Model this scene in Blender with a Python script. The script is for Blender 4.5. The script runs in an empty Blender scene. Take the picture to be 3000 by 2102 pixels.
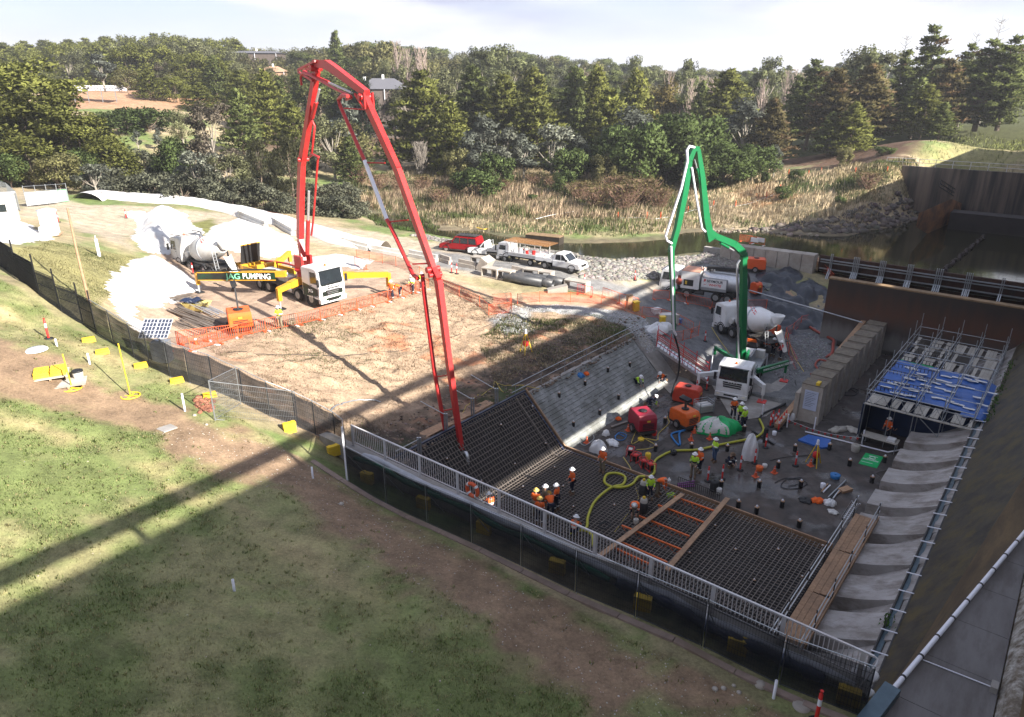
# Dam stilling basin under construction: concrete pumps, reinforcing mat, scaffold and workers.
import bpy,bmesh,math,random
import numpy as np
from mathutils import Vector,Matrix,Euler
random.seed(7);RNG=np.random.RandomState(11)
scene=bpy.context.scene
col=scene.collection
PI=math.pi
# camera, sky, sun, exposure
F,PITCH,CAMZ=2080.0,math.radians(21.42),23.5
cam_d=bpy.data.cameras.new('camera');cam=bpy.data.objects.new('camera',cam_d);col.objects.link(cam)
cam.location=(0,0,CAMZ);cam.rotation_euler=(PI/2-PITCH,0,0)
cam_d.sensor_width=36.0;cam_d.lens=F/3000*36;cam_d.clip_start=0.3;cam_d.clip_end=6000
scene.camera=cam
SS=(0.6293,0.7771);NN=(0.7771,-0.6293)
SUN_EL=math.radians(27.8)
w=bpy.data.worlds.new('World');scene.world=w;w.use_nodes=True
nt=w.node_tree;nt.nodes.clear()
def N_(t,ty,**k):
 n=t.nodes.new(ty)
 for a,b in k.items():setattr(n,a,b)
 return n
out=N_(nt,'ShaderNodeOutputWorld');bg=N_(nt,'ShaderNodeBackground');bg.inputs[1].default_value=0.050
sky=N_(nt,'ShaderNodeTexSky',sky_type='NISHITA',sun_disc=False,sun_elevation=SUN_EL,sun_rotation=math.atan2(NN[0],NN[1]))
tc=N_(nt,'ShaderNodeTexCoord');mp=N_(nt,'ShaderNodeMapping');mp.inputs['Scale'].default_value=(1.0,1.0,4.2);mp.inputs['Location'].default_value=(3.3,1.4,0.55)
ns=N_(nt,'ShaderNodeTexNoise');ns.inputs['Scale'].default_value=2.1;ns.inputs['Detail'].default_value=7;ns.inputs['Roughness'].default_value=.55;ns.inputs['Distortion'].default_value=.25
cr=N_(nt,'ShaderNodeValToRGB');cr.color_ramp.elements[0].position=.44;cr.color_ramp.elements[1].position=.60
cr.color_ramp.elements[0].color=(.12,)*3+(1,);cr.color_ramp.elements[1].color=(1,)*3+(1,)
n2=N_(nt,'ShaderNodeTexNoise');n2.inputs['Scale'].default_value=3.4;n2.inputs['Detail'].default_value=5
c2=N_(nt,'ShaderNodeValToRGB');c2.color_ramp.elements[0].color=(2.9,3.2,4.8,1);c2.color_ramp.elements[1].color=(6.6,6.55,6.6,1)
c2.color_ramp.elements[0].position=.42;c2.color_ramp.elements[1].position=.58
mx=N_(nt,'ShaderNodeMixRGB')
tint=N_(nt,'ShaderNodeMixRGB',blend_type='MIX');tint.inputs[0].default_value=.5;tint.inputs[2].default_value=(3.0,3.6,5.6,1)
L_=nt.links.new
L_(tc.outputs['Generated'],mp.inputs[0]);L_(mp.outputs[0],ns.inputs['Vector']);L_(mp.outputs[0],n2.inputs['Vector'])
L_(ns.outputs[0],cr.inputs[0]);L_(n2.outputs[0],c2.inputs[0]);L_(sky.outputs[0],tint.inputs[1])
L_(cr.outputs[0],mx.inputs[0]);L_(tint.outputs[0],mx.inputs[1]);L_(c2.outputs[0],mx.inputs[2])
L_(mx.outputs[0],bg.inputs[0]);L_(bg.outputs[0],out.inputs[0])
sd=bpy.data.lights.new('sun','SUN');so=bpy.data.objects.new('sun',sd);col.objects.link(so)
sd.energy=5.0;sd.angle=math.radians(0.55);sd.color=(1.0,.945,.86)
sdir=Vector((-NN[0]*math.cos(SUN_EL),-NN[1]*math.cos(SUN_EL),-math.sin(SUN_EL)))
so.rotation_euler=sdir.to_track_quat('-Z','Y').to_euler();so.location=(60,-60,60)
scene.view_settings.view_transform='Standard';scene.view_settings.look='None'
scene.view_settings.exposure=1.78;scene.view_settings.gamma=1.0;scene.view_settings.use_curve_mapping=False
scene.cycles.max_bounces=6;scene.cycles.transparent_max_bounces=16;scene.cycles.caustics_reflective=False;scene.cycles.caustics_refractive=False
# frames
def W(s,n,z=0.0):return Vector((s*SS[0]+n*NN[0],s*SS[1]+n*NN[1],z))
def SN(x,y):return x*SS[0]+y*SS[1],x*NN[0]+y*NN[1]
CP,SP=math.cos(PITCH),math.sin(PITCH)
def ray(px,py):
 u=(px-1500)/F;v=(py-1051)/F
 return Vector((u,CP-v*SP,-(SP+v*CP)))
def at(px,py,z=0.0):
 d=ray(px,py);t=(CAMZ-z)/(-d.z)
 return Vector((d.x*t,d.y*t,z))
AZ=math.atan2(SS[1],SS[0])
def rot_sn(deg=0):return AZ+math.radians(deg)
def heading(a,b):return math.atan2(b[1]-a[1],b[0]-a[0])
# materials
MATS={}
def mat(name,c,rough=.75,metal=0.0,var=.18,scale=3.0,bump=0.0,c2=None,spec=.4,dirt=None,dirt_amt=.5,coord='Object',alpha=None,trans=None,rnd=0.0,stretch=None,dscale=.6):
 if name in MATS:return MATS[name]
 m=bpy.data.materials.new(name);m.use_nodes=True;t=m.node_tree;b=t.nodes['Principled BSDF']
 b.inputs['Roughness'].default_value=rough;b.inputs['Metallic'].default_value=metal
 b.inputs['Specular IOR Level'].default_value=spec
 c=tuple(c)+(1,);c2=tuple(c2)+(1,) if c2 else tuple(max(0,x*(1-var)) for x in c[:3])+(1,)
 tcn=N_(t,'ShaderNodeTexCoord');src=tcn.outputs[coord]
 if stretch:
  mpn=N_(t,'ShaderNodeMapping');mpn.inputs['Scale'].default_value=stretch;t.links.new(src,mpn.inputs[0]);src=mpn.outputs[0]
 nz=N_(t,'ShaderNodeTexNoise');nz.inputs['Scale'].default_value=scale;nz.inputs['Detail'].default_value=6;nz.inputs['Roughness'].default_value=.65
 t.links.new(src,nz.inputs['Vector'])
 rp=N_(t,'ShaderNodeValToRGB');rp.color_ramp.elements[0].position=.36;rp.color_ramp.elements[1].position=.64
 rp.color_ramp.elements[0].color=c2;rp.color_ramp.elements[1].color=c
 t.links.new(nz.outputs[0],rp.inputs[0]);last=rp.outputs[0]
 if dirt:
  nd=N_(t,'ShaderNodeTexNoise');nd.inputs['Scale'].default_value=dscale;nd.inputs['Detail'].default_value=8;nd.inputs['Roughness'].default_value=.7
  t.links.new(src,nd.inputs['Vector'])
  rd=N_(t,'ShaderNodeValToRGB');rd.color_ramp.elements[0].position=.46;rd.color_ramp.elements[1].position=.62
  rd.color_ramp.elements[1].color=(dirt_amt,)*3+(1,)
  t.links.new(nd.outputs[0],rd.inputs[0])
  md=N_(t,'ShaderNodeMixRGB');t.links.new(rd.outputs[0],md.inputs[0]);t.links.new(last,md.inputs[1]);md.inputs[2].default_value=tuple(dirt)+(1,)
  last=md.outputs[0]
 if rnd:
  oi=N_(t,'ShaderNodeObjectInfo');mr=N_(t,'ShaderNodeMapRange');mr.inputs[3].default_value=1-rnd;mr.inputs[4].default_value=1+rnd
  t.links.new(oi.outputs['Random'],mr.inputs[0])
  vm=N_(t,'ShaderNodeVectorMath',operation='SCALE');t.links.new(last,vm.inputs[0]);t.links.new(mr.outputs[0],vm.inputs['Scale']);last=vm.outputs[0]
 t.links.new(last,b.inputs['Base Color'])
 if bump:
  bp=N_(t,'ShaderNodeBump');bp.inputs['Strength'].default_value=bump;bp.inputs['Distance'].default_value=.03
  t.links.new(nz.outputs[0],bp.inputs['Height']);t.links.new(bp.outputs[0],b.inputs['Normal'])
 if alpha is not None:b.inputs['Alpha'].default_value=alpha
 if trans:b.inputs['Transmission Weight'].default_value=trans
 MATS[name]=m;return m
def attr_mat(name,rough=.9,var=.35,scale=1.5,fine=14.0,bump=.4,trans=0.0,rnd=0.0,spec=.25,dist=.04):
 """ground or foliage whose own colours are stored per vertex; noise adds grain"""
 m=bpy.data.materials.new(name);m.use_nodes=True;t=m.node_tree;b=t.nodes['Principled BSDF']
 b.inputs['Roughness'].default_value=rough;b.inputs['Specular IOR Level'].default_value=spec
 a=N_(t,'ShaderNodeAttribute',attribute_name='Col');tcn=N_(t,'ShaderNodeTexCoord')
 last=a.outputs['Color']
 if var:
  n1=N_(t,'ShaderNodeTexNoise');n1.inputs['Scale'].default_value=scale;n1.inputs['Detail'].default_value=8;n1.inputs['Roughness'].default_value=.7
  n2=N_(t,'ShaderNodeTexNoise');n2.inputs['Scale'].default_value=fine;n2.inputs['Detail'].default_value=5;n2.inputs['Roughness'].default_value=.8
  for q in (n1,n2):t.links.new(tcn.outputs['Object'],q.inputs['Vector'])
  s=N_(t,'ShaderNodeMath',operation='ADD');t.links.new(n1.outputs[0],s.inputs[0]);t.links.new(n2.outputs[0],s.inputs[1])
  mr=N_(t,'ShaderNodeMapRange');mr.inputs[1].default_value=.75;mr.inputs[2].default_value=1.25;mr.inputs[3].default_value=1-var;mr.inputs[4].default_value=1+var
  t.links.new(s.outputs[0],mr.inputs[0])
  vm=N_(t,'ShaderNodeVectorMath',operation='SCALE');t.links.new(last,vm.inputs[0]);t.links.new(mr.outputs[0],vm.inputs['Scale']);last=vm.outputs[0]
  if bump:
   bp=N_(t,'ShaderNodeBump');bp.inputs['Strength'].default_value=bump;bp.inputs['Distance'].default_value=dist
   t.links.new(s.outputs[0],bp.inputs['Height']);t.links.new(bp.outputs[0],b.inputs['Normal'])
 if rnd:
  oi=N_(t,'ShaderNodeObjectInfo');mr2=N_(t,'ShaderNodeMapRange');mr2.inputs[3].default_value=1-rnd;mr2.inputs[4].default_value=1+rnd
  t.links.new(oi.outputs['Random'],mr2.inputs[0])
  vm=N_(t,'ShaderNodeVectorMath',operation='SCALE');t.links.new(last,vm.inputs[0]);t.links.new(mr2.outputs[0],vm.inputs['Scale']);last=vm.outputs[0]
 t.links.new(last,b.inputs['Base Color'])
 if trans:
  tr=N_(t,'ShaderNodeBsdfTranslucent');t.links.new(last,tr.inputs[0]);ms=N_(t,'ShaderNodeMixShader');ms.inputs[0].default_value=trans
  t.links.new(b.outputs[0],ms.inputs[1]);t.links.new(tr.outputs[0],ms.inputs[2]);t.links.new(ms.outputs[0],t.nodes['Material Output'].inputs[0])
 MATS[name]=m;return m
def net_mat(name,c,pitch,hole):
 """woven mesh cloth: real gaps between the threads, as fine as the weave"""
 m=bpy.data.materials.new(name);m.use_nodes=True;t=m.node_tree;b=t.nodes['Principled BSDF']
 b.inputs['Base Color'].default_value=tuple(c)+(1,);b.inputs['Roughness'].default_value=.8;b.inputs['Specular IOR Level'].default_value=.2
 tcn=N_(t,'ShaderNodeTexCoord');nz=N_(t,'ShaderNodeTexNoise');nz.inputs['Scale'].default_value=.5;nz.inputs['Detail'].default_value=4
 t.links.new(tcn.outputs['Object'],nz.inputs['Vector'])
 mr=N_(t,'ShaderNodeMapRange');mr.inputs[1].default_value=.35;mr.inputs[2].default_value=.65;mr.inputs[3].default_value=hole-.12;mr.inputs[4].default_value=hole+.12
 t.links.new(nz.outputs[0],mr.inputs[0])
 t.links.new(mr.outputs[0],b.inputs['Alpha'])
 MATS[name]=m;return m
M={}
M['red']=mat('red_boom_paint',(.46,.022,.022),.38,0,.1,1.2,dirt=(.30,.05,.04),dirt_amt=.35)
M['green']=mat('green_boom_paint',(.005,.15,.05),.4,0,.15,1.2,dirt=(.01,.10,.03),dirt_amt=.4)
M['yellow']=mat('outrigger_yellow',(.66,.33,.015),.5,0,.12,2,dirt=(.35,.18,.03),dirt_amt=.4)
M['white']=mat('truck_white',(.72,.72,.72),.35,0,.06,2,dirt=(.5,.47,.42),dirt_amt=.45)
M['dirtywhite']=mat('dusty_white',(.60,.59,.56),.6,0,.12,2,dirt=(.40,.35,.28),dirt_amt=.6)
M['glass']=mat('cab_glass',(.02,.025,.03),.06,0,.2,1,spec=.8)
M['tyre']=mat('tyre_rubber',(.018,.018,.018),.85,0,.3,5,dirt=(.08,.065,.05),dirt_amt=.5)
M['rim']=mat('wheel_rim',(.42,.42,.42),.4,.6,.2,5)
M['black']=mat('black_plastic',(.015,.015,.016),.6,0,.3,4)
M['dark']=mat('dark_steel',(.045,.045,.048),.6,.3,.3,4,dirt=(.10,.08,.06),dirt_amt=.5)
M['steel']=mat('galvanised_steel',(.42,.44,.46),.42,.75,.2,4)
M['alu']=mat('aluminium',(.62,.63,.65),.35,.7,.15,4)
M['handrail']=mat('pale_handrail',(.62,.60,.60),.5,.1,.1,3,dirt=(.35,.2,.12),dirt_amt=.25)
M['orange']=mat('orange_paint',(.72,.13,.015),.5,0,.15,3,dirt=(.35,.1,.03),dirt_amt=.35)
M['orangeplastic']=mat('orange_barrier_plastic',(.66,.10,.03),.6,0,.12,3,dirt=(.5,.16,.08),dirt_amt=.3)
M['redplastic']=mat('red_plastic',(.60,.025,.02),.5,0,.12,3)
M['hivis']=mat('hivis_orange',(.85,.14,.02),.8,0,.15,9)
M['lime']=mat('hivis_lime',(.50,.80,.04),.8,0,.15,9)
M['navy']=mat('navy_cloth',(.012,.016,.035),.9,0,.3,9)
M['khaki']=mat('khaki_cloth',(.22,.18,.12),.9,0,.25,9)
M['denim']=mat('denim',(.07,.12,.22),.9,0,.25,9)
M['skin']=mat('skin',(.42,.24,.17),.6,0,.1,9)
M['helmet']=mat('helmet_white',(.80,.80,.80),.35,0,.03,5)
M['helmety']=mat('helmet_yellow',(.62,.42,.10),.4,0,.05,5)
M['reflect']=mat('reflective_tape',(.75,.76,.72),.4,.1,.05,5)
M['boot']=mat('leather_boot',(.16,.10,.06),.8,0,.2,9)
M['timber']=mat('weathered_timber',(.42,.26,.155),.85,0,.3,6,.4,dirt=(.18,.12,.08),dirt_amt=.5,rnd=.12)
M['ply']=mat('formply',(.30,.18,.10),.7,0,.25,3,.2,rnd=.15)
M['plank']=mat('grey_plank',(.43,.40,.35),.85,0,.25,5,.3,dirt=(.27,.24,.20),dirt_amt=.5,rnd=.14)
M['rebar']=mat('rusty_rebar',(.21,.175,.15),.55,.3,.3,4)
M['rebar_d']=mat('dark_rebar',(.05,.042,.04),.7,.3,.3,4)
M['film']=mat('blue_black_membrane',(.012,.02,.05),.4,0,.3,2)
M['concrete']=mat('concrete',(.33,.31,.29),.85,0,.2,1.5,.35,dirt=(.20,.18,.15),dirt_amt=.7)
M['wetconc']=mat('damp_concrete',(.17,.16,.15),.6,0,.3,1.2,.4,dirt=(.09,.08,.07),dirt_amt=.8)
M['block']=mat('precast_block',(.40,.36,.31),.9,0,.2,2,.4,dirt=(.26,.21,.17),dirt_amt=.6,rnd=.12)
M['pvc']=mat('white_pvc',(.75,.75,.80),.4,0,.05,3)
M['tarpblue']=mat('blue_tarp',(.03,.12,.42),.5,0,.25,1.5,.5)
M['tarpgreen']=mat('green_tarp',(.01,.42,.12),.45,0,.2,1.5,.5)
M['bagwhite']=mat('white_bag',(.70,.70,.70),.7,0,.15,3,.5)
M['yellowplastic']=mat('yellow_plastic',(.78,.52,.03),.55,0,.12,3,dirt=(.5,.35,.08),dirt_amt=.4)
M['hoseyellow']=mat('yellow_green_hose',(.42,.40,.03),.5,0,.2,3)
M['hoseline']=mat('yellow_airline',(.55,.42,.10),.6,0,.15,3)
M['hosered']=mat('red_hose',(.30,.055,.035),.6,0,.2,3)
M['hoseblack']=mat('black_hose',(.022,.022,.024),.6,0,.3,3)
M['hoseblue']=mat('blue_hose',(.03,.18,.45),.6,0,.2,3)
M['bark']=mat('bark',(.16,.12,.09),.9,0,.35,2,.5)
M['palebark']=mat('pale_bark',(.30,.265,.22),.85,0,.3,2,.3)
M['pipe']=mat('black_poly_pipe',(.035,.037,.042),.45,0,.25,2,dirt=(.16,.14,.12),dirt_amt=.4)
M['sheet']=mat('white_geotextile',(.58,.575,.57),.8,0,.16,1.4,1.0,dirt=(.38,.30,.24),dirt_amt=.4,dscale=.5)
M['rust']=mat('rusted_steel_plate',(.075,.032,.018),.8,.1,.35,1.0,.3,dirt=(.04,.026,.02),dirt_amt=.7,stretch=(1,1,.35))
# mesh builder
class MB:
 def __init__(s):s.v=[];s.f=[];s.mi=[];s.mats=[];s.cur=0;s.sm=[]
 def use(s,m):
  if m not in s.mats:s.mats.append(m)
  s.cur=s.mats.index(m);return s
 def add(s,vs,fs,smooth=False):
  o=len(s.v);s.v+=[tuple(v) for v in vs]
  for f in fs:s.f.append(tuple(i+o for i in f));s.mi.append(s.cur);s.sm.append(smooth)
  return s
 def box(s,x0,x1,y0,y1,z0,z1,rz=0,c=None):
  vs=[(x,y,z) for z in (z0,z1) for x,y in ((x0,y0),(x1,y0),(x1,y1),(x0,y1))]
  if rz or c:
   ca,sa=math.cos(rz),math.sin(rz);cx,cy=(c or (0,0))[:2];cz=c[2] if c and len(c)>2 else 0
   vs=[(cx+x*ca-y*sa,cy+x*sa+y*ca,cz+z) for x,y,z in vs]
  return s.add(vs,[(0,3,2,1),(4,5,6,7),(0,1,5,4),(1,2,6,5),(2,3,7,6),(3,0,4,7)])
 def bar(s,a,b,w,h=None,up=(0,0,1)):
  a=Vector(a);b=Vector(b);h=h or w;d=(b-a).normalized();u=Vector(up)
  if abs(d.dot(u))>.98:u=Vector((1,0,0))
  x=d.cross(u).normalized()*w/2;y=x.cross(d).normalized()*h/2
  vs=[p+q for p in (a,b) for q in (-x-y,x-y,x+y,-x+y)]
  return s.add(vs,[(0,1,2,3),(7,6,5,4),(0,4,5,1),(1,5,6,2),(2,6,7,3),(3,7,4,0)])
 def taper(s,a,b,w0,h0,w1,h1,up=(0,0,1)):
  a=Vector(a);b=Vector(b);d=(b-a).normalized();u=Vector(up)
  if abs(d.dot(u))>.98:u=Vector((1,0,0))
  x=d.cross(u).normalized();y=x.cross(d).normalized()
  vs=[p+q for p,ww,hh in ((a,w0,h0),(b,w1,h1)) for q in (-x*ww/2-y*hh/2,x*ww/2-y*hh/2,x*ww/2+y*hh/2,-x*ww/2+y*hh/2)]
  return s.add(vs,[(0,1,2,3),(7,6,5,4),(0,4,5,1),(1,5,6,2),(2,6,7,3),(3,7,4,0)])
 def cyl(s,a,b,r,n=8,r2=None,cap=True):
  a=Vector(a);b=Vector(b);d=(b-a)
  if d.length<1e-6:return s
  d.normalize();u=Vector((0,0,1)) if abs(d.z)<.9 else Vector((1,0,0));x=d.cross(u).normalized();y=d.cross(x)
  r2=r if r2 is None else r2;vs=[]
  for p,q in ((a,r),(b,r2)):
   for i in range(n):t=2*PI*i/n;vs.append(p+x*math.cos(t)*q+y*math.sin(t)*q)
  fs=[(i,(i+1)%n,n+(i+1)%n,n+i) for i in range(n)];s.add(vs,fs,True)
  if cap:s.add(vs,[tuple(range(n))[::-1],tuple(range(n,2*n))])
  return s
 def tube(s,pts,r,n=6,closed=False):
  pts=[Vector(p) for p in pts];k=len(pts);vs=[];prev=None
  for i,p in enumerate(pts):
   a=pts[(i-1)%k] if (closed or i>0) else p;b=pts[(i+1)%k] if (closed or i<k-1) else p
   d=(b-a)
   d=d.normalized() if d.length>1e-9 else Vector((1,0,0))
   if prev is None:u=Vector((0,0,1)) if abs(d.z)<.9 else Vector((1,0,0));x=d.cross(u).normalized()
   else:x=(prev-d*prev.dot(d));x=x.normalized() if x.length>1e-6 else d.orthogonal().normalized()
   prev=x;y=d.cross(x);rr=r[i] if isinstance(r,(list,tuple)) else r
   for j in range(n):t=2*PI*j/n;vs.append(p+x*math.cos(t)*rr+y*math.sin(t)*rr)
  fs=[]
  for i in range(k if closed else k-1):
   for j in range(n):a=i*n;b=((i+1)%k)*n;fs.append((a+j,a+(j+1)%n,b+(j+1)%n,b+j))
  s.add(vs,fs,True)
  if not closed:s.add(vs,[tuple(range(n))[::-1],tuple(range((k-1)*n,k*n))])
  return s
 def lathe(s,prof,n=12,o=(0,0,0),axis='z',cap=True):
  vs=[];o=Vector(o)
  for r,z in prof:
   for i in range(n):
    t=2*PI*i/n;p=(r*math.cos(t),r*math.sin(t),z)
    if axis=='y':p=(p[0],p[2],p[1])
    if axis=='x':p=(p[2],p[0],p[1])
    vs.append(o+Vector(p))
  fs=[]
  for k in range(len(prof)-1):
   for i in range(n):a=k*n;fs.append((a+i,a+(i+1)%n,a+n+(i+1)%n,a+n+i))
  s.add(vs,fs,True)
  if cap:s.add(vs,[tuple(range(n))[::-1],tuple(range((len(prof)-1)*n,len(prof)*n))])
  return s
 def prism(s,poly,y0,y1):
  n=len(poly);vs=[(x,y0,z) for x,z in poly]+[(x,y1,z) for x,z in poly]
  return s.add(vs,[tuple(range(n)),tuple(range(n,2*n))[::-1]]+[(i,n+i,n+(i+1)%n,(i+1)%n) for i in range(n)])
 def grid(s,fn,nu,nv,smooth=True):
  vs=[fn(i/nu,j/nv) for j in range(nv+1) for i in range(nu+1)]
  fs=[(j*(nu+1)+i,j*(nu+1)+i+1,(j+1)*(nu+1)+i+1,(j+1)*(nu+1)+i) for j in range(nv) for i in range(nu)]
  return s.add(vs,fs,smooth)
 def mesh(s,name):
  me=bpy.data.meshes.new(name);me.from_pydata(s.v,[],s.f)
  for m in (s.mats or [M['concrete']]):me.materials.append(m)
  me.polygons.foreach_set('material_index',s.mi);me.polygons.foreach_set('use_smooth',s.sm)
  me.validate();me.update();return me
 def build(s,name,m=None,parent=None,loc=None,rz=None,kind=None):
  if m is not None:s.mats=[m];s.mi=[0]*len(s.f)
  o=bpy.data.objects.new(name,s.mesh(name));col.objects.link(o)
  if parent:setp(o,parent)
  if loc is not None:o.location=loc
  if rz:o.rotation_euler.z=rz
  if kind:o['kind']=kind
  return o
def fast_mesh(name,verts,faces,m,cols=None,kind=None,smooth=False,parent=None):
 """numpy verts (n,3) and faces (k,3 or 4)"""
 me=bpy.data.meshes.new(name);k=faces.shape[1];nf=len(faces)
 me.vertices.add(len(verts));me.vertices.foreach_set('co',np.ascontiguousarray(verts,dtype=np.float32).ravel())
 me.loops.add(nf*k);me.loops.foreach_set('vertex_index',np.ascontiguousarray(faces,dtype=np.int32).ravel())
 me.polygons.add(nf);me.polygons.foreach_set('loop_start',np.arange(0,nf*k,k,dtype=np.int32));me.polygons.foreach_set('loop_total',np.full(nf,k,dtype=np.int32))
 if smooth:me.polygons.foreach_set('use_smooth',np.ones(nf,dtype=bool))
 me.materials.append(m);me.update(calc_edges=True)
 if cols is not None:
  ca=me.color_attributes.new('Col','FLOAT_COLOR','POINT');c4=np.ones((len(verts),4),dtype=np.float32);c4[:,:3]=cols;ca.data.foreach_set('color',c4.ravel())
 o=bpy.data.objects.new(name,me);col.objects.link(o)
 if kind:o['kind']=kind
 if parent:setp(o,parent)
 return o
KIDS={}
def setp(o,p):o.parent=p;KIDS.setdefault(p.name,[]).append(o);return o
def tag(o,label,cat,group=None):
 o['label']=label;o['category']=cat
 if group:o['group']=group
 return o
def thing(name,label,cat,loc=(0,0,0),rz=0,group=None):
 o=bpy.data.objects.new(name,None);col.objects.link(o);o.location=loc;o.rotation_euler.z=rz;o.empty_display_size=.2
 return tag(o,label,cat,group)
def dup(o,loc=None,rz=None,label=None,group=None,scale=None):
 r=o.copy();col.objects.link(r)
 for ch in KIDS.get(o.name,[]):
  c=ch.copy();col.objects.link(c);setp(c,r)
  for g in KIDS.get(ch.name,[]):
   d=g.copy();col.objects.link(d);setp(d,c)
 if loc is not None:r.location=loc
 if rz is not None:r.rotation_euler.z=rz
 if scale is not None:r.scale=(scale,)*3 if not isinstance(scale,tuple) else scale
 if label:r['label']=label
 if group:r['group']=group
 return r
def spline(pts,k=6,closed=False):
 pts=[Vector(p) for p in pts];n=len(pts);o=[]
 for i in range(n if closed else n-1):
  g=(lambda q:pts[q%n]) if closed else (lambda q:pts[max(0,min(n-1,q))])
  p0,p1,p2,p3=g(i-1),g(i),g(i+1),g(i+2)
  for j in range(k):
   t=j/k;o.append(.5*((2*p1)+(p2-p0)*t+(2*p0-5*p1+4*p2-p3)*t*t+(3*p1-p0-3*p2+p3)*t**3))
 if not closed:o.append(pts[-1])
 return o
def text_part(name,body,size,m,parent,loc,rot,extr=.008,align='LEFT',sx=1.0):
 c=bpy.data.curves.new(name,'FONT');c.body=body;c.size=size;c.extrude=extr;c.align_x=align;c.align_y='CENTER';c.offset=size*.012
 t=bpy.data.objects.new(name,c);col.objects.link(t)
 bpy.context.view_layer.update();me=bpy.data.meshes.new_from_object(t);bpy.data.objects.remove(t)
 me.materials.clear();me.materials.append(m);o=bpy.data.objects.new(name,me);col.objects.link(o)
 setp(o,parent);o.location=loc;o.rotation_euler=rot;o.scale=(sx,1,1);return o
 # ground heights from a survey of spot levels
def vnoise(x,y,seed=0):
 xi=np.floor(x).astype(np.int64);yi=np.floor(y).astype(np.int64);fx=x-xi;fy=y-yi
 fx=fx*fx*(3-2*fx);fy=fy*fy*(3-2*fy)
 def h(a,b):
  q=(a*374761393+b*668265263+seed*1442695041)&0x7fffffff;q=((q^(q>>13))*1274126177)&0x7fffffff
  return ((q^(q>>16))&0xffff)/65535.0
 return (h(xi,yi)*(1-fx)+h(xi+1,yi)*fx)*(1-fy)+(h(xi,yi+1)*(1-fx)+h(xi+1,yi+1)*fx)*fy
def fbm(x,y,o=4,seed=0,g=.5):
 t=0;a=1;n=0
 for k in range(o):t=t+a*vnoise(x*2**k,y*2**k,seed+k);n+=a;a*=g
 return t/n*2-1
SPOTS=[(1017,1408,6.5),(1500,1700,6.5),(2000,1920,6.4),(2480,2090,6.4),(1500,2100,6.9),(800,2100,7.4),(0,2100,9),(0,1700,9.2),(400,1700,8.3),(700,1350,8),(629,1233,8.7),(542,1205,8.9),(900,1500,7.2),(383,1162,9.2),(143,992,10.2),(0,1100,11),(57,833,12.4),(176,916,11.4),(300,1000,10.4),(560,1110,9.1),(0,950,11.6),(1250,1560,6.5),(2250,2100,6.5),(1900,2100,6.6),(800,1240,7.4),(150,740,11.4),(300,800,9.4),(330,880,9.0),(430,960,7.4),(460,860,7.2),(520,1000,6.9),(600,900,6.6),(560,800,6.9),(850,850,6.5),(1100,780,6.3),(700,960,6.5),(560,1040,6.9),(700,1010,6.4),(1000,900,6.3),(1220,800,6.1),(900,1060,5.9),(1100,1150,4.5),(1300,1050,4.2),(1400,950,4.6),(1200,1230,3.95),(1120,1340,3.9),(1000,1250,5.2),(850,1180,6.4),(700,1120,7.3),(1300,900,5.2),(1420,860,4.9),(1550,860,4.7),(1450,1130,3.7),(1600,1060,3.6),(1330,1230,3.6),(1600,950,4.2),(1750,960,4.0),(1830,1000,3.5),(1880,950,3.5),(300,650,8.2),(230,570,8.2),(130,620,9.6),(60,650,10.4),(400,700,7.6),(500,600,7.8),(650,620,7.3),(800,650,6.9),(950,690,6.3),(1200,735,5.5),(1400,770,5.2),(1600,810,4.9),(1750,850,4.4),(1500,830,5.0),(500,680,8.6),(650,740,7.0),(900,720,6.4),(1050,760,6.1),(700,580,6.6),(400,540,7.6),(1000,620,5.2),(850,570,6.0),(1450,745,5.0),(1600,765,4.9),(1750,800,4.7),(1900,790,4.3),(2050,775,3.9),(2000,840,2.6),(1930,900,2.6),(2050,900,1.8),(2060,1000,.8),(2100,1060,.3),(1830,880,3.8),(1940,960,2.6),(2150,760,3.2),(2250,800,3.2),(2340,790,3.6),(2180,880,2.1),(2300,960,.6),(2400,985,.2),(2200,1010,.35),(2100,960,.8),(2400,800,3.2),(2350,900,1.6),(2350,1010,1.2),(2330,1100,.25),(2400,1040,1.0),(2250,1100,.02),(2120,1120,.02),(1200,600,4.2),(1350,620,4.2),(1500,640,4.2),(1700,660,4.2),(1900,640,4.3),(1100,560,4.6),(1000,520,5.2),(1300,540,4.8),(1500,540,5.2),(1700,540,5.2),(2000,600,4.6),(2100,620,4.4),(2300,640,4.6),(2200,560,6.2),(2400,560,7.2),(2600,560,8.0),(2640,500,10.6),(2500,490,9.4),(2700,480,11),(2600,610,5.4),(2400,640,5.0),(3000,480,11.6),(2765,560,6.6),(2700,565,7.4),(2665,515,10.0),(2790,600,4.2),(2720,610,4.6),(2900,380,14.5),(3000,330,16.5),(2750,430,13),(2300,500,8),(1100,470,5.8),(800,520,7),(600,500,8.5),(300,480,10),(450,430,11.5),(400,400,13),(300,330,17),(300,270,20.5),(600,400,12),(150,450,11),(550,250,20)]
pts=[]
for a in SPOTS:q=at(*a);pts.append((q.x,q.y,a[2]))
for az,D,z in [(-34,200,17),(-34,300,20),(-25,350,21),(-34,450,23),(-15,280,19),(-15,400,22),(-45,200,16),(-5,190,8),(-5,260,14),(-5,350,18),(5,190,7),(5,260,13),(5,360,17),(-20,240,17),(14,190,7),(14,260,11),(14,360,15),(22,200,10),(22,300,13),(32,220,17),(32,320,17),(40,180,16),(-10,150,6),(0,150,5.4),(8,150,5.2),(16,150,6),(-5,500,20),(20,500,16),(-60,200,14),(60,200,18),(-25,600,22),(5,700,20),(30,600,17),(-70,60,12),(70,90,12)]:
 a_=math.radians(az);pts.append((D*math.sin(a_),D*math.cos(a_),z))
PT=np.array(pts);Cq=2.5
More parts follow.
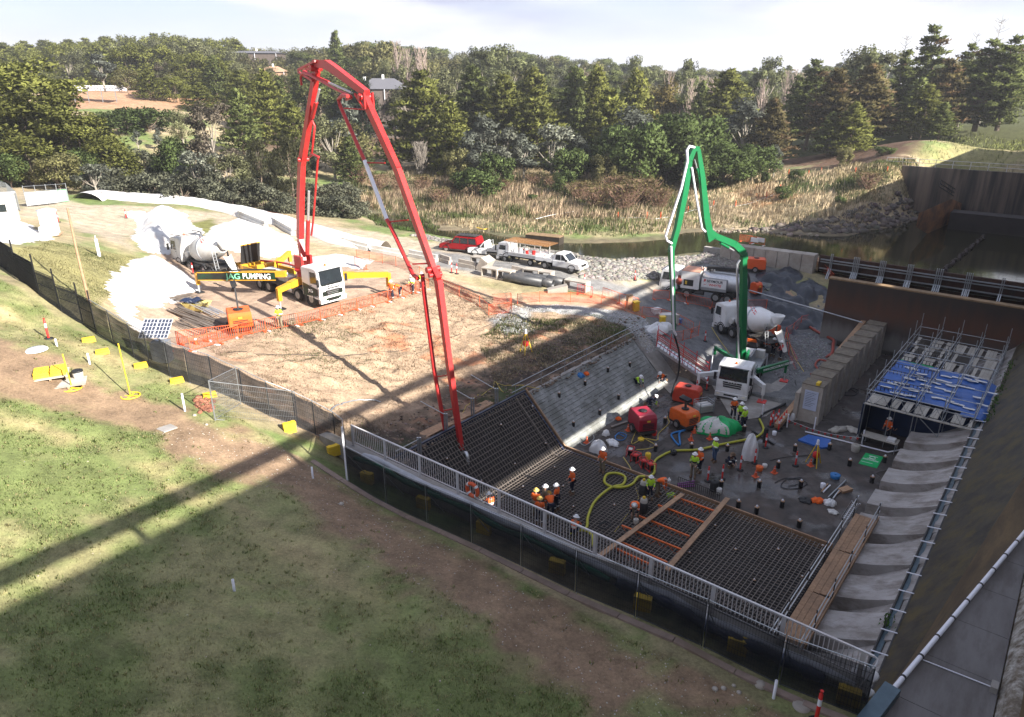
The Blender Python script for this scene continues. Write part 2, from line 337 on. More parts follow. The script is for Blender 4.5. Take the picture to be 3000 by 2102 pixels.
def _phi(d2):return np.sqrt(d2+Cq*Cq)
A_=_phi(((PT[:,None,:2]-PT[None,:,:2])**2).sum(-1));KN_=len(PT)
A_=A_-np.eye(KN_)*0.35
Pq=np.c_[np.ones(KN_),PT[:,:2]/100]
sol=np.linalg.solve(np.block([[A_,Pq],[Pq.T,np.zeros((3,3))]]),np.r_[PT[:,2],np.zeros(3)])
def survey(X,Y):
 sh=X.shape;X=X.ravel();Y=Y.ravel();o=np.empty(len(X))
 for i in range(0,len(X),20000):
  x=X[i:i+20000];y=Y[i:i+20000]
  d=_phi((x[:,None]-PT[:,0])**2+(y[:,None]-PT[:,1])**2)
  o[i:i+20000]=d@sol[:KN_]+sol[KN_]+sol[KN_+1]*x/100+sol[KN_+2]*y/100
 return o.reshape(sh)
def poly_world(px,z):return [(lambda q:(q.x,q.y))(at(a,b,z)) for a,b in px]
def inside(X,Y,P):
 r=np.zeros(X.shape,bool);n=len(P)
 for i in range(n):
  x1,y1=P[i];x2,y2=P[(i+1)%n]
  if abs(y2-y1)<1e-9:continue
  c=((y1>Y)!=(y2>Y))&(X<(x2-x1)*(Y-y1)/(y2-y1)+x1);r^=c
 return r
def sdist(X,Y,P):
 d=np.full(X.shape,1e9);n=len(P)
 for i in range(n):
  x1,y1=P[i];x2,y2=P[(i+1)%n];dx=x2-x1;dy=y2-y1;L2=dx*dx+dy*dy+1e-12
  t=np.clip(((X-x1)*dx+(Y-y1)*dy)/L2,0,1);d=np.minimum(d,(X-x1-t*dx)**2+(Y-y1-t*dy)**2)
 d=np.sqrt(d);return np.where(inside(X,Y,P),-d,d)
WL=3.6
WATER=poly_world([(1090,622),(1150,632),(1220,650),(1290,674),(1400,676),(1480,692),(1560,705),(1700,712),(1850,708),(1950,700),(2000,682),(2100,674),(2250,680),(2360,690),(2480,690),(2600,668),(2690,640),(2740,618),(2800,612),(3000,622),(3300,640),(3300,900),(3000,850),(2400,752),(2130,716),(2060,742),(1900,758),(1800,764),(1700,750),(1550,733),(1400,712),(1300,702),(1200,682),(1110,650)],WL)
def ss(t):t=np.clip(t,0,1);return t*t*(3-2*t)
def natural(X,Y,detail=True):
 Z=survey(X,Y);s,n=X*SS[0]+Y*SS[1],X*NN[0]+Y*NN[1]
 sd_=sdist(X,Y,WATER);dry=(s<81.6)&(n>-34)
 o=WL+.12+(Z-WL-.12)*ss(sd_/5.0);i=WL+.12-.45*np.minimum(-sd_,3)
 Z=np.where(dry,Z,np.where(sd_>0,o,i))
 flat=ss((Z-.6)/1.5)
 if detail:
  Z=Z+fbm(X*.18,Y*.18,3,5)*.28*flat+fbm(X*1.1,Y*1.1,3,9)*.05*flat
  dk=ss((n+46)/6)*ss((-26.9-n)/1.5)*ss((s-20)/3)*ss((54-s)/5)
  Z=Z+(np.abs(fbm(X*.9,Y*.9,4,21))*.55-.12)*dk
  far=ss((np.hypot(X,Y)-220)/200);Z=Z+fbm(X*.012,Y*.012,3,31)*3.0*far
 return Z
def gz(x,y):
 return float(natural(np.array([float(x)]),np.array([float(y)]))[0])
def hit(px,py,lift=0.0):
 d=ray(px,py);t=np.linspace(12,420,1400)*(1/abs(d.y))
 X=d.x*t;Y=d.y*t;Zr=CAMZ+d.z*t;G=_lookup(X,Y)
 k=np.argmax(Zr<G)
 if not (Zr<G).any():k=len(t)-1
 k=max(1,k);a=Zr[k-1]-G[k-1];b=Zr[k]-G[k];f=a/(a-b+1e-9);f=min(1,max(0,f))
 tt=t[k-1]+(t[k]-t[k-1])*f;return Vector((d.x*tt,d.y*tt,CAMZ+d.z*tt+lift))
def axis(a,b,steps):
 o=[a]
 while o[-1]<b:o.append(o[-1]+steps(o[-1]))
 return np.array(o)
sa=axis(-14,150,lambda v:.32 if v<72 else .8);na=-axis(-8,290,lambda v:.32 if v<66 else (.9 if v<130 else 2.0))[::-1]
SG,NG=np.meshgrid(sa,na,indexing='ij')
XG=SG*SS[0]+NG*NN[0];YG=SG*SS[1]+NG*NN[1];ZG=natural(XG,YG)
CUT=((SG>19.5)&(SG<52.2)&(NG>-27.4))|((SG>=52.2)&(SG<69.2)&(NG>-13.6))|((SG>19.0)&(NG>-2.4))|((SG>66)&(SG<83)&(NG>-16))
pad_=(SG>46)&(SG<69)&(NG>-25)&(NG<-13)
ZT=np.where(CUT,-1.2,np.where(pad_&(ZG<.12),.03+.02*(ZG>0),ZG))
def _lookup(X,Y):
 s,n=X*SS[0]+Y*SS[1],X*NN[0]+Y*NN[1]
 i=np.clip(np.searchsorted(sa,s)-1,0,len(sa)-2);j=np.clip(np.searchsorted(na,n)-1,0,len(na)-2)
 fs=np.clip((s-sa[i])/(sa[i+1]-sa[i]),0,1);fn=np.clip((n-na[j])/(na[j+1]-na[j]),0,1)
 return (ZG[i,j]*(1-fs)+ZG[i+1,j]*fs)*(1-fn)+(ZG[i,j+1]*(1-fs)+ZG[i+1,j+1]*fs)*fn
def G3(x,y,dz=0.0):return Vector((x,y,float(_lookup(np.array([x]),np.array([y]))[0])+dz))
# what covers the ground: plan polygons, each with its own colour
def hw(px,z=None):return [(lambda q:(q.x,q.y))(hit(a,b)) for a,b in px]
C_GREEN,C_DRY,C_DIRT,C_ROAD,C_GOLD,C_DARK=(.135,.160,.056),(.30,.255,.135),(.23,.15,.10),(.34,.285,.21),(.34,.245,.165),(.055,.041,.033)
C_GRAV,C_PAD,C_REED,C_FAR,C_RED=(.25,.25,.245),(.33,.24,.175),(.34,.27,.17),(.16,.16,.07),(.36,.15,.075)
base=np.empty(XG.shape+(3,));base[:]=C_REED
n1=fbm(XG*.12,YG*.12,4,50)[...,None];n2=fbm(XG*.7,YG*.7,4,60)[...,None];n3=fbm(XG*2.2,YG*2.2,3,70)[...,None]
def blend(c,m):global base;m=np.clip(m,0,1);base=base*(1-m)+np.array(c)*m
def region(P,c,soft=.6,wob=.8):
 sd_=sdist(XG,YG,P)+n2[...,0]*wob;blend(c,ss(.5-sd_/soft/2)[...,None]);return sd_
blend(C_FAR,.5+n1*1.6)
blend((.13,.17,.055),ss((n1+n2*.5-.05)*3))
terr=poly_world([(-400,2600),(-900,700),(0,780),(176,910),(300,1000),(560,1110),(1017,1408),(1500,1700),(2480,2090),(2600,2600)],7.5)
sdt=sdist(XG,YG,hw([(-380,2090),(-500,800),(-60,770),(60,835),(176,918),(300,1000),(560,1112),(1017,1412),(1500,1700),(2000,1925),(2480,2092),(2500,2101),(2000,2101),(0,2101)])) if False else None
onterr=(SG<16.9-np.clip(-23.5-NG,0,60)*.165)
blend(C_GREEN,onterr[...,None]*1.0)
blend(C_DRY,onterr[...,None]*ss((n1*1.1+n2*.9+.12)*2.2)*.62)
blend((.10,.135,.042),onterr[...,None]*ss((n3*.9+n2*.9-.05)*1.5)*.45)
dirt=hw([(-100,930),(120,1030),(330,1130),(500,1190),(640,1260),(800,1300),(950,1360),(1030,1430),(1500,1715),(2000,1945),(2420,2095),(1750,2095),(1480,1900),(1250,1730),(1000,1560),(850,1450),(600,1370),(420,1260),(250,1220),(-100,1120)])
dd=sdist(XG,YG,dirt)
blend(C_DIRT,(onterr*ss(.5-(dd+n2[...,0]*1.3+n3[...,0]*.7)/1.2))[...,None]*.9)
blend((.07,.12,.03),(onterr*ss(.5-(np.abs(dd+.2+n1[...,0]))/.5)*ss(n2[...,0]*3+.4))[...,None]*.8)
blend((.40,.31,.17),(onterr*ss(.5-(np.abs(dd-1.9)+n2[...,0]*1.5)/2.2)*ss(NG*-.1-1.0))[...,None]*.85)
region(hw([(440,1000),(700,1000),(1000,900),(1240,790),(1500,860),(1880,900),(1880,1000),(1500,1200),(1100,1400),(1000,1330),(700,1170)]),C_GOLD,.8)
blend(C_RED,(ss(.5-sdist(XG,YG,hw([(560,1010),(1000,900),(1230,800),(1500,900),(1880,960),(1250,1300),(1000,1330)]))/4)*ss((n2[...,0]+n1[...,0]*.6-.22)*3.5))[...,None]*.8)
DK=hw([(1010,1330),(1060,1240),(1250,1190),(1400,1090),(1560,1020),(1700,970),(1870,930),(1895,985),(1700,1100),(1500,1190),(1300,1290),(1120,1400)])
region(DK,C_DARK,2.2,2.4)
blend((.30,.20,.14),(ss(.5-sdist(XG,YG,DK)/3)*ss((n3[...,0]+n2[...,0]*.5-.30)*5))[...,None]*.55)
blend((.05,.075,.02),(ss(.5-sdist(XG,YG,DK)/3)*ss((n1[...,0]*1.5-n2[...,0]*.5-.25)*4))[...,None]*.7)
region(hw([(440,700),(560,690),(760,760),(1000,760),(1230,770),(1260,810),(1000,895),(700,1000),(560,1040),(440,1000),(380,860)]),C_PAD,.8)
region(hw([(60,560),(250,600),(500,610),(800,640),(1100,680),(1300,715),(1500,760),(1800,820),(2000,830),(2100,870),(2000,1000),(1880,900),(1700,860),(1500,825),(1250,790),(1080,740),(850,700),(640,660),(560,650),(420,640),(370,700),(400,740),(300,700),(180,640),(60,640)]),C_ROAD,.8)
region(hw([(1240,735),(1500,765),(1700,810),(1900,850),(1900,890),(1700,850),(1500,815),(1250,780)]),(.19,.185,.18),1.2)
region([tuple(W(s,n)[:2]) for s,n in ((51,-28),(66,-31),(74,-30),(74,-16),(66,-13),(51,-13))],(.15,.15,.15),1.5)
region(hw([(1860,880),(2000,770),(2180,760),(2330,800),(2200,900),(2200,1000),(2240,1120),(2060,1180),(1960,1060),(1900,990)]),(.14,.142,.145),1.2)
region(hw([(1430,940),(1500,895),(1620,893),(1760,905),(1880,930),(1960,1010),(1900,1040),(1830,955),(1700,925),(1560,915),(1545,945),(1570,970),(1480,985)]),C_GRAV,.3,.3)
region(hw([(1920,1060),(1990,1010),(2080,1100),(2060,1130),(1980,1130)]),(.24,.19,.15),.8)
region(hw([(2250,1000),(2400,960),(2440,1060),(2300,1120),(2240,1080)]),(.13,.13,.13),.8)
region(hw([(2150,560),(2260,530),(2320,580),(2200,610)]),(.38,.20,.10),2.5,3)
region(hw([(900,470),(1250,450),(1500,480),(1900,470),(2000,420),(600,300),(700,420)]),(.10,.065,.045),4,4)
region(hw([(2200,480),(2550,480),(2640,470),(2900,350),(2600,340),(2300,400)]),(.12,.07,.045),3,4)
region(hw([(2700,470),(3000,480),(3100,330),(2920,330),(2830,400)]),(.22,.20,.09),3,4)
region(hw([(120,275),(290,250),(620,255),(660,300),(480,325),(300,320),(140,330)]),(.34,.20,.12),3,3)
region(hw([(420,430),(700,420),(640,500),(420,480)]),(.30,.24,.14),3,4)
gr=hw([(560,655),(620,640),(660,690),(600,700)]);region(gr,(.16,.16,.05),.5,.5)
region(hw([(20,740),(130,700),(200,720),(400,750),(420,770),(320,860),(270,900),(180,905),(80,840)]),(.23,.21,.09),.6,.6)
wet=np.where((SG<81.6)&(NG>-34),9,sdist(XG,YG,WATER));blend((.10,.08,.055),ss(1-wet/2.5)[...,None]*.8)
base*=(1+n3*.22)*(1+n2*.10)
base=np.clip(base,.01,.9)
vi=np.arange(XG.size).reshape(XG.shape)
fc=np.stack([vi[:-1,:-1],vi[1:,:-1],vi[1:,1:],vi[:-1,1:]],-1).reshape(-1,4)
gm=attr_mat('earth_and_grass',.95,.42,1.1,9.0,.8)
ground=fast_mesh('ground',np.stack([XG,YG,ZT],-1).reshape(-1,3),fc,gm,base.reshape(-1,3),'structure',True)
rr=np.r_[np.array([60.,90,120,150,180,210,240,270,300,340,380,430,500,600,750,1000,1500,2500,4000])]
aa=np.radians(np.arange(-180,181,3.0));RR,AA=np.meshgrid(rr,aa,indexing='ij');XF=RR*np.sin(AA);YF=RR*np.cos(AA)
ZF=natural(XF,YF);ZF=np.where(RR>500,20+fbm(XF*.002,YF*.002,3,77)*5-np.clip(RR-700,0,4000)*.012,ZF)
sF,nF=XF*SS[0]+YF*SS[1],XF*NN[0]+YF*NN[1]
inn=(sF>-13)&(sF<150)&(nF>-288)&(nF<8)
ZF=np.where(inn,-4,ZF-.5);ZF=np.where((nF>-4)&(sF<150)&(RR<400),-4,ZF)
cf=np.empty(XF.shape+(3,));cf[:]=(.07,.075,.03)
vi=np.arange(XF.size).reshape(XF.shape);fc=np.stack([vi[:-1,:-1],vi[:-1,1:],vi[1:,1:],vi[1:,:-1]],-1).reshape(-1,4)
hills=fast_mesh('hills',np.stack([XF,YF,ZF],-1).reshape(-1,3),fc,gm,cf.reshape(-1,3),'structure',True)
mb=MB()
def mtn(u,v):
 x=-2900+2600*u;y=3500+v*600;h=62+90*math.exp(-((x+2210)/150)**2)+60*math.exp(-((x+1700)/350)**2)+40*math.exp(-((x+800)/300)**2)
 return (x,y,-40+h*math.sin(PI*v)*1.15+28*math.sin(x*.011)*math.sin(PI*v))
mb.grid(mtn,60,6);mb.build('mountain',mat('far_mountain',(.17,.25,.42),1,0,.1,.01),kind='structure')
wm=mat('river_water',(.030,.028,.014),.07,0,.3,.15,spec=.55)
bs=wm.node_tree.nodes['Principled BSDF']
nw=N_(wm.node_tree,'ShaderNodeTexNoise');nw.inputs['Scale'].default_value=1.6;nw.inputs['Detail'].default_value=4
bw=N_(wm.node_tree,'ShaderNodeBump');bw.inputs['Strength'].default_value=.10;bw.inputs['Distance'].default_value=.03
tw=N_(wm.node_tree,'ShaderNodeTexCoord');wm.node_tree.links.new(tw.outputs['Object'],nw.inputs['Vector']);wm.node_tree.links.new(nw.outputs[0],bw.inputs['Height']);wm.node_tree.links.new(bw.outputs[0],bs.inputs['Normal'])
mb=MB();mb.add([(x,y,WL) for x,y in [tuple(W(82.0,-33.0)[:2]),tuple(W(82.0,12)[:2]),tuple(W(142,12)[:2]),tuple(W(142,-120)[:2]),tuple(W(60,-120)[:2]),tuple(W(48,-90)[:2]),tuple(W(60,-58)[:2]),tuple(W(70,-40)[:2])]],[tuple(range(8))])
mb.build('river_water',wm,kind='structure')
# the dam, the basin and its walls
def sbox(mb,s0,s1,n0,n1,z0,z1):
 vs=[W(s,n,z) for z in (z0,z1) for s,n in ((s0,n0),(s1,n0),(s1,n1),(s0,n1))]
 return mb.add(vs,[(0,3,2,1),(4,5,6,7),(0,1,5,4),(1,2,6,5),(2,3,7,6),(3,0,4,7)])
def streaked(name,c,c2,c3,stretch,rough=.8,scale=1.0,bump=.3):
 return mat(name,c,rough,0,.2,scale,bump,c2=c2,dirt=c3,dirt_amt=.85,stretch=stretch,dscale=.9)
CT=1/math.tan(SUN_EL)
m_face0=streaked('mossy_spillway_concrete',(.060,.050,.034),(.022,.019,.016),(.085,.062,.018),(1,1,1),.6,1.0)
def face_obj(name,fn,nu,nv,m,kind=None,uvs=(1,1)):
 """surface object whose own axes follow the dam (x along, y across)"""
 mb=MB();mb.grid(fn,nu,nv);o=mb.build(name,m);o.rotation_euler.z=AZ
 if kind:o['kind']=kind
 return o
def LS(s,n,z):return (s,-n,z)
m_face=mat('mossy_spillway_concrete',(.046,.037,.026),.6,0,.2,.55,.2,c2=(.013,.011,.009),dirt=(.062,.046,.014),dirt_amt=.75,stretch=(1.6,.28,.28),dscale=.35)
def Apt(s):z=2.9+(s-17.7)*.187;return (-2.2+.75*(z-3.0),z)
dam=thing('dam_spillway','long dark spillway face streaked with moss and rust, filling the right edge','dam')
def addto(o,parent):setp(o,parent);return o
f=face_obj('spillway_face',lambda u,v:(lambda s,zt:LS(s,-2.2+.75*(zt-3)*v,3.0+(zt-3)*v))(14+126*u,(Apt(14+126*u)[1] if 14+126*u<38.3 else 15.0)),126,10,m_face);addto(f,dam)
mbk=MB();sbox(mbk,-60,20,8,9.5,-3,(8+39.3)/CT);sbox(mbk,20,70,8,9.5,(9.5+25.25)/CT,(8+39.3)/CT);sbox(mbk,20,70,8,9.5,-3,(8+24.15)/CT);sbox(mbk,70,150,8,9.5,-3,(8+40.6)/CT)  # unseen upper dam wall, height and slit shaped for the shadow it casts
addto(mbk.build('shadow_gate_wall',M['concrete']),dam)
mbk=MB();sbox(mbk,-60,150,.35,1.2,(1.2+40.3)/CT,(.35+41.6)/CT)
for q in range(-56,150,8):sbox(mbk,q,q+.3,1.2,8.0,21.9,22.1)
addto(mbk.build('crest_walkway',M['concrete']),dam)
def Bpt(s):return (-1.6+(s-18.1)*.19,6.8)
m_brown=mat('lichen_brown_concrete',(.115,.078,.038),.9,0,.25,.9,.4,c2=(.060,.042,.024),dirt=(.045,.034,.024),dirt_amt=.6,stretch=(.35,1.4,1),dscale=1.2)
def wedge(u,v):
 s=8+30*u;a=Apt(s);b=Bpt(s);k=v;bul=math.sin(PI*v)*.10
 return LS(s,a[0]+(b[0]-a[0])*k-bul,a[1]+(b[1]-a[1])*k+bul)
f=face_obj('side_wedge',wedge,50,8,m_brown);addto(f,dam)
m_deck=mat('grey_deck_concrete',(.155,.145,.14),.75,0,.2,.5,.15,c2=(.115,.105,.10),dirt=(.085,.072,.065),dirt_amt=.7,dscale=.6,stretch=(.5,2.0,1))
k=0
for i in range(11):
 s0=7.5+i*2.35;s1=s0+2.33
 mb=MB();b0,b1=Bpt(s0)[0],min(1.12,Bpt(s1)[0])
 if b0>1.0:continue
 vs=[LS(s0,b0,6.8),LS(s1,b1,6.8),LS(s1,1.13,6.8),LS(s0,1.13,6.8)];vs2=[(x,y,z-.3) for x,y,z in vs]
 mb.add(vs+vs2,[(3,2,1,0),(4,5,6,7),(0,1,5,4),(2,3,7,6),(1,2,6,5),(3,0,4,7)])
 o=mb.build('deck_slab',m_deck,dam);o.rotation_euler.z=AZ
m_lich=mat('pale_lichen_concrete',(.42,.40,.36),.9,0,.3,3.5,.6,c2=(.10,.075,.05),dirt=(.09,.065,.04),dirt_amt=.8,dscale=1.6)
f=face_obj('lichen_kerb',lambda u,v:LS(6+40*u,1.16+.5*v,6.75+.55*math.sin(min(1,v*1.3)*PI/2)),60,4,m_lich);addto(f,dam)
f=face_obj('upper_ground',lambda u,v:LS(6+40*u,1.66+3.5*v,7.3+.02*v),40,3,m_brown);addto(f,dam)
p=thing('drain_pipe','long white pvc drain pipe clipped along the grey deck at lower right','pipe')
mb=MB();mb.cyl(W(19.2,Bpt(19.2)[0]+.10,6.93),W(36,Bpt(31.3)[0]+.92,7.0),.075,10);mb.build('pipe_run',M['pvc'],p)
for i in range(13):
 s=19.9+i*1.25;k=(s-19.2)/16.8;n_=Bpt(19.2)[0]+.10+k*((Bpt(31.3)[0]+.92)-(Bpt(19.2)[0]+.10));z_=6.93+k*.07
 mb=MB();mb.cyl(W(s,n_,z_),W(s+.07,n_+.01,z_),.095,8);mb.build('clamp',M['dark'],p)
c_=thing('trough_cover','blue-grey sheet metal cover at the lower end of the white drain pipe','cover')
mb=MB();mb.taper(W(14.5,-2.15,6.9),W(17.0,-1.66,6.95),.42,.26,.42,.26);mb.build('lower_length',mat('bluegrey_sheet',(.085,.13,.16),.45,.3,.2,2),c_)
mb=MB();mb.taper(W(17.03,-1.66,6.96),W(19.2,-1.30,6.98),.44,.28,.44,.28);mb.build('upper_length',M['bluegrey_sheet'] if 'bluegrey_sheet' in M else MATS['bluegrey_sheet'],c_)
c_=thing('cable_duct','thin white cable duct crossing the grey deck to a small junction box','duct')
mb=MB();mb.cyl(W(21.2,-.85,6.84),W(21.3,.95,6.84),.018,6);mb.build('duct',M['pvc'],c_)
mb=MB();sbox(mb,21.1,21.45,.92,1.1,6.8,7.0);mb.build('junction_box',M['concrete'],c_)
c_=thing('cabinet','cream painted metal cabinet cut off by the right edge','cabinet')
mb=MB();sbox(mb,22.6,24.3,1.75,2.4,7.3,8.3);mb.build('case',M['dirtywhite'],c_);mb=MB();sbox(mb,22.55,24.35,1.72,2.45,8.3,8.36);mb.build('lid',M['pvc'],c_)
c_=thing('toe_trough','dark steel drainage trough with white ties along the spillway toe','trough')
mb=MB();sbox(mb,20,52.5,-2.62,-2.16,2.72,2.80);sbox(mb,20,52.5,-2.66,-2.60,2.72,3.02);sbox(mb,20,52.5,-2.20,-2.14,2.72,3.10);mb.build('channel',M['dark'],c_)
mb=MB();sbox(mb,20,52.5,-2.59,-2.42,2.802,2.84);mb.build('cable_run',MATS['bluegrey_sheet'],c_)
for i in range(22):mb=MB();mb.bar(W(20.8+i*1.5,-2.70,3.05),W(20.8+i*1.5,-2.10,3.14),.05,.03);mb.build('tie',M['pvc'],c_)
mb=MB();RG=random.Random(3)
for i in range(260):
 s=50.5+RG.random()**1.3*14 if i<220 else 27+RG.random()*.8;n_=-2.2+RG.gauss(0,.12)+(.12 if i<220 else -.4);z_=3+1.33*(n_+2.2)+.02 if n_>-2.2 else 3.0
 h=.10+RG.random()*.12;a=RG.random()*6.28;q=W(s,n_,z_)
 mb.add([q,q+Vector((math.cos(a)*.08,math.sin(a)*.08,h)),q+Vector((math.cos(a+1.2)*.08,math.sin(a+1.2)*.08,h*.6))],[(0,1,2)])
mb.build('moss',mat('bright_moss',(.06,.13,.02),.9,0,.3,5),c_,kind='stuff')
m_bay=mat('chute_concrete',(.38,.355,.34),.8,0,.2,.9,.5,c2=(.28,.26,.24),dirt=(.16,.135,.115),dirt_amt=.8,stretch=(1.3,.6,1),dscale=1.0)
def bay(u,v):
 s=18+51*u;t=v
 n_=-6.0+3.85*t;z_=.02+.38*min(1,t*6)+2.62*(t**1.5)
 return LS(s,n_,z_)
f=face_obj('chute_apron',bay,60,12,m_bay,'structure')
for i in range(10):
 s0=49.9-3.1*i-1.65;r=random.Random(i)
 t=thing('baffle_block',['farthest pale concrete baffle block, under the scaffold corner','second baffle block from the scaffold, a rod lying on it','third baffle block from the scaffold, a coiled cable on its top','fourth baffle block from the scaffold, behind the scaffold tube rail','fifth baffle block from the scaffold, at the far end of the plank walkway','sixth baffle block from the scaffold, beside the plank walkway','seventh baffle block from the scaffold, with a damp patch along its rim','eighth baffle block from the scaffold, nearest but two to the handrail','second nearest baffle block, seen through the white handrail','nearest baffle block, at the end of the white handrail'][i],'concrete block',(0,0,0),0,'baffle blocks along the spillway toe')
 def blk(u,v,s0=s0):
  t_=v;n_=-6.0+3.9*t_;z_=1.45+1.62*(t_**1.7)
  wob=.04*math.sin(9*u+i)
  return LS(s0+1.95*u+.25*(t_**2)*(u-.5),n_,z_+wob*t_)
 mb=MB();mb.grid(blk,6,12)
 nv=13;left=[blk(0,j/12) for j in range(13)];right=[blk(1,j/12) for j in range(13)]
 lo=lambda p:(p[0],p[1],-.05+2.4*max(0,(-p[1]-(-6.0))/3.85)**1.5 if False else -.05)
 for side in (left,right):
  vs=side+[lo(p) for p in side];mb.add(vs,[(j,j+1,14+j,13+j) for j in range(12)])
 fr=[blk(j/6,0) for j in range(7)];mb.add(fr+[(p[0],p[1],-.05) for p in fr],[(j,j+1,8+j,7+j) for j in range(6)])
 o=mb.build('block_body',m_bay,t);o.rotation_euler.z=AZ
m_floor=mat('wet_basin_floor',(.078,.067,.060),.6,0,.2,1.3,.8,c2=(.034,.029,.026),dirt=(.085,.062,.05),dirt_amt=.6,dscale=.35)
bsdf=m_floor.node_tree.nodes['Principled BSDF']
nr=N_(m_floor.node_tree,'ShaderNodeTexNoise');nr.inputs['Scale'].default_value=.30;nr.inputs['Detail'].default_value=6;nr.inputs['Roughness'].default_value=.6
rr_=N_(m_floor.node_tree,'ShaderNodeValToRGB');rr_.color_ramp.elements[0].position=.40;rr_.color_ramp.elements[0].color=(.05,)*3+(1,);rr_.color_ramp.elements[1].position=.50;rr_.color_ramp.elements[1].color=(.78,)*3+(1,)
tf=N_(m_floor.node_tree,'ShaderNodeTexCoord');m_floor.node_tree.links.new(tf.outputs['Object'],nr.inputs['Vector']);m_floor.node_tree.links.new(nr.outputs[0],rr_.inputs[0]);m_floor.node_tree.links.new(rr_.outputs[0],bsdf.inputs['Roughness'])
mb=MB();sbox(mb,19.6,69,-25.2,-2.3,-.6,0.0);mb.build('basin_floor',m_floor,kind='structure')
padm=mat('pale_worn_concrete',(.34,.32,.29),.65,0,.2,.8,.3,c2=(.24,.22,.20),dirt=(.14,.12,.105),dirt_amt=.6,dscale=.45)
def flatpoly(name,px,z,m,th=.02,parent=None):
 P_=[at(a,b,z) for a,b in px];n=len(P_);mb=MB()
 mb.add([(p.x,p.y,z) for p in P_]+[(p.x,p.y,z-th) for p in P_],[tuple(range(n))[::-1],tuple(range(n,2*n))]+[(i,(i+1)%n,n+(i+1)%n,n+i) for i in range(n)])
 o=mb.build(name,m,parent);return o
o=flatpoly('concrete_pad',[(2075,1110),(2150,1235),(2245,1220),(2330,1150),(2400,1100),(2330,1080),(2260,1125),(2150,1110)],.06,padm,.05);tag(o,'worn pale concrete pad under the nose of the green-boomed pump truck','concrete pad')
o=flatpoly('concrete_pad',[(1900,1085),(1960,1060),(2060,1150),(2035,1185),(1960,1150)],.085,padm,.05);tag(o,'light concrete strip at the foot of the red-railed stair','concrete pad')
def slab_pt(s,k,dz=0):
 return W(s,-23.9-3.4*k,3.3*k+dz)
m_slab=mat('scored_concrete',(.30,.305,.295),.7,0,.2,1.6,.5,c2=(.17,.175,.165),dirt=(.10,.10,.085),dirt_amt=.7,dscale=.55)
side=thing('side_slab','sloping scored grey concrete slab beside the basin, crossed by a strip of sun','concrete slab')
mb=MB();mb.grid(lambda u,v:tuple(slab_pt(35.3+14.5*u,v)),40,8);mb.add([tuple(slab_pt(35.3,0,-.5)),tuple(slab_pt(35.3,1,-.5)),tuple(slab_pt(35.3,1)),tuple(slab_pt(35.3,0))],[(0,1,2,3)]);mb.build('slab_body',m_slab,side)
mb=MB();rr0=random.Random(5)
for j in range(15):
 kx=.03+.94*j/14
 s=35.4
 while s<49.4:
  L=.5+rr0.random()*2.2;e=min(49.4,s+L)
  jit=rr0.gauss(0,.008);mb.bar(slab_pt(s,kx+jit,.012),slab_pt(e,kx+jit,.012),.05,.05);s=e+.08+rr0.random()*.35
mb.build('ridges',m_slab,side,kind='stuff')
for i in range(6):
 mb=MB();mb.grid(lambda u,v:tuple(slab_pt(49.85+2.0*u,v,.02)),2,4)
mb.build('smooth_end',padm,side)
mb=MB();sbox(mb,19.6,52,-27.62,-27.3,2.6,3.36);mb.build('top_kerb',M['concrete'],side)
mb=MB();rr0=random.Random(8)
for j in range(14):
 n_=-23.6+j*.42;s=35.6
 while s<49.5-j*.55:
  L=.3+rr0.random()*1.4;mb.bar(W(s,n_,.008),W(s+L,n_,.008),.06,.03);s+=L+.15+rr0.random()*(.5+j*.15)
o=mb.build('scoring',m_floor,side,kind='stuff')
mb=MB();sbox(mb,19.05,19.6,-28.2,-1.9,-1,6.52);o=mb.build('retaining_wall',M['concrete']);tag(o,'long concrete retaining wall below the white handrail','wall')
mb=MB()
o=thing('concrete_kerb','low pinkish concrete kerb along the foot of the black mesh fence','kerb')
for i in range(12):
 a=-25.8+i*2.05;b=a+2.02;sk=lambda n:16.98+(n+23.5)*.034;za,zb=gz(*W(sk(a),a)[:2]),gz(*W(sk(b),b)[:2])
 mb=MB();mb.bar(W(sk(a),a,za+.02),W(sk(b),b,zb+.02),.24,.12);mb.build('kerb_stone',mat('pinkish_kerb',(.27,.20,.165),.9,0,.25,2,.5,dirt=(.14,.10,.07),dirt_amt=.7,rnd=.1),o)
tw_=thing('training_wall','tall rust-brown concrete wall across the far end of the basin','wall')
m_tw=bpy.data.materials.new('stained_wall');m_tw.use_nodes=True;t=m_tw.node_tree;b=t.nodes['Principled BSDF'];b.inputs['Roughness'].default_value=.8
tcn=N_(t,'ShaderNodeTexCoord');sx=N_(t,'ShaderNodeSeparateXYZ');nz=N_(t,'ShaderNodeTexNoise');nz.inputs['Scale'].default_value=1.1;nz.inputs['Detail'].default_value=8
mpg=N_(t,'ShaderNodeMapping');mpg.inputs['Scale'].default_value=(1.4,1.4,.12);t.links.new(tcn.outputs['Object'],mpg.inputs[0]);t.links.new(mpg.outputs[0],nz.inputs['Vector']);t.links.new(tcn.outputs['Object'],sx.inputs[0])
ad=N_(t,'ShaderNodeMath',operation='MULTIPLY_ADD');t.links.new(nz.outputs[0],ad.inputs[0]);ad.inputs[1].default_value=2.2;t.links.new(sx.outputs['Z'],ad.inputs[2])
mr=N_(t,'ShaderNodeMapRange');mr.inputs[1].default_value=.6;mr.inputs[2].default_value=6.8;t.links.new(ad.outputs[0],mr.inputs[0])
rp=N_(t,'ShaderNodeValToRGB');els=rp.color_ramp.elements;els[0].color=(.21,.20,.185,1);els[1].color=(.030,.020,.015,1)
for ps,c in ((.28,(.17,.155,.14,1)),(.42,(.065,.050,.042,1)),(.66,(.085,.036,.020,1))):e=els.new(ps);e.color=c
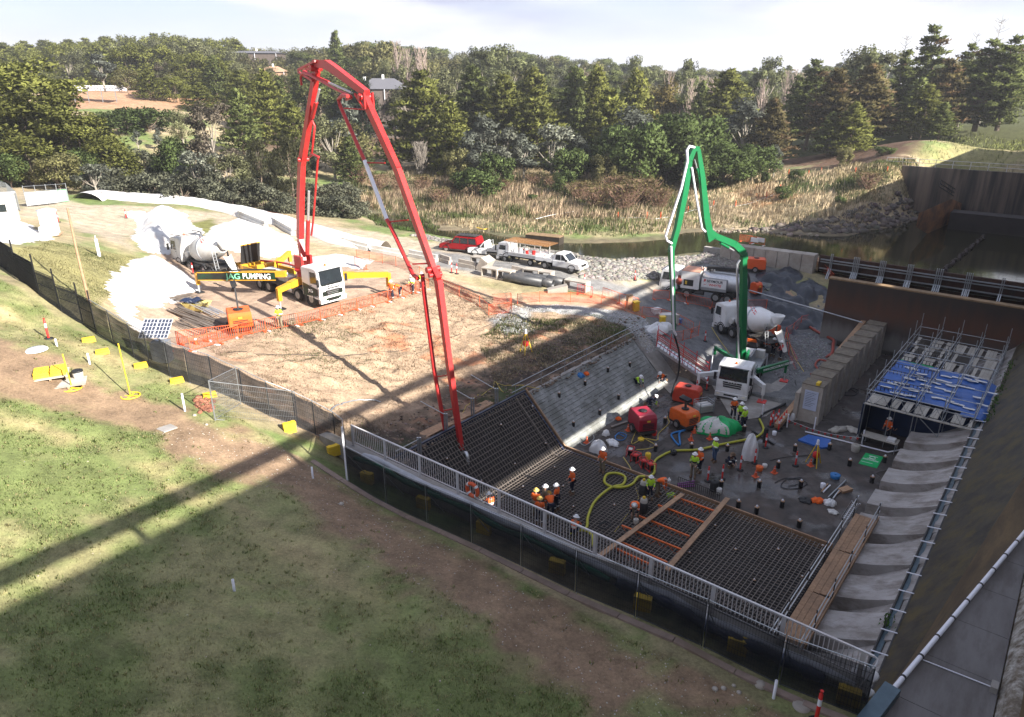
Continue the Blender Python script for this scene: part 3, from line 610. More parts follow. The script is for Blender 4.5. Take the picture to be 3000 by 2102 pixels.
t.links.new(mr.outputs[0],rp.inputs[0]);t.links.new(rp.outputs[0],b.inputs['Base Color'])
mb=MB();sbox(mb,69,69.7,-17.6,3,-.3,6.15);mb.build('wall_body',m_tw,tw_)
mb=MB();sbox(mb,68.96,69.74,-17.63,3,6.153,6.28);mb.build('coping',mat('ochre_coping',(.26,.17,.09),.9,0,.4,2),tw_)
mb=MB();mb.cyl(W(68.6,-26.5,4.0),W(67.6,-13.8,3.0),.06,8);o=mb.build('steel_pipe',M['steel']);tag(o,'long thin white pipe reaching across to the brown wall','pipe')
bw_=thing('buttress_wall','concrete wall with stepped buttresses running into the basin','wall')
mb=MB();sbox(mb,50.0,69,-13.75,-13.45,0,2.2);mb.build('wall_body',M['block'],bw_)
mb=MB();mb.taper(W(47.6,-14.0,.30),W(69,-14.0,2.62),.42,.34,.42,.34);mb.build('long_beam',M['timber'],bw_)
for i in range(10):
 s=50.2+i*1.9;h=3.05 if i else 2.95
 mb=MB();sbox(mb,s,s+1.22,-13.45,-11.95,0,h);mb.build('buttress',M['block'],bw_)
 mb=MB();sbox(mb,s-.03,s+1.25,-13.44,-11.93,h+.002,h+.06);mb.build('cap',mat('mossy_cap',(.19,.16,.12),.9,0,.4,3),bw_)
o=MB().box(0,.5,0,.03,0,1.0);s_=thing('notice_sheet','pale blue paper sheet fixed to the nearest buttress','notice')
mb=MB();sbox(mb,50.13,50.17,-13.15,-12.2,1.05,2.55);mb.build('sheet',mat('paleblue_paper',(.48,.53,.66),.7,0,.08,2),s_)
mb=MB()
for i in range(9):sbox(mb,50.118,50.126,-13.05,-12.35-.12*(i%3),2.38-i*.13,2.40-i*.13)
mb.build('printed_lines',M['navy'],s_)
o=MB().box(-.25,.25,-.12,.12,0,.2).build('container',M['yellowplastic'],loc=W(50.5,-12.4,3.02),rz=AZ);tag(o,'small yellow plastic box on top of the nearest buttress','box')
cd_=thing('cofferdam','dark rusty steel cofferdam braced by pale double struts','cofferdam')
mb=MB();sbox(mb,83,83.3,-22.6,4,0,5.15)
mb.build('sheet_wall',M['rust'],cd_)
for i in range(44):
 n_=-22.5+i*.6;mb=MB();sbox(mb,82.94,83.0,n_,n_+.28,.1,5.12);mb.build('sheet_pile',M['rust'],cd_)
for z_,a,b in ((4.75,-22.3,-2.0),(3.75,-22.3,-3.0),(2.75,-20.0,-6.0),(1.9,-19.5,-6.5)):
 for q in (0,.28):mb=MB();sbox(mb,82.5,82.72,a,b,z_-q,z_-q+.10);mb.build('waler',M['steel'],cd_)
for px,py in ((2437,750),(2505,757),(2515,758),(2582,768),(2592,769),(2663,780),(2672,781),(2747,792),(2759,794),(2835,805),(2846,806),(2940,818)):
 q=at(px,py,5.6);s_,n_=SN(q.x,q.y);n_=n_*82.3/s_
 mb=MB();sbox(mb,82.2,82.4,n_-.07,n_+.0,3.3,5.6);sbox(mb,82.2,82.4,n_+.10,n_+.17,3.3,5.6);mb.build('post',M['steel'],cd_)
 mb=MB()
 for dn in (-.04,.14):mb.bar(W(82.2,n_+dn,3.9),W(79.6,n_+dn,.9),.08,.18)
 mb.build('raking_strut',M['steel'],cd_)
mb=MB();sbox(mb,69,83,-17,3,-.8,.35);o=mb.build('sump_floor',M['wetconc'],kind='structure')
mb=MB();sbox(mb,74,74.5,-8.5,3,.3,4.2);o=mb.build('inner_wall',m_tw);tag(o,'short dark wall between the brown wall and the cofferdam','wall')
lab=['precast block beside the cofferdam, tallest and nearest end of the row','precast block second from the cofferdam end','precast block third from the cofferdam end','precast block fourth from the cofferdam end','precast block fifth from the cofferdam end','precast block sixth from the cofferdam, near the signs','precast block seventh from the cofferdam, under the signs','precast block last in the row, against the river stones']
for i in range(8):
 n0=-22.7-i*1.36;mb=MB();sbox(mb,81.35-i*.02,82.75,n0-1.30,n0,3.0-(2.4 if i==0 else .5),5.35-i*.02)
 o=mb.build('concrete_block',M['block']);tag(o,lab[i],'concrete block','blocks holding back the river')
mb=MB();sbox(mb,82.0,82.6,-36,-22.8,2.2,4.4);o=mb.build('block_footing',M['concrete']);tag(o,'low concrete footing under the row of precast blocks','footing')
fa=thing('abutment_wall','high black-streaked abutment wall beyond the pool with a thin railing','wall')
m_fa=mat('streaked_dark_wall',(.15,.112,.085),.85,0,.2,1.1,.3,c2=(.030,.025,.024),dirt=(.02,.018,.018),dirt_amt=.8,stretch=(.7,.7,.04),dscale=.9)
mb=MB();sbox(mb,127.5,128.3,-24.6,12,2,11.0);mb.build('wall_body',m_fa,fa)
mb=MB()
for z_ in (11.55,12.1):mb.cyl(W(127.9,-27,z_),W(127.9,4,z_),.035,5)
mb.build('rail',M['handrail'],fa)
for i in range(14):mb=MB();mb.cyl(W(127.9,-27+i*2.3,11),W(127.9,-27+i*2.3,12.12),.04,5);mb.build('rail_post',M['handrail'],fa)
sl=thing('rusted_slab','tilted rust-orange concrete slab above the far pool corner','slab')
A4=[at(2692,625,7.2),at(2788,583,7.6),at(2852,612,4.2),at(2749,664,3.9)]
mb=MB();mb.add(A4+[p-Vector((0,0,1.8)) for p in A4],[(0,1,2,3),(7,6,5,4),(0,4,5,1),(1,5,6,2),(2,6,7,3),(3,7,4,0)]);mb.build('slab_body',mat('orange_rust_concrete',(.30,.13,.05),.85,0,.3,.5,.3,c2=(.10,.05,.025),dirt=(.05,.03,.02),dirt_amt=.6,stretch=(.3,1.2,1)),sl)
mb=MB();a,b=at(2752,548,8.6),at(2842,606,5.2)
for dz in (0,.5,1.0):mb.bar(a+Vector((0,0,dz)),b+Vector((0,0,dz)),.12)
for i in range(9):q=a.lerp(b,i/8);mb.bar(q,q+Vector((0,0,1.0)),.1)
mb.build('walkway_rail',M['dark'],sl)
mb=MB();q=at(2785,622,6.0);s_,n_=SN(q.x,q.y);sbox(mb,s_,s_+3,n_,n_+34,2,6.0);o=mb.build('intake_wall',mat('dark_intake',(.035,.027,.024),.8,0,.3,.5));tag(o,'low blackish wall standing in the far side of the pool','wall')
fb=thing('floating_boom','dark string of floats lying across the green pool','boom')
a,b=at(2757,800,WL),at(2885,693,WL)
for i in range(26):
 p0=a.lerp(b,i/26)+Vector((.2*math.sin(i*1.7),0,.08));p1=a.lerp(b,(i+.8)/26)+Vector((.2*math.sin(i*1.7+.5),0,.08));mb=MB();mb.cyl(p0,p1,.22,6);mb.build('float',mat('slimy_float',(.045,.028,.022),.8,0,.4,3),fb)
 # vehicles
TY=None
def wheel(root,x,y,r,w,z0=0,name='wheel',dual=False):
 global TY
 key=(round(r,2),round(w,2))
 if TY is None:TY={}
 if key not in TY:
  a=MB();a.lathe([(r*.62,-w/2),(r*.9,-w/2),(r,-w*.36),(r,w*.36),(r*.9,w/2),(r*.62,w/2),(r*.60,w*.3),(r*.60,-w*.3),(r*.62,-w/2)],18,axis='y',cap=False)
  for i in range(18):
   t=2*PI*i/18;a.box(-.015,.015,-w*.38,w*.38,r-.005,r+.012,c=(0,0,0)) if False else None
  b=MB();b.lathe([(r*.6,-w*.42),(r*.52,-w*.1),(r*.28,-w*.16),(r*.16,-w*.42),(r*.05,-w*.42)],14,axis='y');b.lathe([(r*.6,w*.42),(r*.5,w*.1),(r*.1,w*.1)],14,axis='y',cap=False)
  for i in range(8):t=2*PI*i/8;b.cyl((math.cos(t)*r*.38,-w*.15,math.sin(t)*r*.38),(math.cos(t)*r*.38,-w*.24,math.sin(t)*r*.38),r*.05,5)
  a.mats=[M['tyre']];b.mats=[M['rim']];TY[key]=(a.mesh('tyre'),b.mesh('rim'))
 tm,rm=TY[key]
 h=bpy.data.objects.new(name,MB().cyl((0,-w*.2,0),(0,w*.2,0),r*.12,6).mesh('hub'));h.data.materials.clear();h.data.materials.append(M['dark']);col.objects.link(h);setp(h,root);h.location=(x,y,z0+r)
 if y>0:h.rotation_euler.z=PI
 for nm,me in (('tyre',tm),('rim',rm)):o=bpy.data.objects.new(nm,me);col.objects.link(o);setp(o,h)
 return h
def prism_part(root,name,poly,y0,y1,m,bev=.03):
 mb=MB();mb.prism(poly,y0,y1);o=mb.build(name,m,root)
 if bev:
  bm=bmesh.new();bm.from_mesh(o.data);bmesh.ops.bevel(bm,geom=bm.edges[:],offset=bev,segments=2,affect='EDGES',clamp_overlap=True);bmesh.ops.recalc_face_normals(bm,faces=bm.faces[:]);bm.to_mesh(o.data);bm.free()
 return o
def part(root,name,m,fn):
 mb=MB();fn(mb);return mb.build(name,m,root)
def cab_over(root,w=2.45,h=2.95,L=2.1,zb=.48,body=None,lower=None,roofm=None,slope=.22,sleeper=False,dash=True):
 """truck cab, nose at x=0, floor frame pointing +x"""
 body=body or M['white'];lower=lower or body;hw_=w/2
 belt=zb+(h-zb)*.50;top=h
 prism_part(root,'cab',[(-L,zb+.25),(-.05,zb+.1),(0,belt-.35),(-.05,belt),(-slope,top-.16),(-slope-.30,top),(-L+.1,top),(-L,top-.12)],-hw_,hw_,body,.05)
 x0,x1,z0_,z1_=-.02,-slope+.035,belt+.02,top-.25
 part(root,'windscreen',M['glass'],lambda mb:mb.add([(x0-.02,-hw_+.14,z0_),(x0-.02,hw_-.14,z0_),(x1,hw_-.2,z1_),(x1,-hw_+.2,z1_)],[(0,1,2,3)]))
 part(root,'wiper',M['black'],lambda mb:[mb.bar((x0+.03,-.6+q,z0_),(x0-.01,.0+q,z0_+.12),.025) for q in (0,.75)])
 part(root,'bumper',lower,lambda mb:mb.box(-.22,.07,-hw_-.01,hw_+.01,zb-.16,zb+.20))
 part(root,'lower_grille',M['black'],lambda mb:mb.box(.0,.078,-.55,.55,zb-.04,zb+.1))
 part(root,'grille',M['black'],lambda mb:[mb.box(-.06,.028,-.72+.02*i,.72-.02*i,belt-.22-i*.17,belt-.12-i*.17) for i in range(3)])
 for sg in (-1,1):
  part(root,'headlight',M['alu'] if dash else M['alu'],lambda mb:mb.box(.0,.085,sg*(hw_-.22)-.16,sg*(hw_-.22)+.16,zb+.0,zb+.14))
  y=sg*(hw_+.006)
  part(root,'side_window',M['glass'],lambda mb:mb.add([(-.28,y,belt+.06),(-1.15,y,belt+.06),(-1.15,y,top-.32),(-.42,y,top-.32)],[(0,1,2,3) if sg<0 else (3,2,1,0)]))
  part(root,'door_seam',M['dark'],lambda mb:[mb.box(-1.23,-1.215,y-.004,y+.004,zb+.2,top-.2),mb.box(-.2,-.185,y-.004,y+.004,zb+.35,belt+.05)])
  part(root,'door_handle',M['black'],lambda mb:mb.box(-1.16,-1.0,y-.02,y+.02,belt-.12,belt-.08))
  mo=part(root,'mirror',M['black'],lambda mb:(mb.box(-.02,.10,sg*(hw_+.14)-.09,sg*(hw_+.14)+.09,belt-.05,belt+.55),mb.bar((-.1,sg*hw_,belt+.5),(.03,sg*(hw_+.14),belt+.5),.03)))
  part(root,'wheel_arch',M['black'],lambda mb:mb.lathe([(.60,sg*(hw_-.30)),(.60,sg*(hw_+.02)),(.52,sg*(hw_+.02)),(.52,sg*(hw_-.30))],20,(-1.35,0,.52),'y',cap=False))
  part(root,'step',M['black'],lambda mb:[mb.box(-.75,-.35,y-.03,y+.05,zb+.05+i*.3,zb+.09+i*.3) for i in range(2)])
 part(root,'visor',M['glass'],lambda mb:mb.box(-slope-.05,-slope+.14,-hw_+.12,hw_-.12,top-.22,top-.17))
 part(root,'roof_ribs',body,lambda mb:[mb.box(-L+.25,-slope-.4,-hw_+.3+i*(w-.6)/5-.03,-hw_+.3+i*(w-.6)/5+.03,top,top+.025) for i in range(6)])
 part(root,'beacon',M['orange'],lambda mb:mb.lathe([(.09,top),(.09,top+.12),(.05,top+.17)],10,(-slope-.5,0,0)))
def chassis(root,L,axles,r=.52,w=2.45,front=2,z=.75,dualrear=True,guards=True):
 part(root,'chassis',M['dark'],lambda mb:([mb.box(-L,-.3,sg*.42-.05,sg*.42+.05,z,z+.26) for sg in (-1,1)],[mb.box(-x-.05,-x+.05,-.42,.42,z+.02,z+.2) for x in axles]))
 for i,x in enumerate(axles):
  for sg in (-1,1):
   wd=.32 if i<front else .58
   wheel(root,-x,sg*(w/2-.17 if i<front else w/2-.30),r,wd)
   if i>=front and guards:part(root,'mudguard',M['dark'],lambda mb:mb.grid(lambda u,v:(-x+(r+.09)*math.cos(.35+u*2.4),sg*(w/2-.62+.64*v),r+(r+.09)*math.sin(.35+u*2.4)),10,1))
 part(root,'fuel_tank',M['alu'],lambda mb:mb.cyl((-axles[1]-.8,-w/2+.35,z-.02),(-axles[1]-1.9,-w/2+.35,z-.02),.30,12))
 part(root,'air_tank',M['dark'],lambda mb:mb.cyl((-axles[1]-.8,w/2-.35,z-.02),(-axles[1]-1.7,w/2-.35,z-.02),.24,12))
def site(s,n,z=None):
 q=W(s,n);return Vector((q.x,q.y,gz(q.x,q.y) if z is None else z))
def az_rot(az):return PI/2-math.radians(az)
def plane_hit(px,py,A,B):
 """a spot on the upright plane through A and B"""
 d=ray(px,py);nx,ny=-(B[1]-A[1]),(B[0]-A[0]);t=(A[0]*nx+A[1]*ny)/(d.x*nx+d.y*ny)
 return Vector((d.x*t,d.y*t,CAMZ+d.z*t))
def mixer_body(t,bx,L,stripe,drumm=None):
 """drum, frames and chutes; drum axis rises to the rear"""
 drumm=drumm or M['white']
 a=Vector((-2.75,0,1.75));b=Vector((-L+.9,0,2.72));ax=(b-a);Ld=ax.length;ang=math.atan2(ax.z,-ax.x)
 prof=[(.35,0),(.85,.12),(1.12,.9),(1.18,1.9),(1.13,2.6),(.82,Ld-.7),(.55,Ld-.1),(.50,Ld)]
 mb=MB();mb.lathe(prof,26,axis='z',cap=True);d=mb.build('drum',drumm,t);d.location=a;d.rotation_euler=(0,-(PI/2-ang),0)
 mb=MB()
 for k0 in (0,PI):
  ps=[]
  for i in range(9):
   z=.8+i*.28;th=k0+PI*.86+i*.16;rr=np.interp(z,[p[1] for p in prof],[p[0] for p in prof])+.012;ps.append((rr,th,z))
  vs=[]
  for rr,th,z in ps:vs+=[(rr*math.cos(th-.16),rr*math.sin(th-.16),z),(rr*math.cos(th+.16),rr*math.sin(th+.16),z)]
  mb.add(vs,[(2*i,2*i+1,2*i+3,2*i+2) for i in range(8)],True)
 s_=mb.build('drum_stripe',stripe,d)
 mb=MB();mb.lathe([(1.19,2.15),(1.22,2.18),(1.22,2.30),(1.18,2.33)],26);mb.build('roller_ring',M['steel'],d)
 part(t,'drum_cradle',M['dark'],lambda mb:(mb.box(-2.9,-2.6,-.7,.7,1.0,1.7),[mb.bar((-L+1.5,sg*.8,1.0),(-L+1.1,sg*.5,2.2),.14) for sg in (-1,1)],mb.box(-L+1.3,-L+1.6,-.8,.8,1.0,1.2)))
 part(t,'loading_hopper',drumm,lambda mb:mb.lathe([(.30,2.6),(.62,3.35),(.60,3.35),(.27,2.65)],12,(-L+.55,0,0),cap=False))
 part(t,'rear_chute',M['dirtywhite'],lambda mb:mb.grid(lambda u,v:(-L+.35-v*.75,.42*math.cos(PI*u)*(1-.25*v),2.15-v*1.0-.25*math.sin(PI*u)),6,2))
 part(t,'folding_chute',M['dirtywhite'],lambda mb:mb.grid(lambda u,v:(-L-.4-v*.45,.25*math.cos(PI*u),1.25-v*.7-.18*math.sin(PI*u)),6,2))
 part(t,'rear_ladder',M['steel'],lambda mb:([mb.bar((-L+.2,.95+q,.7),(-L+.6,.95+q,2.7),.04) for q in (0,.3)],[mb.bar((-L+.2+.05*i,.95,.8+i*.25),(-L+.2+.05*i,1.25,.8+i*.25),.03) for i in range(7)]))
 part(t,'water_tank',M['dirtywhite'],lambda mb:mb.cyl((-2.35,-.9,1.45),(-2.35,.9,1.45),.30,12))
 part(t,'exhaust_stack',M['steel'],lambda mb:mb.cyl((-2.28,-.85,1.2),(-2.28,-.85,3.3),.09,8))
 part(t,'running_boards',M['dark'],lambda mb:mb.box(-L,-2.4,-1.1,1.1,.98,1.04))
m_livery=mat('black_green_livery',(.012,.012,.012),.35,0,.1,1.6,c2=(.012,.012,.012),dirt=(.004,.045,.014),dirt_amt=.9,dscale=.9)
RT=W(34.0,-46.2);RT.z=6.42
rp_=thing('concrete_pump_truck','pump truck with yellow outriggers and a tall red boom on the sunny dirt pad','pump truck',RT,math.atan2(NN[1],NN[0]))
cab_over(rp_,2.5,3.15,2.3,.5,M['white'],M['white'])
chassis(rp_,11.5,[1.35,3.2,7.4,8.75],.52)
part(rp_,'front_graphic',m_livery,lambda mb:mb.add([(.012,-.98,.9),(.012,.98,.9),(-.045,1.05,1.88),(-.045,-1.05,1.88)],[(0,1,2,3)]))
part(rp_,'lower_graphic',m_livery,lambda mb:mb.box(.03,.088,-.75,.75,.55,.72))
for i in range(4):part(rp_,'grille_slat',M['steel'],lambda mb:mb.box(.012,.034,-.62+.05*i,.62-.05*i,1.30-i*.13,1.335-i*.13))
text_part('front_lettering','JAG PUMPING',.30,M['helmet'],rp_,(.03,0,1.62),(PI/2,0,PI/2),align='CENTER')
for sg in (-1,1):part(rp_,'side_graphic',m_livery,lambda mb:mb.add([(-.25,sg*1.262,.95),(-2.2,sg*1.262,.75),(-2.2,sg*1.262,1.85),(-.25,sg*1.262,1.5)],[(0,1,2,3) if sg<0 else (3,2,1,0)]))
text_part('door_lettering','JAG',.34,M['helmet'],rp_,(-1.5,-1.268,1.25),(PI/2,0,0))
part(rp_,'deck',M['dark'],lambda mb:(mb.box(-11.4,-2.5,-1.15,1.15,1.1,1.28),mb.box(-8.9,-5.0,-1.2,1.2,.95,1.1)))
part(rp_,'pump_frame',M['yellow'],lambda mb:(mb.box(-11.2,-6.6,-1.18,-1.0,1.28,1.75),mb.box(-11.2,-6.6,1.0,1.18,1.28,1.75),mb.box(-11.5,-11.2,-1.2,1.2,1.0,1.8),mb.box(-9.2,-8.9,-1.1,1.1,1.3,2.1)))
part(rp_,'water_box',M['dirtywhite'],lambda mb:(mb.box(-8.6,-6.2,-.8,.1,1.28,1.85),mb.box(-6.0,-4.6,-1.0,-.3,1.28,1.7)))
part(rp_,'hopper',M['yellow'],lambda mb:(mb.add([(-12.6,-1.0,1.75),(-11.5,-1.0,1.75),(-11.5,1.0,1.75),(-12.6,1.0,1.75),(-12.3,-.6,.8),(-11.6,-.6,.8),(-11.6,.6,.8),(-12.3,.6,.8)],[(0,1,5,4),(1,2,6,5),(2,3,7,6),(3,0,4,7),(4,5,6,7)])))
part(rp_,'splash_guard',M['black'],lambda mb:mb.taper((-11.55,-.1,1.8),(-11.2,-.1,3.5),1.9,.06,1.9,.06,up=(1,0,0)))
part(rp_,'splash_rim',M['yellow'],lambda mb:mb.bar((-11.2,-1.05,3.52),(-11.2,.85,3.52),.07))
part(rp_,'pump_cylinders',M['yellow'],lambda mb:[mb.cyl((-11.4,q,1.5),(-7.0,q,1.6),.14,10) for q in (-.3,.3)])
part(rp_,'delivery_line',M['red'],lambda mb:mb.tube(spline([(-11.0,.6,1.9),(-8,.9,2.1),(-5.5,.6,2.2),(-4.2,0,2.4)]),.09,8))
part(rp_,'pedestal',M['red'],lambda mb:(mb.lathe([(.85,1.2),(.85,1.5),(.62,1.9),(.62,2.3),(.8,2.35),(.8,2.5)],20,(-3.6,0,0)),))
ri=rp_.rotation_euler.z;Rm=Matrix.Rotation(ri,4,'Z')
def to_local(root,p):return Matrix.Rotation(-root.rotation_euler.z,3,'Z')@(Vector(p)-Vector(root.location))
def outrigger(root,name,hip,elbow,foot,wdt,m,footm=None,padz=None):
 h,e,f_=[to_local(root,q) for q in (hip,elbow,foot)]
 mb=MB();mid=h.lerp(e,.5);mb.taper(h,mid,wdt*1.15,wdt*1.35,wdt*1.1,wdt*1.25);mb.taper(mid,e,wdt*.95,wdt*1.05,wdt*.9,wdt);o=mb.build(name,m,root)
 mb=MB();k=Vector((e.x,e.y,f_.z+(e.z-f_.z)*.45));mb.bar(e+Vector((0,0,.15)),k,wdt*.75,up=(1,0,0));mb.build('jack_housing',m,o)
 mb=MB();mb.cyl(k,Vector((e.x,e.y,f_.z+.08)),wdt*.22,10);mb.build('jack_ram',M['alu'],o)
 mb=MB();mb.box(e.x-.32,e.x+.32,e.y-.32,e.y+.32,f_.z+.0,f_.z+.09);mb.build('jack_pad',footm or M['black'],o);return o
def gpt(s,n,z):q=W(s,n);return Vector((q.x,q.y,z))
outrigger(rp_,'outrigger',gpt(33.2,-49.4,8.1),gpt(30.6,-48.6,8.0),gpt(30.6,-48.6,gz(*W(30.6,-48.6)[:2])),.42,M['yellow'])
outrigger(rp_,'outrigger',gpt(35.2,-49.4,8.1),gpt(39.6,-45.8,7.9),gpt(39.6,-45.8,gz(*W(39.6,-45.8)[:2])),.42,M['yellow'])
outrigger(rp_,'outrigger',gpt(35.2,-56.4,7.7),gpt(39.2,-59.6,7.9),gpt(39.2,-59.6,gz(*W(39.2,-59.6)[:2])),.40,M['yellow'])
lo_=outrigger(rp_,'outrigger',gpt(33.0,-51.0,8.45),gpt(28.6,-57.4,8.2),gpt(28.6,-57.4,gz(*W(28.6,-57.4)[:2])),.36,M['yellow'])
a_,b_=to_local(rp_,gpt(32.3,-51.35,8.40)),to_local(rp_,gpt(28.5,-56.9,8.22))
dv=(b_-a_).normalized();sdv=Vector((-dv.y,dv.x,0));
if sdv.y>0:sdv=-sdv
mb=MB();mb.taper(a_+sdv*.24,b_+sdv*.24,.03,.62,.03,.56);mb.build('sign_board',m_livery,lo_)
mb=MB();mb.bar(a_+sdv*.24+Vector((0,0,.35)),b_+sdv*.24+Vector((0,0,.32)),.06);mb.bar(a_+sdv*.24-Vector((0,0,.35)),b_+sdv*.24-Vector((0,0,.32)),.06);mb.build('board_frame',M['yellow'],lo_)
mb=MB();mb.tube(spline([a_+Vector((0,0,.45)),a_.lerp(b_,.35)+Vector((0,0,.50)),a_.lerp(b_,.7)+Vector((0,0,.38)),b_+Vector((0,0,.42))]),.07,6);mb.build('hydraulic_hose',M['hoseblack'],lo_)
dirx=(a_-b_).normalized();tz=math.atan2(dirx.y,dirx.x);tilt=math.asin(dirx.z)
for body,fr,mm in (('JAG',.375,'tarpgreen2'),('PUMPING',.585,'helmet')):
 m_=M['helmet'] if mm=='helmet' else mat('pale_green_letter',(.25,.72,.45),.5)
 p=b_.lerp(a_,fr)+sdv*.275;text_part('lettering',body,.66,m_,lo_,p,(PI/2,0,tz) if True else 0,sx=(1.12 if body=='JAG' else .86))
TA=W(34.3,-50.0);TB=at(1368,1400,.8)
def RB(px,py):return to_local(rp_,plane_hit(px,py,TA,TB))
side_=(Matrix.Rotation(-ri,3,'Z')@Vector((-(TB.y-TA.y),TB.x-TA.x,0))).normalized()
up_=Vector((0,0,1))
def boxbeam(mb,pts,ws,hs):
 for i in range(len(pts)-1):mb.taper(pts[i],pts[i+1],ws[i],hs[i],ws[i+1],hs[i+1],up=(pts[i+1]-pts[i]).cross(side_))
b0=Vector((-3.6,0,2.5))
K0=RB(880,700);K1=RB(884,480);K2=RB(928,205)
mb=MB();mb.box(-4.1,-3.1,-.55,-.35,2.4,3.6);mb.box(-4.1,-3.1,.35,.55,2.4,3.6);mb.box(-4.0,-3.2,-.5,.5,2.4,2.7);tur=mb.build('turret',M['red'],rp_)
mb=MB();boxbeam(mb,[b0+Vector((0,0,.6)),K0,RB(880,600),K1,K2],[.40,.42,.42,.40,.36],[.45,.62,.70,.66,.5]);m1=mb.build('boom_mast',M['red'],rp_)
mb=MB();boxbeam(mb,[RB(922,186),RB(960,190),RB(985,207),RB(1075,275)],[.36,.40,.40,.36],[.42,.58,.55,.42]);m2=mb.build('boom_second_arm',M['red'],rp_)
mb=MB();boxbeam(mb,[RB(1068,280),RB(1082,318),RB(1165,498),RB(1270,792)],[.32,.34,.32,.30],[.50,.56,.50,.42]);m3=mb.build('boom_third_arm',M['red'],rp_)
mb=MB();boxbeam(mb,[RB(1262,775),RB(1284,820),RB(1318,1080),RB(1352,1318)],[.32,.34,.30,.26],[.42,.44,.36,.28]);m4=mb.build('boom_tip_arm',M['red'],rp_)
for nm,a,b,r_,pr in (('lift_ram',RB(900,745),RB(905,560),.17,m1),('fold_ram',RB(915,345),RB(936,262),.15,m1),('fold_ram',RB(890,210),RB(1030,272),.12,m2),('fold_ram',RB(1082,330),RB(1060,300),.12,m3),('fold_ram',RB(1232,690),RB(1262,760),.10,m3)):
 mb=MB();off=side_*(.0 if pr is m1 else .0);c_=a.lerp(b,.55);mb.cyl(a+off,c_+off,r_,10);mb.build(nm,M['red'],pr)
 mb=MB();mb.cyl(c_+off,b+off,r_*.55,8);mb.build('ram_rod',M['alu'],pr)
for px,py,r_,pr in ((925,200,.42,m2),(1068,285,.38,m3),(1268,790,.34,m4),(888,468,.3,m1),(1275,805,.25,m4)):
 c_=RB(px,py);mb=MB();mb.cyl(c_-side_*.42,c_+side_*.42,r_*.55,12);mb.build('pivot_pin',M['red'],pr)
for q in (-.28,.28):
 mb=MB();mb.bar(RB(885,205)+side_*q,RB(935,180)+side_*q,.14);mb.bar(RB(885,212)+side_*q,RB(928,238)+side_*q,.14);mb.bar(RB(1052,275)+side_*q,RB(1078,318)+side_*q,.12);mb.bar(RB(1078,272)+side_*q,RB(1082,320)+side_*q,.12);mb.build('knuckle_link',M['red'],m2)
PO=side_*(-.62)
if (Matrix.Rotation(ri,3,'Z')@PO).y>0:PO=-PO
mb=MB();mb.tube(spline([RB(912,690),RB(918,640),RB(930,478),RB(932,462),RB(910,450)]),.085,8);mb.tube([RB(905,462),RB(913,455),RB(922,370),RB(905,335),RB(898,325)],.085,8);mb.build('delivery_pipe',M['red'],m1)
mb=MB();mb.tube([q+PO*.6 for q in spline([RB(898,250),RB(905,215),RB(1000,262),RB(1045,283),RB(1030,292)])],.085,8);mb.build('delivery_pipe',M['red'],m2)
mb=MB();mb.tube([q+PO for q in [RB(1046,282),RB(1030,280),RB(1018,292),RB(1024,312),RB(1095,470)]],.125,8);mb.tube([q+PO for q in [RB(1160,640),RB(1185,690),RB(1236,800),RB(1252,812)]],.125,8);mb.build('delivery_pipe',M['red'],m3)
mb=MB();mb.tube([q+PO for q in [RB(1095,470),RB(1160,640)]],.13,8);mb.build('white_pipe_length',M['pvc'],m3)
mb=MB()
for (a,b) in (((1095,475),(1128,478)),((1162,648),(1195,645)),((1236,770),(1268,772)),((1035,317),(1075,322))):mb.bar(RB(*a)+PO,RB(*b),.08)
mb.build('pipe_bracket',M['red'],m3)
mb=MB();mb.tube([q+PO*.7 for q in [RB(1256,800),RB(1262,860),RB(1290,1080),RB(1330,1300),RB(1334,1322),RB(1345,1334),RB(1357,1327)]],.13,8)
for (a,b) in (((1294,1100),(1322,1098)),((1312,1200),(1336,1196)),((1330,1290),(1350,1287))):mb.bar(RB(*a)+PO*.7,RB(*b),.07)
mb.build('delivery_pipe',M['red'],m4)
mb=MB();mb.tube([RB(1355,1326),RB(1366,1328),RB(1370,1340),RB(1370,1372)],.11,10);mb.build('end_elbow',M['alu'],m4)
mb=MB();mb.tube([RB(1370,1372),RB(1370,1400)],.07,8);mb.build('end_hose',M['hoseblack'],m4)
mx_=thing('mixer_truck','dusty white mixer truck with a red drum stripe backed up to the red-boomed pump','mixer truck',site(32.4,-66.9,6.9),math.atan2(-NN[1],-NN[0]))
cab_over(mx_,2.45,2.95,2.0,.5,M['dirtywhite']);chassis(mx_,8.3,[1.35,3.1,5.6,6.9],.5);mixer_body(mx_,0,8.3,M['redplastic'],M['dirtywhite'])
part(mx_,'roof_bar',M['dark'],lambda mb:mb.tube([(-.2,-1.15,3.0),(-.2,-1.15,3.15),(-1.7,-1.15,3.2),(-1.7,1.15,3.2),(-.2,1.15,3.15)],.035,6))
GT=Vector((17.15,50.75,.0))
gp=thing('concrete_pump_truck','white cab-over pump truck with a green folding boom parked in the basin','pump truck',GT,az_rot(209))
cab_over(gp,2.45,2.9,2.0,.45,M['white'])
chassis(gp,9.2,[1.4,5.2,6.5],.5,front=1)
for sg in (-1,1):
 part(gp,'lit_lamp',mat('lamp_glass',(.85,.80,.65),.2,0,.02),lambda mb:mb.box(.08,.095,sg*.98-.14,sg*.98+.14,.47,.57))
for i in range(4):part(gp,'badge_letter',M['alu'],lambda mb:mb.box(.0,.03,-.33+i*.2,-.22+i*.2,1.50,1.56))
part(gp,'deck',M['steel'],lambda mb:(mb.box(-9.0,-2.3,-1.1,1.1,1.05,1.2),mb.box(-7.4,-5.2,-.95,.3,1.2,2.0),mb.box(-4.9,-4.1,-1.05,-.3,1.2,1.8)))
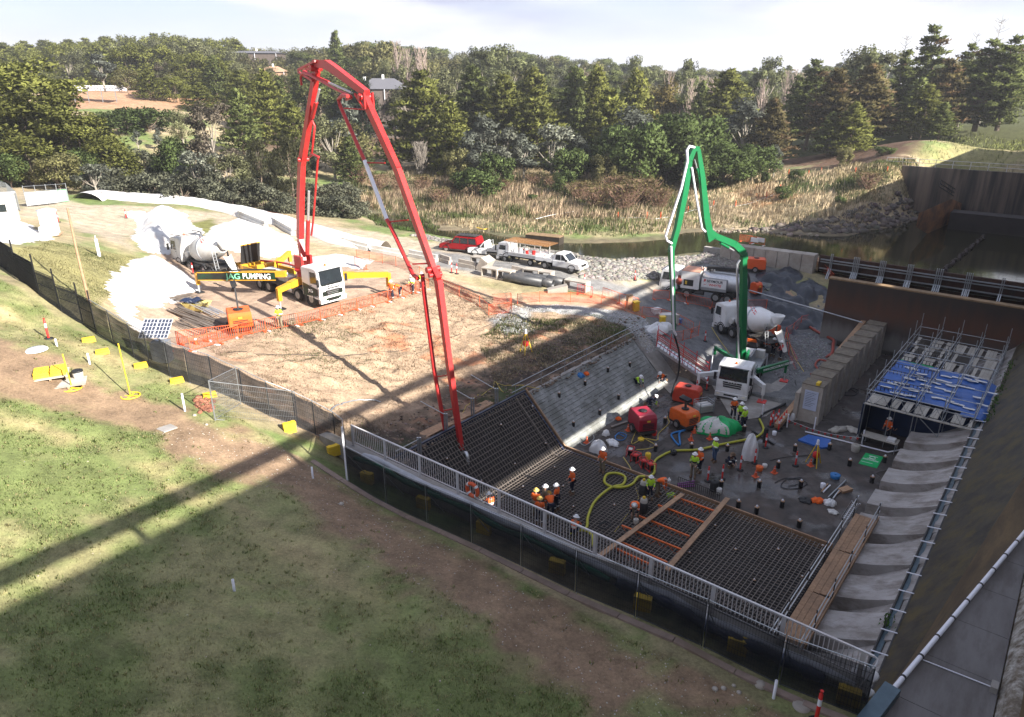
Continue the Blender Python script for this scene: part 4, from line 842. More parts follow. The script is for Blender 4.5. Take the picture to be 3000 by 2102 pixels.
part(gp,'deck_tank',M['dirtywhite'],lambda mb:(mb.box(-7.0,-5.4,-.9,.2,2.0,2.12),mb.box(-7.9,-7.4,.3,1.0,1.2,1.9)))
part(gp,'handrail',M['steel'],lambda mb:([mb.bar((-2.3-i*.45,1.12,1.2),(-2.3-i*.45,1.12,2.1),.04) for i in range(4)],[mb.bar((-2.3,1.12,1.2+q),(-3.65,1.12,1.2+q),.04) for q in (.3,.6,.9)]))
part(gp,'hopper',M['dark'],lambda mb:mb.add([(-10.2,-.95,1.6),(-9.0,-.95,1.6),(-9.0,.95,1.6),(-10.2,.95,1.6),(-9.9,-.5,.7),(-9.2,-.5,.7),(-9.2,.5,.7),(-9.9,.5,.7)],[(0,1,5,4),(1,2,6,5),(2,3,7,6),(3,0,4,7),(4,5,6,7)]))
part(gp,'hopper_flap',M['orange'],lambda mb:mb.box(-10.25,-10.1,-1.0,1.0,1.6,1.85))
gi=gp.rotation_euler.z
def gl(x,y,z):return Matrix.Rotation(gi,3,'Z')@Vector((x,y,z))+GT
outrigger(gp,'outrigger',gl(-2.5,-1.0,1.35),at(2048,1098,1.4),Vector((at(2048,1098,1.4).x,at(2048,1098,1.4).y,.05)),.30,M['white'],M['orange'])
outrigger(gp,'outrigger',gl(-2.5,1.0,1.35),at(2238,1132,1.4),Vector((at(2238,1132,1.4).x,at(2238,1132,1.4).y,.05)),.30,M['white'],M['redplastic'])
h_,e_=gl(-3.4,1.15,1.55),at(2305,1062,1.75)
og=outrigger(gp,'outrigger',h_,e_,Vector((e_.x,e_.y,.05)),.26,M['green'],M['redplastic'])
outrigger(gp,'outrigger',gl(-5.6,-1.1,1.4),gl(-7.6,-3.2,1.4),gl(-7.6,-3.2,.25),.26,M['green'],M['redplastic'])
h_,e_=to_local(gp,h_),to_local(gp,e_);dv=(e_-h_).normalized();sdv=Vector((-dv.y,dv.x,0)).normalized()
if (Matrix.Rotation(gi,3,'Z')@sdv).y>0:sdv=-sdv
mb=MB();mb.taper(h_.lerp(e_,.12)+sdv*.22,e_+sdv*.22,.03,.50,.03,.50);mb.build('sign_board',M['green'],og)
tzz=math.atan2(dv.y,dv.x);text_part('lettering','WWW.CPSCS.COM.AU | 6228 1552',.27,M['helmet'],og,h_.lerp(e_,.15)+sdv*.245,(PI/2,-math.asin(dv.z),tzz),sx=.78)
GA=gl(-3.2,0,0);GB=at(1975,1165,.5)
def GBm(px,py):return to_local(gp,plane_hit(px,py,GA,GB))
side_=(Matrix.Rotation(-gi,3,'Z')@Vector((-(GB.y-GA.y),GB.x-GA.x,0))).normalized()
part(gp,'pedestal',M['green'],lambda mb:(mb.lathe([(.7,1.1),(.7,1.4),(.5,1.7),(.5,2.0)],16,(-3.2,0,0)),mb.box(-3.6,-2.8,-.4,-.25,1.9,3.2),mb.box(-3.6,-2.8,.25,.4,1.9,3.2)))
mb=MB();boxbeam(mb,[Vector((-3.2,0,2.3)),GBm(2175,1000),GBm(2178,860),GBm(2178,752)],[.34,.36,.36,.34],[.42,.52,.52,.44]);g1=mb.build('boom_mast',M['green'],gp)
mb=MB();boxbeam(mb,[GBm(2182,762),GBm(2178,742),GBm(2150,715),GBm(2095,692),GBm(2074,676)],[.32,.34,.33,.32,.30],[.42,.5,.48,.42,.42]);g2=mb.build('boom_second_arm',M['green'],gp)
mb=MB();boxbeam(mb,[GBm(2082,705),GBm(2068,640),GBm(2056,520),GBm(2044,440)],[.28,.30,.28,.26],[.56,.54,.42,.32]);g3=mb.build('boom_third_arm',M['green'],gp)
mb=MB();boxbeam(mb,[GBm(2046,436),GBm(2032,436),GBm(2018,470),GBm(2006,560),GBm(1985,665),GBm(1972,712),GBm(1966,735),GBm(1970,830),GBm(1975,965)],[.3,.32,.32,.32,.30,.28,.28,.24,.2],[.3,.34,.42,.46,.42,.4,.4,.28,.2]);g4=mb.build('boom_tip_arm',M['green'],gp)
for a,b,r_,pr in ((GBm(2158,1060),GBm(2166,960),.12,g1),(GBm(2110,712),GBm(2150,735),.12,g2),(GBm(2052,530),GBm(2035,468),.08,g3),(GBm(2062,580),GBm(2038,478),.09,g3)):
 mb=MB();c_=a.lerp(b,.6);mb.cyl(a,c_,r_,10);mb.build('boom_ram',M['green'],pr);mb=MB();mb.cyl(c_,b,r_*.5,8);mb.build('ram_rod',M['alu'],pr)
PO=side_*.55
if (Matrix.Rotation(gi,3,'Z')@PO).y>0:PO=-PO
mb=MB();mb.tube([q+PO for q in [GBm(2158,1062),GBm(2150,1045),GBm(2146,900),GBm(2144,770),GBm(2152,758)]],.085,8);mb.build('delivery_pipe',M['steel'],g1)
mb=MB();mb.tube([q+PO*.4 for q in [GBm(2028,432),GBm(2014,428),GBm(2006,440),GBm(2008,470),GBm(1990,550),GBm(1944,690),GBm(1948,704),GBm(1962,712)]],.085,8);mb.tube([q+PO*.4 for q in [GBm(1960,720),GBm(1965,850),GBm(1968,965),GBm(1975,980)]],.08,8);mb.build('delivery_pipe',M['pvc'],g4)
mb=MB();mb.tube([q+PO*.4 for q in [GBm(2020,490),GBm(2034,580),GBm(2050,668),GBm(2060,678)]],.08,8);mb.build('delivery_pipe',M['pvc'],g3)
mb=MB();mb.tube(spline([GBm(1975,980),GBm(1984,1010),GBm(1990,1040),GBm(1988,1090),GBm(1972,1140),GBm(1966,1162)]),.075,8);mb.build('end_hose',M['hoseblack'],g4)
gm=thing('mixer_truck','clean white mixer truck on the gravel ramp behind the green boom','mixer truck',(20.75,66.3,.75),az_rot(-20))
cab_over(gm,2.4,2.85,1.9,.45,M['white']);chassis(gm,8.1,[1.35,3.0,5.4,6.6],.5);mixer_body(gm,0,8.1,M['redplastic'])
gm.rotation_euler.y=math.radians(1.5)
vt=thing('vacuum_truck','white vacuum truck with a company banner behind the orange barriers','vacuum truck',(16.1,73.6,gz(18,72)),az_rot(-60))
cab_over(vt,2.4,2.85,1.9,.5,M['white']);chassis(vt,8.6,[1.3,3.0,6.0,7.2],.48)
part(vt,'equipment_cabin',M['white'],lambda mb:mb.box(-4.2,-2.3,-1.15,1.15,1.05,2.85))
part(vt,'cabin_roof',mat('faded_orange_roof',(.60,.30,.20),.7,0,.3,2),lambda mb:mb.box(-4.2,-2.3,-1.15,1.15,2.853,2.9))
part(vt,'control_panel',M['black'],lambda mb:mb.box(-3.6,-2.6,1.151,1.17,1.35,2.0))
part(vt,'gauge',M['yellowplastic'],lambda mb:mb.box(-2.95,-2.75,1.171,1.19,1.5,1.85))
part(vt,'hose_reel',M['hosered'],lambda mb:mb.lathe([(.25,-.3),(.5,-.3),(.5,.3),(.25,.3)],14,(-2.1,.75,1.7),'x',cap=False))
part(vt,'tank',M['alu'],lambda mb:mb.lathe([(.2,-8.7),(.7,-8.55),(.92,-8.2),(.95,-8.15),(.95,-4.4),(.6,-4.3)],22,(0,0,1.95),'x'))
part(vt,'tank_dome',M['alu'],lambda mb:mb.lathe([(.92,-8.16),(.99,-8.15),(.99,-8.05),(.92,-8.04)],22,(0,0,1.95),'x',cap=False))
part(vt,'side_locker',M['steel'],lambda mb:mb.box(-7.0,-4.4,.98,1.16,1.15,2.45))
bn=part(vt,'banner',M['bagwhite'],lambda mb:mb.box(-6.95,-4.45,1.165,1.18,1.45,2.4))
text_part('lettering','SEYMOUR',.36,M['navy'],bn,(-4.98,1.19,2.12),(PI/2,0,PI),sx=1.0)
text_part('lettering','WHYTE',.36,M['redplastic'],bn,(-5.2,1.19,1.74),(PI/2,0,PI),sx=1.0)
part(bn,'logo',M['redplastic'],lambda mb:[mb.box(-4.72-i*.07,-4.67-i*.07,1.185,1.192,2.0+.04*i,2.3) for i in range(3)]+[mb.box(-4.9,-4.68,1.185,1.192,1.72,1.76)])
part(vt,'boom_arm',M['dark'],lambda mb:(mb.bar((-4.6,0,3.1),(-8.4,0,3.2),.22),mb.cyl((-5,0,2.8),(-5,0,3.1),.2,10)))
part(vt,'suction_hose',M['hoseblack'],lambda mb:mb.tube(spline([(-4.6,.1,3.3),(-6.5,.15,3.4),(-8.3,.2,3.35),(-8.9,.2,2.6),(-8.95,.2,1.4)]),.12,8))
part(vt,'top_fittings',M['dirtywhite'],lambda mb:[mb.cyl((-3.9-i*.3,-.5+i*.15,2.9),(-3.9-i*.3,-.5+i*.15,3.15),.08,8) for i in range(6)])
def car(name,label,cat,loc,az,L,Wd,H,body,kind):
 t=thing(name,label,cat,loc,az_rot(az));hl=L/2;hw_=Wd/2;zb=.42
 sh=1.02 if kind!='flat' else 1.0
 if kind=='wagon':prof=[(hl-.05,zb),(hl,.72),(hl-.1,.95),(hl-1.15,1.10),(-hl+.05,1.10),(-hl,.95),(-hl,zb+.05)];cabp=[(hl-1.35,1.09),(hl-2.05,H),(-hl+.35,H),(-hl+.06,1.09)]
 elif kind=='dual':prof=[(hl-.02,zb),(hl,.75),(hl-.12,.98),(hl-1.1,1.08),(-.55,1.08),(-.55,.62),(-.55,zb)];cabp=[(hl-1.25,1.07),(hl-2.0,H),(-.25,H),(-.5,1.07)]
 else:prof=[(hl-.02,zb),(hl,.75),(hl-.12,.98),(hl-1.1,1.08),(.35,1.08),(.35,.62),(.35,zb)];cabp=[(hl-1.25,1.07),(hl-1.95,H),(.6,H),(.38,1.07)]
 prism_part(t,'body',prof,-hw_,hw_,body,.05)
 g=prism_part(t,'cabin',cabp,-hw_+.10,hw_-.10,body,.05)
 x_a,z_a,x_b,z_b=cabp[0][0],cabp[0][1],cabp[1][0],cabp[1][1]
 part(t,'windscreen',M['glass'],lambda mb:mb.add([(x_a-.04,-hw_+.2,z_a+.06),(x_a-.04,hw_-.2,z_a+.06),(x_b+.09,hw_-.26,z_b-.07),(x_b+.09,-hw_+.26,z_b-.07)],[(0,1,2,3)]))
 xr,xf=cabp[3][0]+.2,cabp[0][0]-.3;nwin=3 if kind=='wagon' else (2 if kind=='dual' else 1);ww=(xf-xr)/nwin
 for sg in (-1,1):
  y=sg*(hw_-.094)
  for i in range(nwin):
   a0,a1=xr+i*ww+.04,xr+(i+1)*ww-.04;cut=.42 if i==nwin-1 else 0
   part(t,'side_window',M['glass'],lambda mb:mb.add([(a0,y,1.14),(a1,y,1.14),(a1-cut,y,H-.12),(a0+(.08 if i==0 else 0),y,H-.12)],[(0,1,2,3) if sg<0 else (3,2,1,0)]))
  part(t,'side_mirror',M['black'],lambda mb:mb.box(cabp[0][0]-.35,cabp[0][0]-.15,sg*(hw_+.10)-.08,sg*(hw_+.10)+.08,1.12,1.32))
  part(t,'headlight',M['alu'],lambda mb:mb.box(hl-.14,hl+.015,sg*(hw_-.22)-.16,sg*(hw_-.22)+.16,.76,.92))
  part(t,'door_handle',M['black'],lambda mb:mb.box(cabp[3][0]+.6,cabp[3][0]+.75,sg*(hw_+.01)-.012,sg*(hw_+.01)+.012,.93,.96))
  part(t,'side_step',M['dark'],lambda mb:mb.box(-.7,1.0,sg*(hw_-.02)-.06,sg*(hw_-.02)+.06,.34,.40))
  wb=L*.29
  for x in (hl-.92,-hl+1.15):
   wheel(t,x,sg*(hw_-.13),.38,.25)
   part(t,'wheel_arch',M['black'],lambda mb:mb.lathe([(.46,sg*(hw_-.28)),(.46,sg*(hw_+.018)),(.39,sg*(hw_+.018)),(.39,sg*(hw_-.28))],18,(x,0,.40),'y',cap=False))
 part(t,'grille',M['black'],lambda mb:mb.box(hl-.1,hl+.012,-.5,.5,.62,.86))
 part(t,'bumper',M['dark'] if kind!='dual' else body,lambda mb:mb.box(hl-.1,hl+.09,-hw_+.02,hw_-.02,.40,.60))
 part(t,'number_plate',M['yellowplastic'],lambda mb:mb.box(hl+.09,hl+.1,-.19,.19,.44,.56))
 part(t,'rear_light',M['redplastic'],lambda mb:[mb.box(-hl-.01,-hl+.05,sg*(hw_-.12)-.08,sg*(hw_-.12)+.08,.8,1.0) for sg in (-1,1)])
 if kind in ('ute','dual'):
  x1=.28 if kind=='ute' else -.62
  part(t,'tray',body if kind=='dual' else M['alu'],lambda mb:(mb.box(-hl,x1,-hw_+.02,hw_-.02,.78,.86),mb.box(-hl,x1,-hw_+.02,-hw_+.06,.86,1.16),mb.box(-hl,x1,hw_-.06,hw_-.02,.86,1.16),mb.box(-hl,-hl+.04,-hw_+.06,hw_-.06,.86,1.16)))
  part(t,'ladder_rack',M['alu'] if kind=='ute' else M['dark'],lambda mb:([mb.bar((x1-.03,sg*(hw_-.1),.86),(x1-.03,sg*(hw_-.1),H-.02),.05) for sg in (-1,1)],mb.bar((x1-.03,-hw_+.1,H-.02),(x1-.03,hw_-.1,H-.02),.05)))
  part(t,'chassis',M['dark'],lambda mb:[mb.box(-hl+.1,x1+.4,sg*.4-.05,sg*.4+.05,.5,.76) for sg in (-1,1)])
 if kind=='wagon':
  part(t,'roof_rack',M['dark'],lambda mb:([mb.bar((hl-2.1,sg*(hw_-.3),H+.10),(-hl+.5,sg*(hw_-.3),H+.10),.05) for sg in (-1,1)],[mb.bar((x,-hw_+.3,H+.11),(x,hw_-.3,H+.11),.05) for x in np.linspace(-hl+.5,hl-2.1,7)],mb.box(-hl+.5,hl-2.1,-hw_+.35,hw_-.35,H+.06,H+.08)))
  part(t,'rear_window',M['glass'],lambda mb:mb.add([(-hl+.09,-hw_+.3,1.16),(-hl+.34,-hw_+.3,H-.1),(-hl+.34,hw_-.3,H-.1),(-hl+.09,hw_-.3,1.16)],[(0,1,2,3)]))
 return t
m_rc=mat('deep_red_car_paint',(.28,.008,.012),.25,.1,.08,2)
def gxy(x,y):return Vector((x,y,gz(x,y)))
car('four_wheel_drive','dark red four-wheel drive wagon with a roof rack, first of the parked cars','car',gxy(-5.7,80.3),-66,5.0,1.95,1.90,m_rc,'wagon')
car('ute','white single-cab ute with an alloy tray behind the red wagon','ute',gxy(-2.2,78.3),-68,5.3,1.86,1.78,M['white'],'ute')
car('ute','white dual-cab ute facing right on the gravel beside the rock bank','ute',gxy(5.15,72.6),124,5.3,1.86,1.80,M['white'],'dual')
fb_=thing('flatbed_truck','small white flatbed truck carrying a rusty steel mesh rack','truck',gxy(1.35,75.8),az_rot(-56))
fb_.location=fb_.location+Vector((math.sin(math.radians(-56)),math.cos(math.radians(-56)),0))*3.0
cab_over(fb_,1.9,2.15,1.5,.42,M['white'],slope=.18)
part(fb_,'chassis',M['dark'],lambda mb:[mb.box(-5.9,-.3,sg*.4-.05,sg*.4+.05,.55,.75) for sg in (-1,1)])
for x in (-.95,-4.3):
 for sg in (-1,1):wheel(fb_,x,sg*.80,.36,.24)
part(fb_,'tray',M['white'],lambda mb:(mb.box(-6.0,-1.6,-1.0,1.0,.85,.93),[mb.box(-6.0,-1.6,sg*1.0-.03,sg*1.0+.03,.93,1.28) for sg in (-1,1)],mb.box(-6.03,-5.97,-.97,.97,.93,1.28)))
part(fb_,'side_slots',M['dark'],lambda mb:[mb.box(-5.9,-1.7,sg*1.035-.004,sg*1.035+.004,1.0+q,1.03+q) for sg in (-1,1) for q in (0,.12)])
part(fb_,'rack_posts',M['dirtywhite'],lambda mb:([mb.bar((x,sg*.95,.93),(x,sg*.95,2.3),.06) for x in (-5.6,-3.7,-1.8) for sg in (-1,1)],[mb.bar((-5.7,sg*.95,2.3),(-1.5,sg*.95,2.3),.06) for sg in (-1,1)]))
part(fb_,'mesh_load',mat('light_rust_mesh',(.45,.24,.10),.8,.2,.2,3),lambda mb:([mb.bar((-6.6,y,2.38),(-1.0,y,2.38),.022) for y in np.linspace(-1.1,1.1,14)],[mb.bar((x,-1.1,2.4),(x,1.1,2.4),.022) for x in np.linspace(-6.5,-1.1,30)],[mb.bar((-6.6,y,2.44),(-1.0,y,2.44),.022) for y in np.linspace(-1.05,1.05,13)]))
for i in range(3):part(fb_,'red_drum',M['redplastic'],lambda mb:mb.cyl((-2.6-i*.7,-.3+.3*(i%2),.93),(-2.6-i*.7,-.3+.3*(i%2),1.4),.2,10))
part(fb_,'tray_bags',M['bagwhite'],lambda mb:[mb.lathe([(.25,.93),(.33,1.2),(.15,1.6)],8,(-2.1-i*.5,.45-.3*i,0)) for i in range(3)])
# fences, rails and barriers
net=net_mat('black_shade_cloth',(.010,.011,.014),900,.76);netw=net_mat('orange_mesh_cloth',(.60,.10,.04),200,.24)
net2=net_mat('thin_black_cloth',(.016,.018,.022),900,.80)
hr=thing('handrail','long white steel handrail on top of the retaining wall','handrail')
RN0,RN1,RS=-26.0,-1.95,19.45
def RP(n,z):return W(RS,n,z)
for z_,r_ in ((7.62,.035),(6.72,.022)):mb=MB();mb.bar(RP(RN0,z_),RP(RN1,z_),r_*2,r_*1.6);mb.build('rail',M['handrail'],hr)
bal=MB();bal.bar((0,0,6.73),(0,0,7.60),.024);bal.mats=[M['handrail']];bmesh_=bal.mesh('baluster')
n_=RN0+.11
while n_<RN1:o=bpy.data.objects.new('baluster',bmesh_);col.objects.link(o);setp(o,hr);o.location=RP(n_,0);n_+=.14
for i in range(11):mb=MB();sbox(mb,RS-.03,RS+.03,RN0+i*2.37,RN0+i*2.37+.14,6.52,7.62);mb.build('rail_post',M['handrail'],hr)
mb=MB();mb.tube([RP(RN1,7.62),RP(RN1+.10,7.58),W(RS-.1,RN1+.12,7.5),W(RS-.55,RN1-.12,6.78)],.03,6);mb.build('end_return',M['handrail'],hr)
lr=thing('life_ring','orange and white life ring hanging on the white handrail','life ring',at(1386,1436,7.05))
lr.location=W(RS-.08,SN(*at(1386,1436,7.1)[:2])[1],7.12);mb=MB();mb.tube([(math.cos(t)*.30,0,math.sin(t)*.30) for t in np.linspace(0,2*PI,25)[:-1]],.085,8,True);mb.build('ring',M['orangeplastic'],lr)
for i in range(4):
 t_=PI/4+i*PI/2;mb=MB();mb.tube([(math.cos(t)*.30,0,math.sin(t)*.30) for t in np.linspace(t_-.16,t_+.16,4)],.089,8);mb.build('band',M['bagwhite'],lr)
lr.rotation_euler.z=AZ+PI/2
def mesh_panel(name,label,a,b,h,m,group,rails=True,wire=True,sag=0.0,drop=.0,clothz=(0.04,.96),kick=0.0):
 a,b=Vector(a),Vector(b);t=thing(name,label,'fence panel',a,0,group);d=b-a;L=math.hypot(d.x,d.y);ux,uy=d.x/L,d.y/L
 P3=lambda u,z:(d.x*u,d.y*u,d.z*u+z)
 mb=MB()
 for u in (0.01,.99):mb.cyl(P3(u,0),P3(u,h),.02,6)
 mb.cyl(P3(.01,h-.02),P3(.99,h-.02),.018,6);mb.cyl(P3(.01,.08),P3(.99,.08),.018,6)
 mb.build('frame',M['steel'] if wire else M['black'],t)
 mb=MB()
 if wire:
  for i in range(1,int(L/.09)):mb.bar(P3(i*.09/L,.09),P3(i*.09/L,h-.03),.006)
  for i in range(1,7):mb.bar(P3(.01,h*i/7),P3(.99,h*i/7),.007)
 else:
  for i in range(1,int(L/.11)):mb.bar(P3(i*.11/L,.02),P3(i*.11/L,h-.02),.022)
  for z_ in (.25,h*.6,h-.2):mb.bar(P3(.01,z_),P3(.99,z_),.03)
 mb.build('wire_infill' if wire else 'bars',(M['dark'] if (m and wire) else M['steel']) if wire else M['black'],t,kind='stuff')
 if m:
  mid=a+d*.5;sg_=1 if (-uy*mid.x+ux*mid.y)<0 else -1
  rr=random.Random(hash(label)%1000+int(L*100));ph=rr.random()*6;
  def fn(u,v):
   z=h*(clothz[0]+(clothz[1]-clothz[0])*v)-sag*math.sin(PI*u)*(v**2);w_=.03+.05*sag*6*(1+math.sin(u*9+ph))*math.sin(v*3)
   return (d.x*u-uy*w_*sg_,d.y*u+ux*w_*sg_,d.z*u+z)
  mb=MB();mb.grid(fn,12,5);mb.build('shade_cloth',m,t)
 return t
npan=9;nn0=-23.45;step=2.42;desc=['far left corner','second from the corner','third from the corner','fourth from the corner','fifth from the corner','sixth from the corner','seventh from the corner','next to last','last, cut by the bottom edge']
for i in range(npan):
 sF_=lambda n:17.15+(n+23.5)*.044;a=W(sF_(nn0+i*step),nn0+i*step);b=W(sF_(nn0+(i+1)*step),nn0+(i+1)*step-.04);a.z=gz(a.x,a.y);b.z=gz(b.x,b.y)
 mesh_panel('mesh_fence_panel','dark screened fence panel below the handrail, '+desc[i],a,b,1.95,net,'dark screened fence below the handrail')
 c=a.lerp(b,.02);t=thing('fence_stay','thin steel stay propping the dark fence, '+desc[i],'stay',c,0,'stays behind the dark fence')
 dN=Vector((SS[0],SS[1],0));mb=MB();mb.cyl(Vector((0,0,1.5)),dN*.95+Vector((0,0,.1)),.018,6);mb.build('stay_tube',M['steel'],t)
yb=MB()
for z0,z1,w_ in ((0,.17,.62),(.18,.36,.60),(.37,.56,.62)):yb.box(-w_/2,w_/2,-.125,.125,z0,z1)
for x in (-.18,.18):yb.box(x-.05,x+.05,-.135,.135,.561,.575)
yb.mats=[M['yellowplastic']];yme=yb.mesh('block');yb1=MB()
for z0,z1,w_ in ((0,.13,.64),(.14,.26,.60)):yb1.box(-w_/2,w_/2,-.13,.13,z0,z1)
yb1.mats=[M['yellowplastic']];yme1=yb1.mesh('block')
def yblock(p,rz,label,group,low=False):
 o=bpy.data.objects.new('ballast_block',yme1 if low else yme);col.objects.link(o);o.location=p;o.rotation_euler.z=rz;return tag(o,label,'ballast block',group)
for i,(px,py,lb) in enumerate(((1077,1398,'yellow ballast block behind the dark fence, nearest the corner post'),(1241,1472,'yellow ballast block behind the dark fence, below the red hose end'),(1418,1545,'yellow ballast block behind the dark fence, right of the life ring'),(1632,1660,'yellow ballast block behind the dark fence, below the group of workers'),(1881,1768,'yellow ballast block behind the dark fence, below the timber planks'),(2158,1893,'yellow ballast block behind the dark fence, below the plank walkway'))):
 yblock(hit(px,py+18),AZ-PI/2+.25,lb,'ballast blocks behind the dark fence')
yblock(hit(2482,2062),AZ-PI/2+.2,'yellow ballast block poking out of the end of the dark fence','ballast blocks behind the dark fence')
for px,py,lb,lw in ((261,1003,'low yellow ballast block farthest up the left fence',1),(301,1038,'low yellow ballast block second up the left fence',1),(413,1078,'yellow ballast block on the grass below the solar panel',1),(519,1122,'yellow ballast block midway along the left fence',1),(615,1165,'yellow ballast block beside the open mesh gate',1),(850,1268,'bright yellow ballast block under the sagging shade cloth',0),(979,1335,'yellow ballast block left of the tall corner post',0)):
 yblock(hit(px,py),.6,lb,'ballast blocks along the left fence',lw)
def roll(label,name,s,n0,n1,r_,m,cat='roll'):
 t=MB();pts_=[W(s+.06*math.sin(n*1.3),n,6.5+r_*.8+.03*math.sin(n*2.1)) for n in np.linspace(n0,n1,30)];t.tube(pts_,[r_*(.85+.2*math.sin(i*1.9)) for i in range(30)],8);tag(t.build(name,m),label,cat)
roll('white sheet rolled along the foot of the handrail','sheet_roll',19.0,-24.6,-2.2,.17,mat('grey_white_sheet',(.42,.43,.46),.7,0,.2,3))
roll('green shade cloth bundled along the left half of the wall foot','cloth_roll',18.65,-24.8,-10.5,.13,mat('dark_green_cloth',(.01,.09,.05),.8,0,.3,3))
roll('black plastic bundled along the right half of the wall foot','plastic_roll',18.65,-10.2,-3.0,.20,M['film'])
for lb,px,py,r_,m in (('white plastic sheet crumpled past the fence end','2530','1990',.34,'bagwhite'),('green cloth heap past the fence end','2515','2010',.26,'dark_green_cloth'),('white sack at the foot of the brown wedge','2535','2035',.2,'bagwhite')):
 p=hit(int(px),int(py));mb=MB();rr=random.Random(len(lb));mb.grid(lambda u,v:(r_*1.3*math.cos(6.283*u)*math.sin(PI*v)*(1+.2*math.sin(7*u*6.28)),r_*math.sin(6.283*u)*math.sin(PI*v),r_*.9*(1-math.cos(PI*v))*.6*(1+.15*math.sin(11*u*6.28))),14,8);o=mb.build('crumpled_sheet',M.get(m) or MATS[m],loc=p);tag(o,lb,'sheet')
cp=hit(1017,1408);tp_=thing('corner_post','tall pale post where the dark fence turns the corner','post',cp);mb=MB();mb.box(-.035,.035,-.035,.035,0,2.75);mb.build('post',M['pvc'],tp_);mb=MB();mb.box(-.06,.06,-.06,.06,-.02,.03);mb.build('foot_plate',M['steel'],tp_)
FL=[(1012,1330),(985,1308),(925,1276),(868,1250),(792,1222),(715,1184),(627,1146),(557,1124),(500,1106),(440,1077),(394,1051),(335,1012),(283,978)]
fp=[hit(*q) for q in FL];fp=[hit(1017,1408)]+fp
names=['at the corner post','one in from the corner post','two in from the corner post','three in from the corner post','behind the bright ballast block','at the right end of the bare gate','behind the bare mesh gate','left of the bare gate hinge','below the brown slope corner','below the traffic cones','in front of the solar panel','left of the solar panel','where the stiff black fence begins']
for i in range(len(fp)-1):mesh_panel('cloth_fence_panel','sagging black shade-cloth fence panel '+names[i],fp[i],fp[i+1],2.0,net2,'sagging shade-cloth fence up the left side',sag=.10)
BL=[(283,978),(245,953),(178,912),(118,868),(58,822),(-5,775),(-70,722)]
bp_=[hit(*q) for q in BL];nm2=['nearest the shade cloth','second up the hill','third up the hill','fourth up the hill','fifth up the hill','at the left edge of the photo']
for i in range(6):
 a,b=bp_[i].copy(),bp_[i+1].copy();zt=max(a.z,b.z);t=mesh_panel('stepped_fence_panel','stiff black barred fence panel '+nm2[i],Vector((a.x,a.y,a.z)),Vector((b.x,b.y,a.z+(b.z-a.z)*.35)),2.0,net2,'stepped black fence on the left hill',wire=False)
 mb=MB();mb.box(-.03,.03,-.03,.03,-.1,2.5);mb.build('step_post',M['black'],t)
ga=hit(629,1234);gb=hit(707,1186);gc=hit(876,1253)
mesh_panel('mesh_gate','bare galvanised mesh panel standing open towards the site',ga,gb,2.05,None,'bare mesh gate')
mesh_panel('mesh_gate','bare galvanised mesh panel facing the camera left of the ballast block',ga,gc,2.05,None,'bare mesh gate')
# orange barriers
def barrier_line(label,group,px,h=1.0,m='orangeplastic',style='bars',seg=2.1,z=None,cat='barrier',lab_alt=None):
 P_=[(hit(a,b) if z is None else at(a,b,z)) for a,b in px];k=0
 for i in range(len(P_)-1):
  L=(P_[i+1]-P_[i]).length;c=max(1,round(L/seg))
  for j in range(c):
   a=P_[i].lerp(P_[i+1],j/c+.01);b=P_[i].lerp(P_[i+1],(j+1)/c-.01)
   if z is None:a.z=G3(a.x,a.y).z;b.z=G3(b.x,b.y).z
   t=thing('barrier_panel' if style=='bars' else 'netting_panel',label,cat,a,0,group);d=b-a;P3=lambda u,zz:(d.x*u,d.y*u,d.z*u+zz)
   mb=MB();mm=M[m]
   if style=='bars':
    mb.tube([P3(0,.06),P3(0,h),P3(1,h),P3(1,.06)],.028,5);mb.bar(P3(0,.14),P3(1,.14),.03);mb.build('frame',mm,t)
    mb=MB();nb=max(5,int((b-a).length/.15))
    for q in range(1,nb):mb.bar(P3(q/nb,.14),P3(q/nb,h),.018)
    mb.build('bars',mm,t,kind='stuff');mb=MB();dx=Vector((-d.y,d.x,0)).normalized()*.25
    for u in (.06,.94):p=Vector(P3(u,.03));mb.bar(p-dx,p+dx,.16,.06)
    mb.build('feet',M['bagwhite'] if k%2 else mm,t)
   else:
    mb.bar(P3(0,0),P3(0,h+.05),.045);mb.build('stake',M['orangeplastic'],t)
    mb=MB();mb.grid(lambda u,v:(d.x*u-d.y*.03*math.sin(6*u),d.y*u+d.x*.03*math.sin(6*u),d.z*u+.08+(h-.08)*v-.07*math.sin(PI*u)*v),8,3);mb.build('netting',netw,t)
    mb=MB();mb.bar(P3(0,h),P3(1,h-.02),.02);mb.bar(P3(0,.1),P3(1,.1),.02);mb.build('cords',mm,t)
   k+=1
barrier_line('orange barrier along the near edge of the pump pad','barriers round the pump pad',[(525,1012),(610,1000),(700,990),(780,972),(876,955),(1000,922),(1092,898),(1180,872),(1256,848)])
barrier_line('orange barrier standing skewed before the solar panel','barriers below the solar panel',[(520,1010),(560,1032),(640,1010),(740,975)],.95)
barrier_line('orange netting on the far side of the pump pad','netting behind the pump pad',[(1045,760),(1120,772),(1200,795),(1260,830)],1.0,style='net')
barrier_line('orange netting behind the two orange workers','netting behind the pump pad',[(1040,780),(1075,792)],1.0,style='bars')
barrier_line('pink-orange netting running down the stair from the pad','netting beside the pad stair',[(1285,845),(1345,870),(1405,900),(1432,925)],1.0,style='net')
barrier_line('orange netting round the head of the gravel path','netting round the gravel path',[(1432,925),(1500,918),(1497,890),(1440,895)],1.0,style='net')
barrier_line('orange mesh line along the back of the gravel path','mesh along the gravel path',[(1515,892),(1580,885),(1670,886),(1760,893),(1830,912),(1880,930)],.95,style='net')
barrier_line('red plastic barrier standing on the road edge','red barriers at the road',[(1690,862),(1735,872)],1.0,'redplastic')
